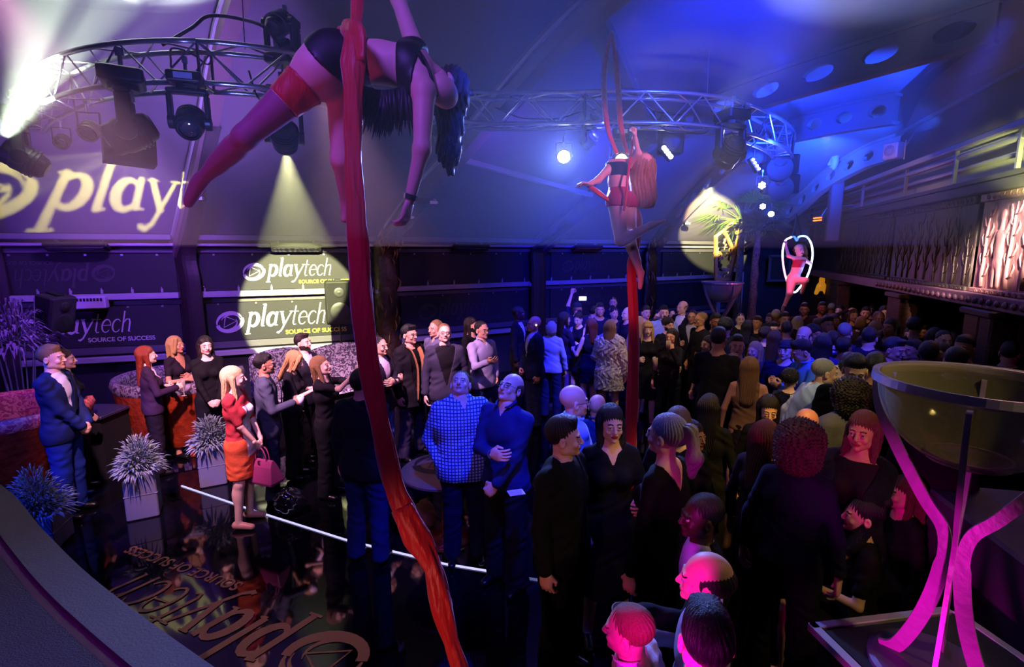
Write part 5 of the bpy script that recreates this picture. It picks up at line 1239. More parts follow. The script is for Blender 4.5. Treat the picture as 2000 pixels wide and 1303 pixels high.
for i, (px, py, y, w_, h_) in enumerate(((1520, 322, 9.8, .62, .34), (1522, 360, 9.9, .60, .34))):
    q = Py(px, py, y); speaker(q, Vector((-.35, -1, -.15)), w_, .5, h_, ['upper black line array speaker under the end of the truss', 'lower black line array speaker under the end of the truss'][i])
q = Py(1310, 265, 7.6); speaker(q, Vector((-.2, -1, -.1)), .34, .34, .52, 'blue lit black speaker hanging above the slanted led bar')
# lamp on the left pillar, lamp on the far pillars
for i, (px, py, y) in enumerate(((392, 388, 8.4), (848, 396, 8.9), (802, 425, 9.3), (1342, 437, 13.2))):
    p = Py(px, py, y); r = thing('flood_lamp', ['small chrome flood lamp on top of the plain dark pillar', 'small chrome flood lamp high behind the dangling hand', 'small blue glinting lamp on the carved brown pillar', 'small flood lamp on the bright roof panel'][i], 'lamp', p)
    m = MB(); m.box(p, (.16, .12, .08), None, .02); m.obj('housing', m_chrome if i != 3 else m_black, r); m = MB(); m.box(p+Vector((0, -.062, 0)), (.12, .006, .05)); m.obj('glass_front', M('lamp_glass', 'd0d0e0', .1), r)
    m = MB(); m.box(p+Vector((0, .08, .05)), (.03, .16, .03)); m.obj('bracket', m_steel, r); rebase(r)
# white wash up the left of the picture: a strong beam crossing the haze
# projected word on the roof: a cut metal stencil in front of a lamp
def gobo(L, T, upv, scale, power, col, text, sx_=1.22):
    L, T = Vector(L), Vector(T); d = (T-L).normalized(); R = (T-L).length; x = d.cross(Vector(upv)).normalized(); y = x.cross(d)
    nx, ny = 300, 120; DP = .22; S, wd = wordmark(text); x0, x1, y0, y1 = -2.0, wd+.6, -.9, 1.9
    X, Y = np.meshgrid(np.linspace(x0, x1, nx, False)+(x1-x0)/nx/2, np.linspace(y0, y1, ny, False)+(y1-y0)/ny/2, indexing='ij'); mk = np.zeros(X.shape, bool)
    for s_ in S:
        for a, b in zip(s_, s_[1:]):
            dx, dy = b[0]-a[0], b[1]-a[1]; t = np.clip(((X-a[0])*dx+(Y-a[1])*dy)/max(1e-9, dx*dx+dy*dy), 0, 1)
            mk |= np.hypot(X-a[0]-t*dx, Y-a[1]-t*dy) < (a[2]+(b[2]-a[2])*t)/2
    f = DP/R*scale; c = L+d*DP; m = MB(); hx, hy = (x1-x0)/nx, (y1-y0)/ny; cxm = (wd)/2-.3
    def q(xa, xb, ya, yb):
        P = [c+x*((u-cxm)*f*sx_)+y*((v-.5)*f) for u, v in ((xa, ya), (xb, ya), (xb, yb), (xa, yb))]; m.add(P, [(0, 1, 2, 3)])
    for i in range(nx):
        j = 0
        while j < ny:
            if mk[i, j]: j += 1; continue
            k = j
            while k < ny and not mk[i, k]: k += 1
            q(x0+i*hx, x0+(i+1)*hx, y0+j*hy, y0+k*hy); j = k
    B = 3
    q(x0-B, x1+B, y1, y1+B); q(x0-B, x1+B, y0-B, y0); q(x0-B, x0, y0, y1); q(x1, x1+B, y0, y1)
    r = thing('stencil_projector', 'projector lamp with a cut stencil for the word on the roof', 'stage light', L)
    m.obj('stencil', m_blackm, r)
    m = MB(); wx, wy = (x1-x0+2*B)*f*sx_, (y1-y0+2*B)*f; cc = c+x*(((x0+x1)/2-cxm)*f*sx_)+y*(((y0+y1)/2-.5)*f); Rm = Matrix((d, x, y)).transposed()
    for s1, s2 in ((0, 1), (0, -1), (1, 0), (-1, 0)): m.box(cc-d*.13+x*(s1*wx/2)+y*(s2*wy/2), (.27, .008 if s1 else wx+.008, .008 if s2 else wy+.008), Rm)
    m.box(cc-d*.262, (.008, wx, wy), Rm); m.obj('housing', m_black, r)
    rebase(r); lamp_spot(L, T, col, power, 80, .2, .0016, parent=r, name='lamp')
bpy.context.view_layer.update(); dg_ = bpy.context.evaluated_depsgraph_get()
def hit(px, py):
    ev = bpy.data.objects['ceiling']; v = ray(px, py).normalized(); ok, p, n, f = ev.ray_cast(Vector((0, 0, CH)), v)
    return p if ok else Py(px, py, 7.5)
T0, T1 = hit(214, 376), hit(214, 326)
gobo(Py(258, 292, 5.75), T0, T1-T0, .47, 5200, 'f2f06a', 'playt')
lamp_spot(Py(8, 268, 5.7), Py(190, -60, 6.2), 'e8ffdc', 22000, 44, .9, .06)      # the strong beam crossing the haze at the left
# ------------------------------------------------------------------ booths, planters, palms, tables
m_dam = mat_damask('damask', 'a83a48', 'e07a70', 14, .35); m_dam2 = mat_damask('damask_grey', '46404e', 'b4aeba', 12, .5); m_dam3 = mat_damask('damask_wine', '2c2030', '7a6a80', 13, .5)
m_redwood = M('carved_red', '7e2a12', .28, bump=.9, scale=13, var=.35)
def booth(c, R, lab, open_dir, fab, h0=.30, h1=1.05):
    r = thing('round_booth', lab, 'booth seat', (c.x, c.y, 0)); a0 = open_dir+.55; n = 40; arc_ = 2*PI-1.1
    def ringpts(rad, z, k): a = a0+arc_*k/n; return Vector((c.x+rad*math.cos(a), c.y+rad*math.sin(a), z))
    m = MB(); prof = [(R*.80, h0-.12), (R*.86, h0+.0), (R*.95, h0+.35), (R*1.0, h1-.10)]
    m.grid([[ringpts(a, z, k) for k in range(n+1)] for a, z in prof]); m.grid([[ringpts(a-.05, z, k) for k in range(n+1)][::-1] for a, z in prof]); m.obj('carved_shell', m_redwood, r, smooth=True)
    m = MB(); prof = [(R*1.0, h1-.12), (R*1.03, h1-.05), (R*1.0, h1+.02), (R*.93, h1+.02), (R*.88, h1-.06), (R*.84, h1-.40), (R*.80, h0+.22), (R*.55, h0+.20), (R*.50, h0+.12), (R*.50, h0)]
    m.grid([[ringpts(a, z, k) for k in range(n+1)] for a, z in prof])
    for kk in (0, n): m.add([ringpts(a, z, kk) for a, z in prof], [tuple(range(len(prof))) if kk else tuple(reversed(range(len(prof))))])
    m.obj('upholstery', fab, r, smooth=True)
    m = MB()
    for k in (): p = ringpts(R*1.005, h0+.20, k); m.lathe([(.001, .03), (.02, .02), (.028, 0)], p+Vector((0, 0, .15)), frame((p-c), (0, 0, 1)) @ Matrix.Rotation(PI/2, 3, 'Y'), 6)
    for q in range(5):
        p = ringpts(R*.75, 0, 4+q*8); m = MB(); m.tube([p+Vector((0, 0, h0)), p+Vector((0, 0, .16)), p+Vector((0, 0, .01))], [.045, .025, .035], 8); m.obj('leg', m_redwood, r)
    rebase(r)
c1 = Ph(2, 880, 0); booth(Vector((-5.75, 5.6, 0)), .78, 'round booth with red patterned upholstery at the left edge', 1.1, m_dam)
booth(Vector((-4.75, 7.15, 0)), .80, 'round booth with carved red shell behind the red haired woman', 1.2, m_dam3)
# long patterned bench against the wall
for i, (px0, px1, y, lab) in enumerate(((492, 592, 8.05, 'pale patterned bench back behind the man in the grey blue suit'), (608, 705, 8.5, 'pale patterned bench back behind the raised phone'))):
    a_, b_ = Py(px0, 700, y), Py(px1, 690, y+.7); a_.z = b_.z = 0; u_ = (b_-a_).normalized(); r = thing('bench_seat', lab, 'bench', a_); L = (b_-a_).length; N_ = Vector((u_.y, -u_.x, 0)); m = MB()
    rows = []
    for z, of in ((.42, .55), (.45, .6), (.50, .55), (.50, .12), (.9, .04), (1.06, .03), (1.13, -.04), (1.08, -.12), (.0, -.12)):
        rows.append([a_+u_*(L*q/14)+N_*(of-.18*math.sin(PI*q/14)*0)+Vector((0, 0, z+.06*math.sin(PI*q/14)*(z > .8))) for q in range(15)])
    m.grid(rows); m.add([r_[0] for r_ in rows], [tuple(range(9))]); m.add([r_[-1] for r_ in rows], [tuple(reversed(range(9)))]); m.obj('upholstery', m_dam2, r, smooth=False); m = MB(); m.box((a_+b_)/2+N_*.2+Vector((0, 0, .21)), (L, .6, .42), frame(u_)); m.obj('plinth', m_blackm, r); rebase(r)
def table(c, R, h, lab, mat_top, mark=False):
    r = thing('round_table', lab, 'table', (c.x, c.y, 0)); m = MB(); m.lathe([(.001, h), (R-.01, h), (R, h-.01), (R, h-.03), (R-.02, h-.04), (.001, h-.04)], (c.x, c.y, 0), None, 40); m.obj('table_top', mat_top, r)
    m = MB(); m.lathe([(.04, h-.04), (.03, h*.6), (.045, h*.3), (.035, .06), (.24, .03), (.25, .0)], (c.x, c.y, 0), None, 20); m.obj('pedestal', m_redwood if mark else m_black, r, smooth=True)
    if mark: m = MB(); print_mark(m, Vector((c.x, c.y, h))+Vector((.28, .0, 0)), Vector((1, 0, 0)), Vector((0, 1, 0)), (0, 0, 1), .36, text=''); m.obj('printed_mark', M('print_dark', '2a1a12', .5), r)
    rebase(r)
table(Ph(868, 916, .72), .42, .72, 'round tan table with a printed ring mark behind the checked shirt', M('tan_top', '8a6248', .5), True)
q = Py(180, 748, 6.2); r = thing('side_table', 'dark cube table beside the navy suited man', 'table', (q.x, q.y, 0)); m = MB(); m.box((q.x, q.y, .80), (.55, .55, .04), None, .008); m.obj('table_top', M('table_blue', '2c2a44', .25), r)
m = MB(); m.box((q.x, q.y, .39), (.46, .46, .78)); m.obj('base', m_blackm, r); rebase(r)
m = MB(); c = Vector((q.x-.12, q.y-.05, .82)); m.lathe([(.035, 0), (.04, .09), (.036, .09), (.032, .01), (.001, .01)], c, None, 16); tag(m.obj('candle_glass', M('candle', 'c07a40', .3, emit='ff9a40', estr=.6), loc=c, smooth=True), 'small amber candle glass on the dark cube table', 'candle')
def leafy(c, R, n, L, mat, lab, name='shrub', parent=None, seed=1, droop=.3):
    rr = random.Random(seed); m = MB()
    for i in range(n):
        a = rr.uniform(0, 2*PI); el = rr.uniform(-.1, 1.4); d = Vector((math.cos(a)*math.cos(el), math.sin(a)*math.cos(el), math.sin(el))); p = Vector(c)+Vector((d.x*R*rr.uniform(.2, 1), d.y*R*rr.uniform(.2, 1), d.z*R*1.5*rr.uniform(.1, 1)))
        l = L*rr.uniform(.6, 1.2); w_ = l*.10; s_ = d.cross(Vector((rr.random(), rr.random(), 1))).normalized(); t1 = p+d*l*.5+s_*0; t2 = p+d*l-Vector((0, 0, l*droop)); up = d.cross(s_)*w_*.3
        m.add([p, t1+s_*w_+up, t2, t1-s_*w_+up, t1-up], [(0, 1, 4), (1, 2, 4), (2, 3, 4), (3, 0, 4)])
    return m
m_leaf = M('leaf_grey', '6c7a78', .5, var=.3, scale=4); m_palm = M('leaf_palm', '5c7a2c', .45)
def planter(c, w_, h_, lab, s, ang=.4):
    r = thing('planter', lab, 'planter', (c.x, c.y, 0)); m = MB(); m.box((c.x, c.y, h_/2), (w_, w_, h_), Rz(ang), .012); m.box((c.x, c.y, h_*.52), (w_+.008, w_+.008, .012), Rz(ang)); m.obj('box', M('planter_grey', '5c5e70', .7, bump=.05), r, bevel=.006)
    m = MB(); m.box((c.x, c.y, h_-.02), (w_-.04, w_-.04, .06), Rz(ang)); m.obj('soil', m_blackm, r); m = leafy((c.x, c.y, h_), w_*.75, 1100, .10, m_leaf, '', seed=s); m.obj('foliage', m_leaf, r); rebase(r)
planter(Ph(284, 1003, 0), .29, .52, 'tall grey planter with a spiky shrub in blue light', 3, .5)
planter(Ph(395, 960, 0)+Vector((0, .25, 0)), .29, .50, 'second grey planter with a shrub, nearer the red dress', 4, .5)
planter(Ph(85, 1065, 0), .36, .36, 'shaggy shrub planter in the dark left of the navy suit', 5, .3)
c = Py(22, 660, 7.0); r = thing('potted_bamboo', 'tall wispy bamboo plant behind the left booth', 'plant', (c.x, c.y, 0)); m = MB(); m.lathe([(.001, 0), (.18, 0), (.22, .4), (.19, .4), (.001, .38)], (c.x, c.y, 0), None, 20); m.obj('pot', m_blackm, r)
rr = random.Random(5)
for q in range(9): m = MB(); x_, y_ = rr.uniform(-.12, .12), rr.uniform(-.12, .12); m.tube([Vector((c.x+x_, c.y+y_, .38)), Vector((c.x+x_*2.5, c.y+y_*2.5, 1.9+rr.uniform(-.3, .3)))], [.012, .006], 6); m.obj('stem', m_leaf, r)
m = leafy((c.x, c.y, 1.5), .42, 300, .22, m_leaf, '', seed=9, droop=.6); m.obj('foliage', M('leaf_mauve', '6a5c78', .6), r); rebase(r)
# palms
def palm(c, zt, lab, n, L, mat, seed, dirbias=None, trunk=True, tr=.09):
    r = thing('palm', lab, 'palm tree', (c.x, c.y, 0)); rr = random.Random(seed); m = MB(); 
    pts = [Vector((c.x+rr.uniform(-.02, .02), c.y, z)) for z in np.linspace(0, zt, 14)]; m.tube(pts, [tr*(1.2-.4*i/13)*(1.12 if i % 2 else .94) for i in range(14)], 10); m.obj('trunk', M('palm_trunk', '6c6258', .8, bump=1, scale=25, var=.5), r)
    for q in range(n):
        a = rr.uniform(0, 2*PI) if dirbias is None else dirbias+rr.uniform(-1.2, 1.2); el = rr.uniform(-.3, 1.2); d = Vector((math.cos(a)*math.cos(el), math.sin(a)*math.cos(el), math.sin(el)))
        base = Vector((c.x, c.y, zt)); hub = base+d*L*.45; m = MB(); m.tube([base, hub], [.012, .008], 5); up = Vector((0, 0, 1)); s_ = d.cross(up).normalized(); u_ = s_.cross(d)
        for k in range(13):                  # fan of pointed blades
            t = (k-6)/6*1.35; dd = (d*math.cos(t)+s_*math.sin(t)); l = L*.62*(1-.25*abs(t)/1.35); tip = hub+dd*l-Vector((0, 0, l*.25)); mid = hub+dd*l*.5; w_ = u_*.004; e_ = dd.cross(u_).normalized()*l*.045
            m.add([hub, mid+e_, tip, mid-e_, mid+w_*3], [(0, 1, 4), (1, 2, 4), (2, 3, 4), (3, 0, 4)])
        m.obj('frond', mat, r)
    rebase(r)
p = Py(1448, 415, 13.2); palm(Vector((p.x+.05, p.y, 0)), p.z-.2, 'bright green fan palm in front of the lit roof panel', 22, 1.25, m_palm, 2)
p = Py(1480, 450, 12.2); palm(Vector((p.x, p.y, 0)), p.z, 'slim dark palm with a patterned trunk left of the hanging heart', 20, .75, M('leaf_dark', '4a4a3c', .6), 6, tr=.085)
# carved openwork spandrel beside the palms
p0, p1, p2 = Py(1398, 545, 13.6), Py(1398, 462, 13.6), Py(1452, 420, 13.4); p3 = Py(1425, 545, 13.6); r = thing('carved_bracket', 'carved golden openwork bracket below the bright palm', 'bracket', (p0.x, p0.y, p0.z)); 
m = MB()
for a_, b_ in ((p0, p1), (p1, p2), (p2, p3), (p3, p0), (p1.lerp(p2, .3), p2.lerp(p3, .6))): m.box((a_+b_)/2, ((a_-b_).length+.05, .10, .07), frame(b_-a_))
m.obj('frame', M('ochre_wood', 'a87a40', .5, bump=.3), r); rr = random.Random(4)
for q in range(26):
    u_, v_ = rr.random(), rr.random(); pt = p0.lerp(p1, v_).lerp(p3.lerp(p2, v_), .1+.8*u_); m = MB(); m.tube(spline([pt+Vector((.06*math.cos(t), 0, .08*math.sin(t))) for t in [rr.random()*6+w__ for w__ in (0, 1.1, 2.2, 3.3)]], 3), .016, 5); m.obj('carved_leaf', M('ochre_wood', 'a87a40', .5), r)
rebase(r)
# ------------------------------------------------------------------ aerial dancers
m_silk = M('silk_red', 'c40c1a', .5, bump=.6, scale=9, stretch=(3, 3, .5), sheen=.4)
def silk(P, R, lab, name='aerial_silk', flat=.45, n=30):
    pts = spline([Pd(*p) for p in P], 6); L = len(pts); rs = []; k = len(P)
    for i in range(L): t = i/(L-1)*(k-1); a = min(int(t), k-2); rs.append(R[a]+(R[a+1]-R[a])*(t-a))
    m = MB(); m.tube(pts, rs, n, flat=flat, ripple=.10, up=(0, -1, .2)); o = m.obj(name, m_silk, smooth=True, loc=pts[0]); tag(o, lab, 'aerial silk'); return o
silk([(700, -120, 2.62), (698, 0, 2.58), (694, 52, 2.52)], [.022, .030, .026], 'taut red silk going up from the near aerialist')
silk([(690, 58, 2.44), (690, 120, 2.40), (689, 200, 2.42), (690, 300, 2.45), (694, 400, 2.46), (700, 500, 2.47), (708, 600, 2.48), (722, 720, 2.48), (742, 830, 2.47), (768, 940, 2.45), (792, 1000, 2.44)],
     [.035, .055, .043, .040, .045, .050, .052, .050, .045, .048, .050], 'long red silk hanging down past the near aerialist')
silk([(786, 990, 2.44), (815, 1050, 2.43), (845, 1110, 2.42), (862, 1180, 2.40), (880, 1250, 2.38), (905, 1330, 2.36), (925, 1420, 2.34)], [.052, .062, .040, .052, .034, .038, .03], 'bunched lower end of the near red silk', flat=.7)
def grp(name, lab, P0):
    r = thing(name, lab, 'person', P0); return r
def part(r, nm, P, vox, mat, disp=None, cuts=(), slots=None):
    V, Q = sdf(P, vox, disp, cuts); me = np_mesh(nm, [(V-np.array(r.location), Q, 0)], [mat]); o = link(nm, me, r); o['_l'] = 1; return o
T_ = lambda v: tuple(v)
def S_(a, b, ra, rb, k=.03, fl=(1, 1, 1)): return ('s', T_(a), T_(b), ra, rb, k, fl)
def limb(a, b, ra, rb, bulge=None):
    P = [S_(a, b, ra, rb)]
    if bulge: c = Vector(a).lerp(Vector(b), .3)+Vector(bulge[:3]); P.append(S_(c, Vector(a).lerp(Vector(b), .55)+Vector(bulge[:3])*.6, bulge[3], bulge[3]*.8, .03))
    return P
r = grp('person', 'near aerialist in black shorts and crop top hanging over the red silk', Pd(660, 120, 2.58))
pv = Pd(652, 118, 2.60); pvL = Pd(628, 140, 2.56); pvR = Pd(672, 128, 2.68); wa = Pd(742, 122, 2.62); ch = Pd(795, 132, 2.60); sU = Pd(812, 98, 2.72); sD = Pd(828, 180, 2.50)
kL = Pd(478, 268, 2.52); aL = Pd(393, 352, 2.74); tL = Pd(368, 398, 2.80); kR = Pd(668, 312, 2.78); aR = Pd(678, 400, 3.0); tR = Pd(673, 428, 3.02)
eD = Pd(824, 292, 2.46); wD = Pd(800, 392, 2.50); eU = Pd(778, 0, 2.78); wU = Pd(748, -70, 2.74)
hips = [('e', T_(pv), (.150, .135, .125), .03), ('e', T_(pvL), (.125, .135, .125), .05), ('e', T_(pvR), (.12, .13, .12), .05), S_(pv, wa, .118, .093, .05)]
chest = [S_(wa, ch, .093, .108, .05), S_(Pd(800, 112, 2.68), Pd(815, 158, 2.55), .085, .085, .05), S_(sU, sD, .05, .055, .05)]
LL = [S_(Pd(612, 150, 2.56), kL, .102, .053, .05), S_(kL, aL, .052, .032), S_(Pd(460, 288, 2.58), Pd(425, 320, 2.68), .054, .044, .03), S_(aL, tL, .030, .018), S_(Pd(385, 362, 2.76), Pd(372, 388, 2.8), .03, .026)]
LR_ = [S_(Pd(672, 160, 2.68), kR, .092, .058, .05), S_(kR, aR, .056, .034), S_(aR, tR, .032, .022)]
AD = [S_(sD, eD, .056, .040), S_(eD, wD, .040, .026), S_(sU, eU, .050, .038), S_(eU, wU, .037, .026)]
nk = Pd(848, 150, 2.66); hd = Pd(876, 190, 2.76)
BODY = hips+chest+LL+LR_+AD+[S_(Pd(815, 130, 2.63), nk, .06, .05), S_(nk, hd, .05, .05)]
V, Q = sdf(BODY, .0085); parts = [(V-np.array(r.location), Q, 0)]
Rh = np.array(frame((.45, -.35, -.75), (.3, 1, -.3))); Rh = np.stack([Rh[:, 1], Rh[:, 2], Rh[:, 0]], 1)
for hm in build_head({'sex': 'f', 'wide': 1, 'jaw': .9}, .005): parts.append(((hm[0]-np.array((0, 0, .03)))@Rh.T+np.array(nk)-np.array(r.location), hm[1], hm[2]))
v, q = hand_at('relax', .005, wD, (wD-eD), (-1, .3, 0), .98, False); parts.append((v-np.array(r.location), q, 0))
v, q = hand_at('grip', .005, wU, (wU-eU), (-1, .2, 0), .98, False); parts.append((v-np.array(r.location), q, 0))
o = link('body', np_mesh('body', parts, [mskin('pale'), M('lips_fpale', '9c2f3a', .4), mhair('dark'), M('eye_white', 'a8a29c', .3), M('iris', '17110e', .15)]), r)
inf = lambda P, e: [(p[0], p[1], p[2], p[3]+e, p[4]+e)+tuple(p[5:]) if p[0] == 's' else (p[0], p[1], tuple(x+e for x in p[2]))+tuple(p[3:]) for p in P]
# shorts: cut on the line of the buttock fold and the waist
n1_ = (Pd(592, 78, 2.5)-Pd(655, 150, 2.5)).cross(Vector((0, 1, 0))).normalized(); a_ = Pd(600, 88, 2.55); b_ = Pd(680, 178, 2.55); e_ = (b_-a_).normalized(); nn = Vector((e_.z, 0, -e_.x)); nn = nn if nn.z < 0 else -nn
cutA = lambda X, Y, Z: (X-a_.x)*nn.x+(Z-a_.z)*nn.z-.012*np.sin((X-a_.x)*20)
wv = (wa-pv).normalized(); wp = Pd(724, 120, 2.6); cutB = lambda X, Y, Z: (X-wp.x)*wv.x+(Y-wp.y)*wv.y+(Z-wp.z)*wv.z
part(r, 'shorts', inf(hips+[LL[0], LR_[0]], .008), .0085, M('black_satin', '0a0910', .5), None, [cutA, cutB])
cp = Pd(778, 125, 2.6); cutC = lambda X, Y, Z: -((X-cp.x)*wv.x+(Y-cp.y)*wv.y+(Z-cp.z)*wv.z); cq = Pd(822, 130, 2.6); cutD = lambda X, Y, Z: (X-cq.x)*.9-(Z-cq.z)*.15
part(r, 'crop_top', inf(chest, .009), .0085, M('black_satin', '0a0910', .5), None, [cutC, cutD])
for i, (x0, y0, x1, y1) in enumerate(((798, 82, 846, 178), (786, 80, 838, 150), (806, 82, 852, 190))):
    m = MB(); ctrl = [Pd(x0, y0, 2.60), Pd((x0+x1)/2+6, (y0+y1)/2-8, 2.50-.01*i), Pd(x1, y1, 2.52)]; m.tube(spline(ctrl, 6), .008, 6); m.v = [tuple(Vector(p)-r.location) for p in m.v]; o = m.obj('strap', M('black_satin', '0a0910', .5), r); o['_l'] = 1
# red garter, a band round the thigh
ga, gb = Pd(600, 172, 2.56), Pd(572, 205, 2.55); gd = (kL-Pd(612, 150, 2.56)).normalized(); g0, g1 = Pd(598, 168, 2.55), Pd(560, 208, 2.55)
part(r, 'red_garter', inf([LL[0]]+hips[1:2], .007), .008, m_silk, None, [lambda X, Y, Z: -((X-g0.x)*gd.x+(Y-g0.y)*gd.y+(Z-g0.z)*gd.z), lambda X, Y, Z: ((X-g1.x)*gd.x+(Y-g1.y)*gd.y+(Z-g1.z)*gd.z)])
part(r, 'stocking', inf(LL, .003), .008, M('stocking_rose', '9c4a74', .6), None, [lambda X, Y, Z: -((X-g1.x)*gd.x+(Y-g1.y)*gd.y+(Z-g1.z)*gd.z)])
# hanging hair and the fringe of the top
rr = random.Random(9)
hp_ = [('e', T_(Pd(882, 176, 2.78)), (.10, .11, .12), .03), S_(Pd(880, 190, 2.80), Pd(876, 300, 2.80), .085, .06, .05), S_(Pd(876, 300, 2.80), Pd(880, 335, 2.8), .05, .02, .03)]
part(r, 'hair', hp_, .008, mhair('dark'), lambda X, Y, Z: .007*np.sin(X*230+4*np.sin(Z*16))+.006*np.sin(Y*210+5*np.sin(Z*13)))
m = MB()
for i in range(150):
    t = rr.random(); a0_ = Pd(708+88*t, 168+10*math.sin(PI*t), 2.56+rr.uniform(-.06, .06)); l = rr.uniform(.12, .23)*(1 if t > .2 else .8); q_ = Vector((rr.uniform(-.05, .03)-.03*(1-t), rr.uniform(-.03, .03), 0)); m.tube([a0_, a0_+q_*.4-Vector((0, 0, l*.5)), a0_+q_-Vector((0, 0, l))], [.016, .012, .001], 5)
m.v = [tuple(Vector(p)-r.location) for p in m.v]; o = m.obj('black_fringe', M('fringe_black', '08080e', .5), r, smooth=True); o['_l'] = 1
m = MB(); m.tube([wD+(eD-wD)*.12, wD+(eD-wD)*.02], [.034, .032], 14); m.v = [tuple(Vector(p)-r.location) for p in m.v]; o = m.obj('bracelet', m_chrome, r); o['_l'] = 1
m = MB(); P = spline([Pd(660, 60, 2.55), Pd(672, 56, 2.50), Pd(690, 58, 2.42), Pd(702, 72, 2.40), Pd(700, 120, 2.40)], 5); m.tube(P, [.02]*5+[.045]*(len(P)-5), 12, flat=.4, up=(0, -1, 0)); tag(m.obj('silk_wrap', m_silk, smooth=True, loc=P[0]), 'red silk folded over the black shorts of the near aerialist', 'aerial silk')

# second aerialist
D2 = 5.4
r = grp('person', 'second aerialist with long blond hair kneeling in the middle red silk', Pd(1213, 392, D2)); q2 = lambda x, y, d=0: Pd(x, y, D2+d)
hips = [('e', T_(q2(1206, 392)), (.11, .12, .12), .03), ('e', T_(q2(1224, 396, .1)), (.10, .11, .12), .04), S_(q2(1210, 385), q2(1205, 355), .10, .085, .05)]
chest = [S_(q2(1205, 355), q2(1208, 330), .085, .095, .05), S_(q2(1195, 322), q2(1225, 322, .05), .055, .055, .05)]
LGa = [S_(q2(1206, 395, -.05), q2(1212, 468, -.12), .105, .062, .05), S_(q2(1213, 470, -.12), q2(1272, 440, -.1), .06, .036), S_(q2(1222, 466, -.12), q2(1245, 455, -.12), .058, .045), S_(q2(1272, 440, -.1), q2(1298, 431, -.1), .036, .022)]
LGb = [S_(q2(1226, 400, .08), q2(1232, 478, .05), .09, .06, .05), S_(q2(1232, 478, .05), q2(1250, 532, .08), .056, .036), S_(q2(1236, 490, .08), q2(1244, 510, .1), .055, .045), S_(q2(1252, 534, .08), q2(1250, 562, .08), .036, .024)]
ARa = [S_(q2(1195, 323), q2(1168, 352, -.1), .045, .035), S_(q2(1168, 352, -.1), q2(1150, 360, -.25), .034, .024), S_(q2(1225, 322), q2(1246, 300, -.1), .045, .036), S_(q2(1246, 300, -.1), q2(1240, 268), .034, .025)]
V, Q = sdf(hips+chest+LGa+LGb+ARa+[S_(q2(1212, 322), q2(1240, 318, .05), .05, .045)], .012); parts = [(V-np.array(r.location), Q, 0)]
Rh = np.array(frame((.7, .1, .1), (.2, .9, -.5))); Rh = np.stack([Rh[:, 1], Rh[:, 2], Rh[:, 0]], 1)
for hm in build_head({'sex': 'f', 'wide': 1, 'jaw': .9}, .006): parts.append(((hm[0]-np.array((0, 0, .03)))@Rh.T+np.array(q2(1236, 320, .05))-np.array(r.location), hm[1], hm[2]))
v, q = hand_at('relax', .006, q2(1150, 360, -.25), (-1, -.4, .1), (0, 0, -1), .95, True); parts.append((v-np.array(r.location), q, 0))
v, q = hand_at('grip', .006, q2(1240, 268), (0, 0, 1), (-1, .2, 0), .95, False); parts.append((v-np.array(r.location), q, 0))
link('body', np_mesh('body', parts, [mskin('pale'), M('lips_fpale', '9c2f3a', .4), mhair('blond'), M('eye_white', 'a8a29c', .3), M('iris', '17110e', .15)]), r)
part(r, 'shorts', inf(hips+[LGa[0], LGb[0]], .009), .011, M('magenta_cloth', 'b01858', .55), None, [lambda X, Y, Z: q2(1210, 405).z-Z, lambda X, Y, Z: Z-q2(1205, 366).z])
part(r, 'crop_top', inf(chest, .01), .011, M('navy_cloth', '161a34', .7), None, [lambda X, Y, Z: q2(1205, 345).z-Z, lambda X, Y, Z: Z-q2(1205, 318).z])
part(r, 'hair', [('e', T_(q2(1250, 322, .08)), (.14, .12, .12), .03), S_(q2(1254, 330, .1), q2(1258, 388, .1), .15, .13, .05, (1, .7, 1))], .010, mhair('blond'), lambda X, Y, Z: .005*np.sin(X*190+3*np.sin(Z*11))+.006*np.sin(X*71+Y*60+4*np.sin(Z*7)), [lambda X, Y, Z: q2(1250, 405).z-Z])
silk([(1238, 268, 5.5), (1228, 330, 5.25), (1222, 390, 5.2), (1218, 412, 5.2)], [.018, .012, .014, .012], 'thin taut red silk above the second aerialist', n=16)
silk([(1195, 60, 6.2), (1180, 140, 5.9), (1185, 240, 5.6), (1205, 300, 5.5)], [.02, .03, .03, .02], 'dim left strand of red silk rising to the roof', n=16)
silk([(1195, 60, 6.2), (1205, 140, 5.9), (1212, 240, 5.6), (1225, 300, 5.5)], [.02, .03, .03, .02], 'dim right strand of red silk rising to the roof', n=16)
silk([(1228, 388, 5.5), (1238, 430, 5.55), (1242, 480, 5.55), (1234, 520, 5.5), (1236, 600, 5.5), (1238, 680, 5.5), (1236, 760, 5.5), (1232, 850, 5.5), (1232, 960, 5.45)], [.08, .085, .04, .05, .052, .058, .062, .06, .05], 'middle red silk hanging below the second aerialist into the crowd', n=24)
silk([(1148, 362, 5.2), (1165, 374, 5.3), (1192, 394, 5.3)], [.02, .03, .02], 'short loose end of red silk under the outstretched hand', n=16)

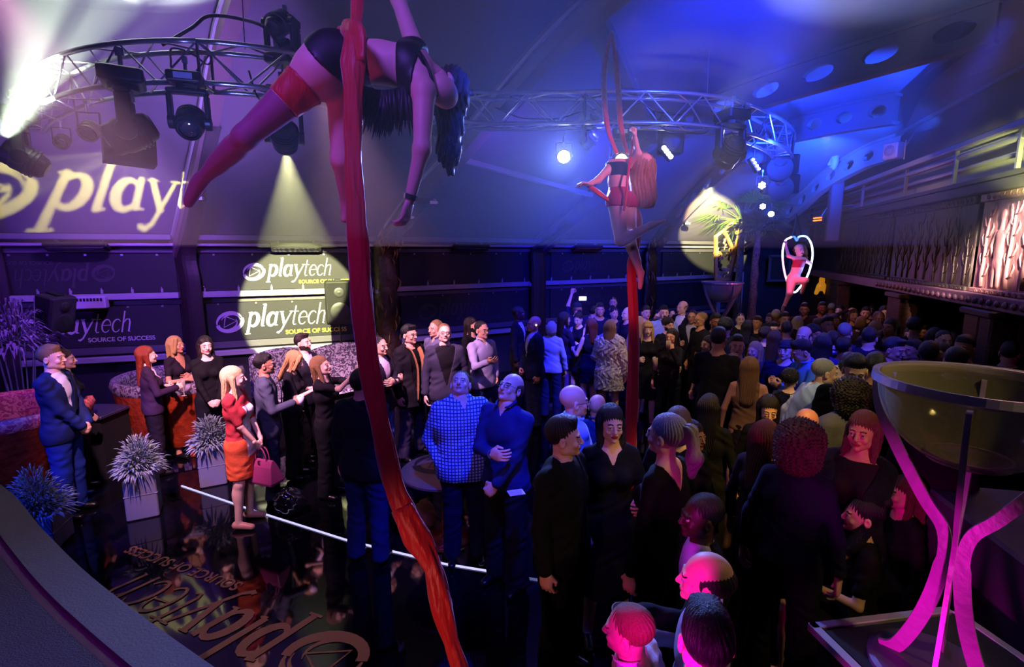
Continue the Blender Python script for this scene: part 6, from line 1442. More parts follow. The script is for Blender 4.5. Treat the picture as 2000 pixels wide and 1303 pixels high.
# heart hoop and its performer
D3 = 10.9
hc0 = Pd(1556, 530, D3); m = MB(); P = []
HP = [(1546, 463), (1534, 470), (1529, 488), (1529, 510), (1533, 535), (1540, 556), (1551, 571), (1562, 562), (1574, 545), (1582, 525), (1587, 500), (1585, 478), (1577, 464), (1568, 461), (1560, 463), (1556, 470), (1552, 463), (1546, 463)]
r = thing('heart_hoop', 'glowing heart shaped aerial hoop hanging at the far end', 'hoop', hc0)
seg = spline([Pd(x, y, D3) for x, y in HP], 4); nseg = len(seg)
cols = ['ff9ad0', 'ffe8ff', 'dce4ff', '9ab8ff', '3a6cff', 'e8ecff']
for i in range(6):
    a, b = i*nseg//6, min(nseg, (i+1)*nseg//6+1); m = MB(); m.tube([p-hc0 for p in seg[a:b]], .020, 8); o = m.obj('neon_tube', E('neon%d' % i, cols[[1, 0, 5, 2, 3, 4][i]], 3.2), r, smooth=True); o['_l'] = 1
m = MB(); m.tube([Pd(1548, 463, D3)-hc0, Pd(1556, 418, D3)-hc0, Pd(1566, 462, D3)-hc0], .015, 5); o = m.obj('hanging_strap', m_black, r); o['_l'] = 1
lamp_point(Pd(1545, 525, D3-.5), 'ff5aa8', 14, .2); lamp_point(Pd(1580, 520, D3-.15), '4a7cff', 8, .1)
r = grp('person', 'performer in a red outfit sitting in the glowing heart hoop', Pd(1550, 545, D3)); q3 = lambda x, y, d=0: Pd(x, y, D3+d)
hips = [('e', T_(q3(1549, 545)), (.13, .14, .11), .03), S_(q3(1550, 543), q3(1557, 525), .11, .10, .05)]; chest = [S_(q3(1557, 525), q3(1561, 512), .10, .11, .05), S_(q3(1554, 506), q3(1570, 508), .055, .055, .05)]
LG = [S_(q3(1546, 548, -.1), q3(1542, 574, -.3), .10, .062, .05), S_(q3(1542, 574, -.3), q3(1531, 600, -.2), .058, .035), S_(q3(1531, 600, -.2), q3(1528, 610, -.35), .035, .022), S_(q3(1554, 548, -.1), q3(1574, 548, -.35), .095, .06, .05), S_(q3(1574, 548, -.35), q3(1566, 572, -.1), .055, .035)]
AR = [S_(q3(1553, 505), q3(1540, 500, -.15), .045, .036), S_(q3(1540, 500, -.15), q3(1535, 480, -.05), .034, .024), S_(q3(1570, 507), q3(1583, 515, -.1), .045, .034)]
V, Q = sdf(hips+chest+LG+AR+[S_(q3(1561, 508), q3(1560, 496), .05, .045)], .014); parts = [(V-np.array(r.location), Q, 0)]
Rh = np.array(Matrix.Rotation(PI*1.05, 3, 'Z'))
for hm in build_head({'sex': 'f', 'wide': 1, 'jaw': .9}, .008): parts.append(((hm[0]*1.05)@Rh.T+np.array(q3(1560, 500))-np.array(r.location), hm[1], hm[2]))
v, q = hand_at('grip', .008, q3(1535, 480, -.05), (0, 0, 1), (-1, .2, 0), .95, False); parts.append((v-np.array(r.location), q, 0))
link('body', np_mesh('body', parts, [mskin('pale'), M('lips_fpale', '9c2f3a', .4), mhair('dark'), M('eye_white', 'a8a29c', .3), M('iris', '17110e', .15)]), r)
part(r, 'bodice', inf(chest+hips[1:], .01), .013, M('red_cloth', 'b02030', .5), None, [lambda X, Y, Z: Z-q3(1550, 507).z, lambda X, Y, Z: q3(1550, 522).z-Z])
part(r, 'briefs', inf(hips[:1], .008), .013, M('red_cloth', 'b02030', .5), None, [lambda X, Y, Z: Z-q3(1550, 541).z])
part(r, 'hair', [('e', T_(q3(1562, 488, .05)), (.13, .13, .13), .03), S_(q3(1570, 492, .1), q3(1574, 505, .12), .07, .04, .05)], .012, mhair('auburn'), lambda X, Y, Z: .012*np.sin(X*70)*np.sin(Z*60))
part(r, 'shoe', inf(LG[2:3], .012), .012, m_black)
# ------------------------------------------------------------------ held things
def glass(p, lab, r=.035, h=.11, col='c8c8d8', stem=False, fill=None, name='drinking_glass'):
    gm = mat_glass('tumbler', 'e8e8f0', .35); c = Vector(p)-Vector((0, 0, h*.5)); o = thing(name, lab, 'glass', c); m = MB()
    if stem: m.lathe([(.001, -.09), (.030, -.09), (.030, -.085), (.005, -.08), (.005, -.02), (.014, 0), (.024, .04), (.026, .12), (.023, .12), (.02, .04), (.001, .01)], c, None, 16)
    else: m.lathe([(.001, 0), (r*.85, 0), (r, h), (r-.004, h), (r*.85-.004, .008), (.001, .008)], c, None, 16)
    m.obj('vessel', gm if not fill or fill != 'solid' else M('cup_white', 'd8d8e4', .6), o, smooth=True)
    if fill and fill != 'solid':
        m = MB(); k = .012 if not stem else .02; m.lathe([(.001, k), (r*.8 if not stem else .016, k), (r*.9 if not stem else .022, h*.75), (.001, h*.75)], c, None, 14); m.obj('drink', M('drink_'+fill, fill, .15), o)
    rebase(o); return o
def phone(p, d, lab, lit=False, w_=.145, h_=.075, flash=False):
    p = Vector(p); o = thing('phone', lab, 'phone', p); R = frame(Vector(d).cross(Vector((0, 0, 1))), (0, 0, 1)); m = MB(); m.box(p, (w_, .009, h_), R, ch=.003); m.obj('case', m_black, o)
    m = MB(); m.box(p-R@Vector((0, .0055, 0)), (w_*.92, .001, h_*.86), R); m.obj('screen', E('screen_on', 'f4f0ff', 6) if lit else M('screen', '303040', .1), o)
    if flash: m = MB(); m.lathe([(.001, .004), (.012, .003), (.016, 0)], p+R@Vector((w_*.35, .0055, h_*.2)), R @ Matrix.Rotation(-PI/2, 3, 'X'), 10); m.obj('flash', E('flash', 'fff4c0', 150), o)
    rebase(o); return o
M('cloth_0d0a13', '1c1824', .18, bump=1, scale=140, metal=.5); M('cloth_0c0c15', '14141c', .2, bump=.8, scale=12, coat=.6)
# ------------------------------------------------------------------ the guests, left side
X = person
p = X(97, 675, 1.86, 62, 'tall man in a navy suit and tie with hands clasped, at the far left', hair='short', hc='sandy', top='suit', c1='14204e', c2='e0e0f0', tie='10142c', c3='142a78', arms=('clasp', 'clasp'))
X(122, 682, 1.72, 75, 'woman in black standing right behind the navy suited man', sex='f', hair='long', hc='brown', top='top', c1='0c0c12', arms=('clasp', 'down'))
p = X(284, 676, 1.66, 95, 'woman with long red hair in a dark blazer over a white top', sex='f', skin='pale', hair='longer', hc='red', top='blazer', c1='2c1830', c2='f0e0f0', c3='140c18', arms=('hold', 'fold'), hem=.86, fullskin=True)
glass(grip(p), 'champagne glass held by the red haired woman', stem=True)
p = X(342, 657, 1.74, 45, 'woman with strawberry blond hair, arms crossed, in a black dress', sex='f', skin='tan', hair='side', hc='blond', top='dress', c1='1c1020', sleeve=.35, neckline=1.28, bottom=None, arms=('hold', 'fold'), hem=.45)
glass(grip(p), 'champagne glass raised by the strawberry blond woman', stem=True)
X(400, 657, 1.74, 10, 'woman with very long dark hair all in black before the pillar', sex='f', skin='pale', hair='longer', hc='dark', top='top', c1='0e0c12', c3='0b0b10', arms=('clasp', 'clasp'))
def dress3(C): s = np.zeros(len(C), int); s[(C[:, 2] < .99)] = 1; s[(np.abs(C[:, 0]) < .085-.0*C[:, 2]) & (C[:, 1] > .02) & (C[:, 2] > .80) & (C[:, 2] < 1.33)] = 2; return s
p = X(455, 716, 1.68, 62, 'blond woman in a red, white and orange dress holding a handbag', sex='f', skin='pale', hair='long', hc='light', top='dress', bottom=None, sleeve=.5, arms=('clasp', 'clasp'), hem=.56, shoes='c08a78',
      paint=(dress3, [mcloth('a8323a'), mcloth('e06038'), mcloth('f4f0f4')]), hy=18, fullskin=True)
hb = (grip(p)+grip(p, 1))/2; r = thing('handbag', 'plum coloured leather handbag held by the blond woman', 'handbag', hb-Vector((0, 0, .36))); Rb = frame(Vector((.9, -.35, 0))); m = MB(); m.v = []; 
c_ = hb-Vector((0, 0, .25)); vs = []
for z, hw, hd_ in ((-.13, .18, .085), (-.10, .185, .09), (.05, .15, .05), (.115, .135, .015)): vs += [c_+Rb@Vector((a*hw, b*hd_, z)) for a, b in ((-1, -1), (1, -1), (1, 1), (-1, 1))]
m.add(vs, [(i*4+j, i*4+(j+1) % 4, (i+1)*4+(j+1) % 4, (i+1)*4+j) for i in range(3) for j in range(4)]+[(3, 2, 1, 0), (12, 13, 14, 15)]); m.obj('bag_body', M('leather_plum', '8a3460', .4, bump=.1), r, bevel=.01)
for s_ in (-1, 1): m = MB(); m.tube([c_+Rb@Vector((.07*math.cos(t)*1.0, s_*.02, .11+.13*math.sin(t))) for t in [PI*i/10 for i in range(11)]], .007, 6); m.obj('handle', M('leather_plum', '8a3460', .4), r)
m = MB(); m.box(c_+Rb@Vector((0, -.04, .09)), (.03, .02, .035), Rb); m.obj('clasp', m_chrome, r); rebase(r)
p = X(515, 692, 1.77, 88, 'man with glasses in a grey blue suit holding a white cup', skin='tan', hair='short', hc='black', top='suit', c1='44485c', c2='24283c', tie='1c2038', c3='262a48', arms=('hold', 'down'), glasses=True, girth=1.05, fullskin=True)
glass(grip(p), 'white cup held by the man in the grey blue suit', r=.04, h=.10, fill='solid', name='paper_cup')
p = X(562, 685, 1.70, 70, 'blond woman in black looking down at her phone', sex='f', skin='pale', hair='side', hc='blond', top='tee', c1='14101a', arms=('phone', 'phone'), hp=-22, lean=4, fullskin=True)
phone(grip(p)+Vector((0, 0, .01)), (.6, 1, 0), 'dark phone the blond woman in black is reading')
X(592, 652, 1.74, 55, 'bearded man in a dark suit and pinkish shirt behind the two phones', skin='fair', hair='quiff', hc='dark', top='suit', c1='221e2a', c2='e0c8e4', beard=True, hp=6)
p = X(630, 695, 1.66, 62, 'blond woman raising a phone with its flash lit', sex='f', skin='pale', hair='long', hc='sandy', top='tee', c1='120e16', arms=('phoneup', 'phoneup'), hp=12, fullskin=True)
phone((grip(p)+grip(p, 1))/2+Vector((0, 0, .07)), (.85, .5, .2), 'phone with a sparkling flash raised above the crowd on the left', flash=True, w_=.075, h_=.145)
p = X(704, 722, 1.80, 150, 'dark clothed man seen from behind, partly hidden by the near silk', hair='short', hc='dark', top='suit', c1='0a0c1c', c3='121c50', girth=1.12)
p = X(740, 657, 1.76, 55, 'man with a shaven head and folded arms in a dark jacket', skin='fair', hair='crop', hc='black', top='suit', c1='1c1628', c2='c8b8d0', bottom='jeans', c3='5a6490', arms=('fold', 'fold'), wide=1.08, girth=1.08)
p = X(799, 635, 1.84, 48, 'man with glasses wearing a long tan scarf over a black coat', skin='fair', hair='quiff', hc='black', top='coat', c1='16121c', c2='0c0c10', c3='2c2636', glasses=True, arms=('down', 'pocket'), hem=.72, wide=1.1, girth=1.05, stance=.05)
m = MB(); sgn = 1
for sx in (-1, 1): m.tube(spline([(sx*.035, -.075, 1.49), (sx*.085, .0, 1.475), (sx*.075, .10, 1.42), (sx*.060, .165, 1.25), (sx*.055, .17, 1.05), (sx*.065, .16, .80 if sx > 0 else .92)], 5), [.030]*26, 10, flat=.35, up=(0, 1, .2), ripple=.06)
m.obj('scarf', M('scarf_tan', 'a06a44', .9, bump=.5, scale=50), p, smooth=True)
X(850, 625, 1.82, -50, 'man in a grey top turning away behind the man in the grey blazer', hair='crop', hc='sandy', top='shirt', c1='6a6484', skin='fair')
X(868, 632, 1.84, 8, 'young man with glasses in a grey blazer, looking up, hands down', skin='pale', hair='crop', hc='sandy', top='blazer', c1='38344a', c2='141018', c3='1c1a28', glasses=True, hp=12)
X(921, 620, 1.78, 60, 'bearded figure in black between the grey blazer and the lilac shirt', hair='long', hc='dark', top='top', c1='0c0a10', beard=True)
p = X(941, 627, 1.84, 42, 'man in a lilac shirt with rolled sleeves and one hand held out', skin='fair', hair='crop', hc='dark', top='shirt', c1='a8a0cc', bottom='jeans', c3='20285a', arms=('out', 'pocket'), glasses=True, hem=.84)
p = X(904, 722, 1.80, 4, 'man in a blue checked shirt gazing up, hands in his pockets', skin='fair', hair='crop', hc='dark', top='plaid', c1='5a7ad0', c3='0c1030', arms=('pocket', 'pocket'), hp=34, hy=-12, girth=1.3, wide=1.06, fullskin=True, roll=3)
p = X(988, 728, 1.84, -38, 'man with glasses in a dark blue shirt looking up beside the checked shirt', skin='fair', hair='balding', hc='brown', top='shirt', c1='141c58', c3='0a0c20', arms=('fold', 'clasp'), hp=30, glasses=True, watch=True, fullskin=True)
m = MB(); q = Ph(1008, 962, 1.02); m.box(q, (.12, .09, .002), Rz(.3)); tag(m.obj('paper_slip', M('paper', 'c8c4e8', .8), loc=q), 'white slip of paper in the dark below the blue shirted man', 'paper')
X(1013, 597, 1.88, 75, 'tall man in a black suit with white collar beside the pale pipe', skin='dark', hair='crop', hc='black', top='suit', c1='0c0c16', c2='d0d0e8', tie='0c0c10')
p = X(1043, 618, 1.80, -70, 'bald guard in a dark suit wearing an earpiece', skin='tan', hair='bald', top='suit', c1='0c1030', c2='b8b8d8', c3='0c1030', arms=('clasp', 'down'), girth=1.2, hem=.76)
m = MB(); v, q = ball((-.083, -.006, 1.62), .013, 5); m.add(v.tolist(), q.tolist()); m.obj('earpiece', E('ear', 'fff0ff', 5), p)
p = X(1078, 628, 1.66, 165, 'short fair haired woman in a pale blue shirt seen from behind', sex='f', hair='bob', hc='grey', top='shirt', c1='a0b4e0', bottom='jeans', c3='1a2460', hem=.84, lod=1)
X(1103, 610, 1.76, 125, 'woman with long dark hair in a short black dress, back turned', sex='f', hair='longer', hc='dark', top='dress', c1='241a34', bottom=None, hem=.74, sleeve=.9, arms=('hold', 'down'), shoes='14101c', lod=1)
X(1131, 610, 1.74, -25, 'smiling woman in a sleeveless black dress looking down', sex='f', skin='pale', hair='bun', hc='black', top='tank', c1='0c0c20', bottom='skirt', c3='0c0c20', arms=('hold', 'hold'), hp=-18, lod=1)
X(1153, 622, 1.72, -140, 'auburn haired woman in a black dress with a bent bare arm', sex='f', skin='pale', hair='long', hc='auburn', top='dress', c1='0c0c28', bottom=None, sleeve=.05, hem=.66, arms=('down', 'hold'), lod=1)
p = X(1128, 590, 1.86, 172, 'man in a cap holding up a lit phone', skin='fair', hair='cap', top='tee', c1='14183c', arms=('down', 'raised'), lod=1)
phone(Py(1138, 583, p.location.y-.1), (0, 1, 0), 'bright phone screen held up in the blue bay', lit=True, w_=.15, h_=.085)
X(1158, 598, 1.80, 165, 'man in a pale shirt seen from behind next to the auburn haired woman', hair='short', hc='black', top='shirt', c1='8ca0d8', c3='101430')
X(1172, 592, 1.80, 8, 'man with dark hair facing us far behind in the blue bay', hair='short', hc='black', top='top', c1='0c1030', skin='tan')
p = X(1193, 625, 1.72, 165, 'woman in a shaggy pale fur coat, back turned', sex='f', hair='longer', hc='sandy', top='fur', c1='a8a6a0', bottom=None, hem=.66, arms=('down', 'hold'), shoes='101014', lod=1, wide=1.05)
X(1200, 600, 1.72, 20, 'woman in profile just above the fur coat', sex='f', hair='bun', hc='dark', top='top', c1='141430', skin='fair')
X(1198, 580, 1.80, 0, 'man far back against the blue wall bay', hair='crop', hc='black', top='tee', c1='0c1438')
X(1226, 600, 1.80, -60, 'bald man with his face turned left, just left of the middle silk', skin='fair', hair='bald', top='top', c1='101028')
X(1249, 618, 1.72, 150, 'blond woman in a pale pink dress behind the middle silk', sex='f', skin='pale', hair='long', hc='blond', top='dress', c1='a08498', bottom=None, sleeve=.9, hem=.50, lod=1)
p = X(1266, 628, 1.70, 5, 'woman with a blond fringe holding a red drink', sex='f', skin='pale', hair='fringe', hc='blond', top='dress', c1='0c0a12', bottom=None, sleeve=.9, hem=.5, arms=('hold', 'hold'), lod=1)
glass(grip(p, 1)-Vector((0, 0, .05)), 'tall red drink held by the woman with the blond fringe', h=.2, fill='7a1828', r=.042)
p = X(1312, 642, 1.66, -20, 'dark haired woman with glasses drinking', sex='f', skin='fair', hair='long', hc='dark', top='top', c1='0e0b10', arms=('down', 'drink'), glasses=True, lod=1)
glass(grip(p, 1), 'glass at the lips of the dark haired woman with glasses', h=.10)
X(1306, 622, 1.76, 35, 'bearded man with curly hair behind the drinking woman', hair='curly', hc='dark', top='top', c1='121016', beard=True, skin='fair', lod=1)
X(1297, 597, 1.84, 12, 'man with a mustache in a pale blue shirt', hair='short', hc='black', top='shirt', c1='8c9cc0', mustache=True, skin='fair', arms=('hold', 'hold'), lod=1)
p = X(1333, 588, 1.86, -40, 'tall man with receding hair drinking behind the crowd', hair='balding', hc='sandy', top='suit', c1='100e14', skin='fair', arms=('drink', 'down'), lod=2)
X(1353, 606, 1.78, -10, 'man with a grey shirt under his jacket holding a small glass', hair='crop', hc='dark', top='suit', c1='141018', c2='9a94a0', skin='tan', arms=('hold', 'down'), lod=2)
X(1369, 610, 1.78, -55, 'man with glasses looking left by the distant glass bowl', hair='crop', hc='sandy', top='top', c1='141016', skin='tan', glasses=True, lod=2)
X(1384, 656, 1.68, -50, 'dim dark haired woman with bare shoulders beside the dark jacket', sex='f', hair='long', hc='dark', top='tank', c1='2a1826', skin='tan', lod=2)
X(1399, 613, 1.78, 20, 'dim man standing left of the leg of the distant bowl', hair='short', hc='black', top='tee', c1='100c14', skin='brown', lod=2)
X(1262, 598, 1.78, 30, 'person with hands raised right of the middle silk', hair='short', hc='dark', top='top', c1='100c14', arms=('phoneup', 'down'), lod=2)
X(1418, 622, 1.84, 178, 'broad man with thick black hair, back turned, in a dark jacket', hair='curly', hc='black', top='suit', c1='0c0b12', lod=1)
p = X(1441, 655, 1.80, 5, 'man in a white shirt and dark jacket lifting a drink to his mouth', hair='short', hc='dark', top='suit', c1='0e0c14', c2='e8e0f4', skin='fair', arms=('drink', 'down'), lod=1)
X(1474, 668, 1.70, -30, 'blond woman leaning in beside the man in the white shirt', sex='f', hair='long', hc='blond', top='top', c1='3a3040', skin='fair', lod=1)
X(1466, 697, 1.70, 178, 'woman with long light brown hair and bare shoulders, back turned', sex='f', skin='tan', hair='longer', hc='sandy', top='tank', c1='7a5a40', bottom='skirt', c3='141018', lod=0, wide=1.12)
X(1516, 645, 1.72, 160, 'woman with long hair in blue light, back turned', sex='f', hair='longer', hc='brown', top='top', c1='24286a', lod=1)
X(1588, 662, 1.84, -62, 'man in a bright blue shirt looking down', skin='fair', hair='short', hc='dark', top='shirt', c1='4a7ad8', c3='101830', hp=-24, arms=('phone', 'phone'), lean=6, lod=0)
X(1556, 690, 1.70, 110, 'stooping person in a pale shirt left of the bright blue shirt', hair='crop', hc='grey', top='shirt', c1='b8c8e8', lean=24, skin='fair', lod=1)
X(1571, 638, 1.80, -20, 'man with a high forehead directly behind the bright blue shirt', hair='balding', hc='dark', top='suit', c1='12101c', skin='fair', lod=1)
X(1592, 636, 1.74, 40, 'man with dark rimmed glasses behind the bright blue shirt', hair='curly', hc='dark', top='top', c1='141220', skin='tan', glasses=True, lod=1)
X(1641, 702, 1.80, -80, 'man in a white sweater with his head tilted back', skin='pale', hair='curly', hc='black', top='sweater', c1='d4d4c4', c3='1a1c30', hp=22, lod=0)
X(1672, 690, 1.80, 8, 'yellow lit man with black hair looking down', skin='fair', hair='short', hc='black', top='shirt', c1='141410', hp=-20, lod=1)
X(1655, 742, 1.74, -128, 'curly haired person in a grey denim jacket, back turned', skin='fair', hair='bigcurly', hc='black', top='coat', c1='484c64', c2='141018', hem=.8, lod=0)
X(1745, 660, 1.84, 62, 'man in a dark suit with a white collar leaning to talk', skin='tan', hair='quiff', hc='dark', top='suit', c1='120c18', c2='f0e8e0', hp=-10, lod=1)
X(1786, 665, 1.78, -55, 'man with dark glasses facing the man in the white collar', skin='tan', hair='short', hc='black', top='top', c1='141018', glasses=True, lod=1)
X(1768, 668, 1.70, 150, 'fair haired head between the two talking men', sex='f', skin='fair', hair='bob', hc='blond', top='top', c1='221c1c', lod=2)
# nearer ones
X(1122, 753, 1.80, 108, 'bald man with glasses in a light blue shirt, turned away', skin='fair', hair='bald', top='shirt', c1='8cb4e8', c3='0c1030', glasses=True, girth=1.15)
X(1168, 771, 1.68, 165, 'bald man in dark clothes seen from behind in blue light', skin='fair', hair='bald', top='shirt', c1='122060', c3='0c1030', girth=1.1)
X(1102, 816, 1.80, 62, 'man in a black jacket looking over his shoulder to the right', skin='fair', hair='quiff', hc='black', top='suit', c1='07070c', c2='101018', c3='07070c', hy=28, girth=1.15)
X(1196, 793, 1.76, 14, 'dark haired woman in a black dress looking to the right', sex='f', skin='fair', hair='long', hc='black', top='dress', c1='07070e', bottom=None, neckline=1.36, arms=('down', 'hold'), hem=.4)
X(1303, 808, 1.78, -118, 'woman with a grey blond ponytail and hoop earring', sex='f', skin='fair', hair='ponytail', hc='grey', top='vback', c1='07070a', c3='07070a', lod=0)
X(1356, 824, 1.55, 52, 'warm lit woman\'s face behind the grey blond ponytail', sex='f', skin='tan', hair='side', hc='dark', top='top', c1='0a0a0c', lod=0)
X(1327, 795, 1.66, 170, 'dark haired head just above the warm lit face', sex='f', hair='bob', hc='brown', top='top', c1='0a080c', lod=0)
X(1388, 770, 1.68, 165, 'woman with long black hair, back turned, in the dark middle', sex='f', hair='longer', hc='black', top='top', c1='0a0a10', lod=0)
X(1503, 773, 1.68, 8, 'brunette in warm yellow light looking down', sex='f', skin='fair', hair='long', hc='dark', top='top', c1='0c0a0c', neckline=1.34, hp=-12, lod=0)
X(1545, 722, 1.66, 172, 'dark haired person in a shiny black jacket, back turned', sex='f', hair='curly', hc='black', top='top', c1='0c0c15', lod=0)
X(1574, 800, 1.56, 150, 'bald head in yellow light, tilted, in the middle of the crowd', skin='tan', hair='bald', top='top', c1='0c0c12', hp=-16, lod=0)
X(1500, 822, 1.60, 150, 'auburn haired woman with a bare arm, left of the large brown hair', sex='f', skin='tan', hair='longer', hc='auburn', top='top', c1='2a1020', lod=0)
X(1562, 832, 1.64, 170, 'woman with a large mane of brown hair, back turned, in navy', sex='f', hair='bigcurly', hc='brown', top='top', c1='10102c', c3='0a0a18', lod=0, wide=1.1, lean=8)
X(1688, 806, 1.68, -14, 'woman in a black sequinned jacket with dark red hair', sex='f', skin='tan', hair='long', hc='auburn', top='blazer', c1='0d0a13', c2='14080e', arms=('down', 'clasp'), lod=0)
X(1735, 790, 1.60, 175, 'dark haired person behind the sequinned jacket', hair='short', hc='black', top='coat', c1='14101a', c2='08080a', lod=0)
X(1830, 800, 1.56, -160, 'dim figure in the dark under the near bowl', hair='curly', hc='black', top='coat', c1='18101c', c2='08080a', lod=0)
p = X(1388, 966, 1.58, -66, 'dark skinned man in a suit and striped shirt reaching out with a glass', skin='dark', hair='crop', hc='black', top='suit', c1='0a080c', c2='b8a8e8', arms=('down', ((.36, .15, 1.2), (.34, .42, 1.36), (0, 1, -.3), (0, -.2, -1), 'grip')), lean=4, lod=0)
gl = Pd(1262, 1168, 2.05)
glass(grip(p, 1)+Vector((0, 0, .0)), 'short round glass in the outstretched hand at the bottom', r=.045, h=.09, fill='8a5a3a')
X(1380, 1082, 1.62, -88, 'balding man in a pale shirt lit magenta near the bottom edge', skin='fair', hair='balding', hc='dark', top='shirt', c1='a89cb4', arms=('hold', 'hold'), lod=0)
X(1383, 1182, 1.56, -165, 'dark haired head lit magenta at the very bottom', skin='fair', hair='short', hc='black', top='top', c1='180c20', lod=0)
X(1296, 1200, 1.50, -100, 'person in a white shirt glowing magenta at the bottom edge', skin='fair', hair='crop', hc='sandy', top='shirt', c1='d8c8dc', lean=14, lod=0)
def stool(c, lab):
    r = thing('bar_stool', lab, 'stool', (c.x, c.y, 0)); m = MB(); m.lathe([(.001, .46), (.17, .46), (.19, .44), (.18, .40), (.001, .40)], (c.x, c.y, 0), None, 24); m.obj('seat', m_black, r)
    for q in range(4): a = q*PI/2+.4; m = MB(); m.cyl(Vector((c.x+.1*math.cos(a), c.y+.1*math.sin(a), .41)), Vector((c.x+.2*math.cos(a), c.y+.2*math.sin(a), .0)), .014); m.obj('leg', m_steel, r)
    rebase(r)
p = X(1690, 963, 1.32, -72, 'seated woman in black turned left, her face red in the light', sex='f', skin='fair', hair='bun', hc='black', top='dress', c1='0a080c', bottom=None, sleeve=.4, sit=True, arms=('down', 'hold'), lod=0); stool(p.location, 'black stool under the seated woman in black')
p = X(1772, 917, 1.34, -60, 'woman with auburn hair lit magenta beside the near bowl leg', sex='f', skin='fair', hair='long', hc='auburn', top='dress', c1='0a080c', bottom=None, sit=True, lod=0); stool(p.location, 'black stool under the auburn haired woman by the bowl')
# loose bags under the round table
for i, (px, py, c, lab) in enumerate(((940, 1010, '8c84c0', 'crumpled pale lilac bag under the round table'), (826, 1010, '9a5a48', 'brown bag leaning at the foot of the round table'))):
    q = Ph(px, py, .14); r0 = .15; V, Q = sdf([('e', T_(q), (.14, .11, .15), .02), ('e', T_(q+Vector((.03, 0, .12))), (.06, .05, .08), .05)], .012, lambda X, Y, Z: .012*np.sin(X*50+Z*30)*np.sin(Y*44+Z*60)); V = V-np.array(q)
    o = link('bag', np_mesh('bag', [(V, Q, 0)], [mcloth(c)])); o.location = q; tag(o, lab, 'bag')
q = Ph(568, 1004, 0); m = MB(); V, Q = sdf([('e', (q.x, q.y, .14), (.16, .13, .15), .02)], .012, lambda X, Y, Z: .014*np.sin(X*45+Z*30)*np.sin(Y*44+Z*50)); o = link('shiny_bag', np_mesh('shiny_bag', [(V-np.array((q.x, q.y, 0)), Q, 0)], [M('bag_gloss', '15141a', .15, coat=1)])); o.location = (q.x, q.y, 0); tag(o, 'glossy black bag on the floor right of the red dress', 'bag')
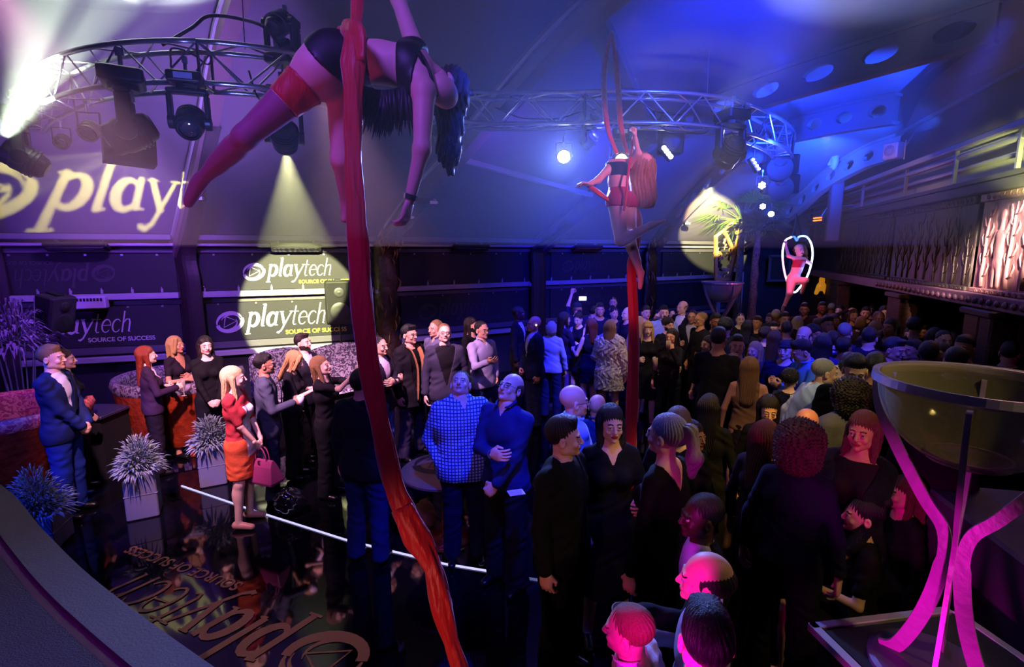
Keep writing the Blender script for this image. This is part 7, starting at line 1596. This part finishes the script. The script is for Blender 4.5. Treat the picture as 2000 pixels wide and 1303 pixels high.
# ------------------------------------------------------------------ the far crowd
FAR = [
 (1560, 618, 160, 'f', 'long', 'light', 'd0c890', 'long blond hair over a pale yellow vest, just below the hoop'), (1572, 592, -5, 'm', 'short', 'dark', '301020', 'red lit young man in a dark polo below the hoop'),
 (1517, 604, 170, 'm', 'crop', 'light', '2a2a22', 'round fair head under the performer\'s foot'), (1599, 622, 165, 'f', 'bob', 'sandy', 'c8c49c', 'bobbed hair and pale top two heads right of the hoop'),
 (1607, 590, 10, 'm', 'short', 'black', '18141a', 'brown skinned man with an open collar right of the hoop'), (1618, 618, 25, 'm', 'short', 'dark', '584a88', 'man in a violet shirt right of the hoop'),
 (1632, 614, 30, 'f', 'long', 'black', '120e14', 'pale faced woman with black hair right of the violet shirt'), (1640, 596, -15, 'f', 'long', 'dark', '1a1414', 'dark haired woman in front of the far tiled column'),
 (1652, 630, 170, 'm', 'crop', 'grey', '24244c', 'grey haired head in blue light left of the far column'), (1668, 604, 20, 'f', 'long', 'brown', '2a1c1c', 'woman with her bare arm raised over her head'),
 (1625, 592, 175, 'm', 'crop', 'grey', '3c3844', 'grey head seen from behind beside the brass tubes'), (1684, 618, 160, 'f', 'bob', 'sandy', '3c3024', 'sandy bob below the far column'),
 (1692, 600, 0, 'm', 'short', 'dark', '1c1418', 'dim man by the dark doorway'), (1704, 596, -20, 'f', 'long', 'brown', '2c2018', 'dim woman in the dark doorway'),
 (1718, 608, 15, 'm', 'crop', 'brown', '1c1818', 'dim cropped man at the right of the dark doorway'), (1730, 598, 30, 'm', 'short', 'black', '18141c', 'tall dim man at the edge of the broad column'),
 (1712, 626, 170, 'f', 'long', 'blond', '3a3220', 'fair long hair between the doorway and the talking men'), (1740, 622, -30, 'f', 'long', 'black', '141014', 'black haired woman behind the man with the white collar'),
 (1758, 614, 165, 'm', 'short', 'dark', '18141a', 'dark head left of the broad tiled column'), (1778, 640, -10, 'f', 'bob', 'brown', '2c2420', 'brown bob above the man with dark glasses'),
 (1790, 622, 160, 'm', 'curly', 'black', '141016', 'curly head under the broad tiled column'), (1806, 636, -25, 'm', 'short', 'dark', '161218', 'short haired man right of the broad column'),
 (1828, 640, 170, 'f', 'long', 'dark', '181420', 'long dark hair in front of the bar'), (1846, 646, 20, 'm', 'crop', 'black', '201a20', 'cropped man leaning at the bar'),
 (1866, 648, 175, 'f', 'bob', 'brown', '2a2444', 'bobbed head touched by blue light at the bar'), (1886, 656, -20, 'm', 'short', 'dark', '18141a', 'dim man at the bar above the near bowl rim'),
 (1908, 662, 172, 'f', 'long', 'brown', '1e1818', 'long brown hair at the bar above the bowl'), (1942, 630, -12, 'm', 'short', 'black', '140f10', 'barman lit orange beside the golden cups'),
 (1975, 668, 178, 'm', 'short', 'black', '14100e', 'dark head at the right edge above the bowl rim'), (1690, 655, 160, 'f', 'long', 'dark', '1c1830', 'long dark hair behind the yellow lit man'),
 (1650, 660, 150, 'm', 'short', 'black', '141c58', 'man with a blue glowing collar, back turned'), (1628, 648, 165, 'm', 'short', 'dark', '1a2470', 'man in a deep blue jacket behind the bright blue shirt'),
 (1700, 640, 172, 'm', 'short', 'dark', '241830', 'back of a dark head left of the leaning suited man'), (1722, 646, -35, 'f', 'bob', 'sandy', '2c2830', 'sandy haired face beside the leaning suited man'),
 (1538, 628, 175, 'm', 'short', 'dark', '3a2c24', 'brown jacket between the blue lit hair and the pale vest'), (1512, 630, 15, 'm', 'short', 'black', '141018', 'dim face left of the brown jacket'),
 (1496, 640, 170, 'm', 'curly', 'dark', '14121c', 'curly dark head behind the long light brown hair'), (1480, 618, -20, 'm', 'short', 'black', '100e14', 'dim head under the slim palm trunk'),
 (1462, 626, 160, 'f', 'long', 'black', '121018', 'black long hair right of the distant bowl'), (1447, 612, 10, 'm', 'crop', 'dark', '121016', 'dim cropped head beside the foot of the distant bowl'),
 (1504, 612, -30, 'f', 'long', 'brown', '1c1418', 'brown haired woman left of the fair round head'), (1534, 610, 20, 'm', 'short', 'dark', '14101a', 'dim man between the performer\'s foot and the red lit man'),
 (1610, 652, 172, 'f', 'long', 'dark', '221e5c', 'dark long hair in violet light behind the bright blue shirt'), (1535, 665, -15, 'm', 'cap', 'dark', '14143c', 'man in a flat cap in blue light'),
 (1660, 690, 165, 'm', 'short', 'brown', '1c1c20', 'brown head right behind the white sweater'), (1712, 690, 172, 'm', 'short', 'black', '3c1424', 'dark head over a wine red jacket'),
 (1818, 668, 160, 'm', 'short', 'black', '141018', 'dark head directly above the left of the bowl rim'), (1842, 672, -30, 'f', 'long', 'dark', '1a1420', 'dim woman above the bowl rim'),
 (1872, 676, 170, 'm', 'crop', 'black', '141016', 'cropped dark head above the middle of the bowl rim'), (1405, 640, 165, 'm', 'short', 'black', '0e0c14', 'dark head left of the thick black hair')]
for i, (px, py, fa, sx, hs, hcc, tc, lab) in enumerate(FAR):
    hh = (1.78 if sx == 'm' else 1.68)+.04*math.sin(i*2.3)
    D_ = Ph(px, py, hh).y
    if D_ > 13.6: hh = CH-(CH-hh)*.0-(-ray(px, py).z/ray(px, py).y)*13.2
    nn_ = {'bob': 'bob', 'cap': 'cap'}.get(hs, hs)
    X(px, py, hh, fa, lab if lab.split()[0] not in () else lab, sex=sx, hair=nn_, hc=hcc, skin=('fair', 'tan', 'brown', 'pale')[i % 4] if 'brown skinned' not in lab else 'brown', top=('shirt' if 'shirt' in lab or 'polo' in lab else 'tank' if 'vest' in lab else 'suit' if 'jacket' in lab or 'suit' in lab else 'top'),
      c1=tc, arms=('head', 'down') if 'raised over' in lab else (('down', 'hold') if i % 3 else ('clasp', 'clasp')), lod=2 if py > 640 else 3, group='guests in the far crowd')
for o in bpy.data.objects:
    if '_l' in o: del o['_l']
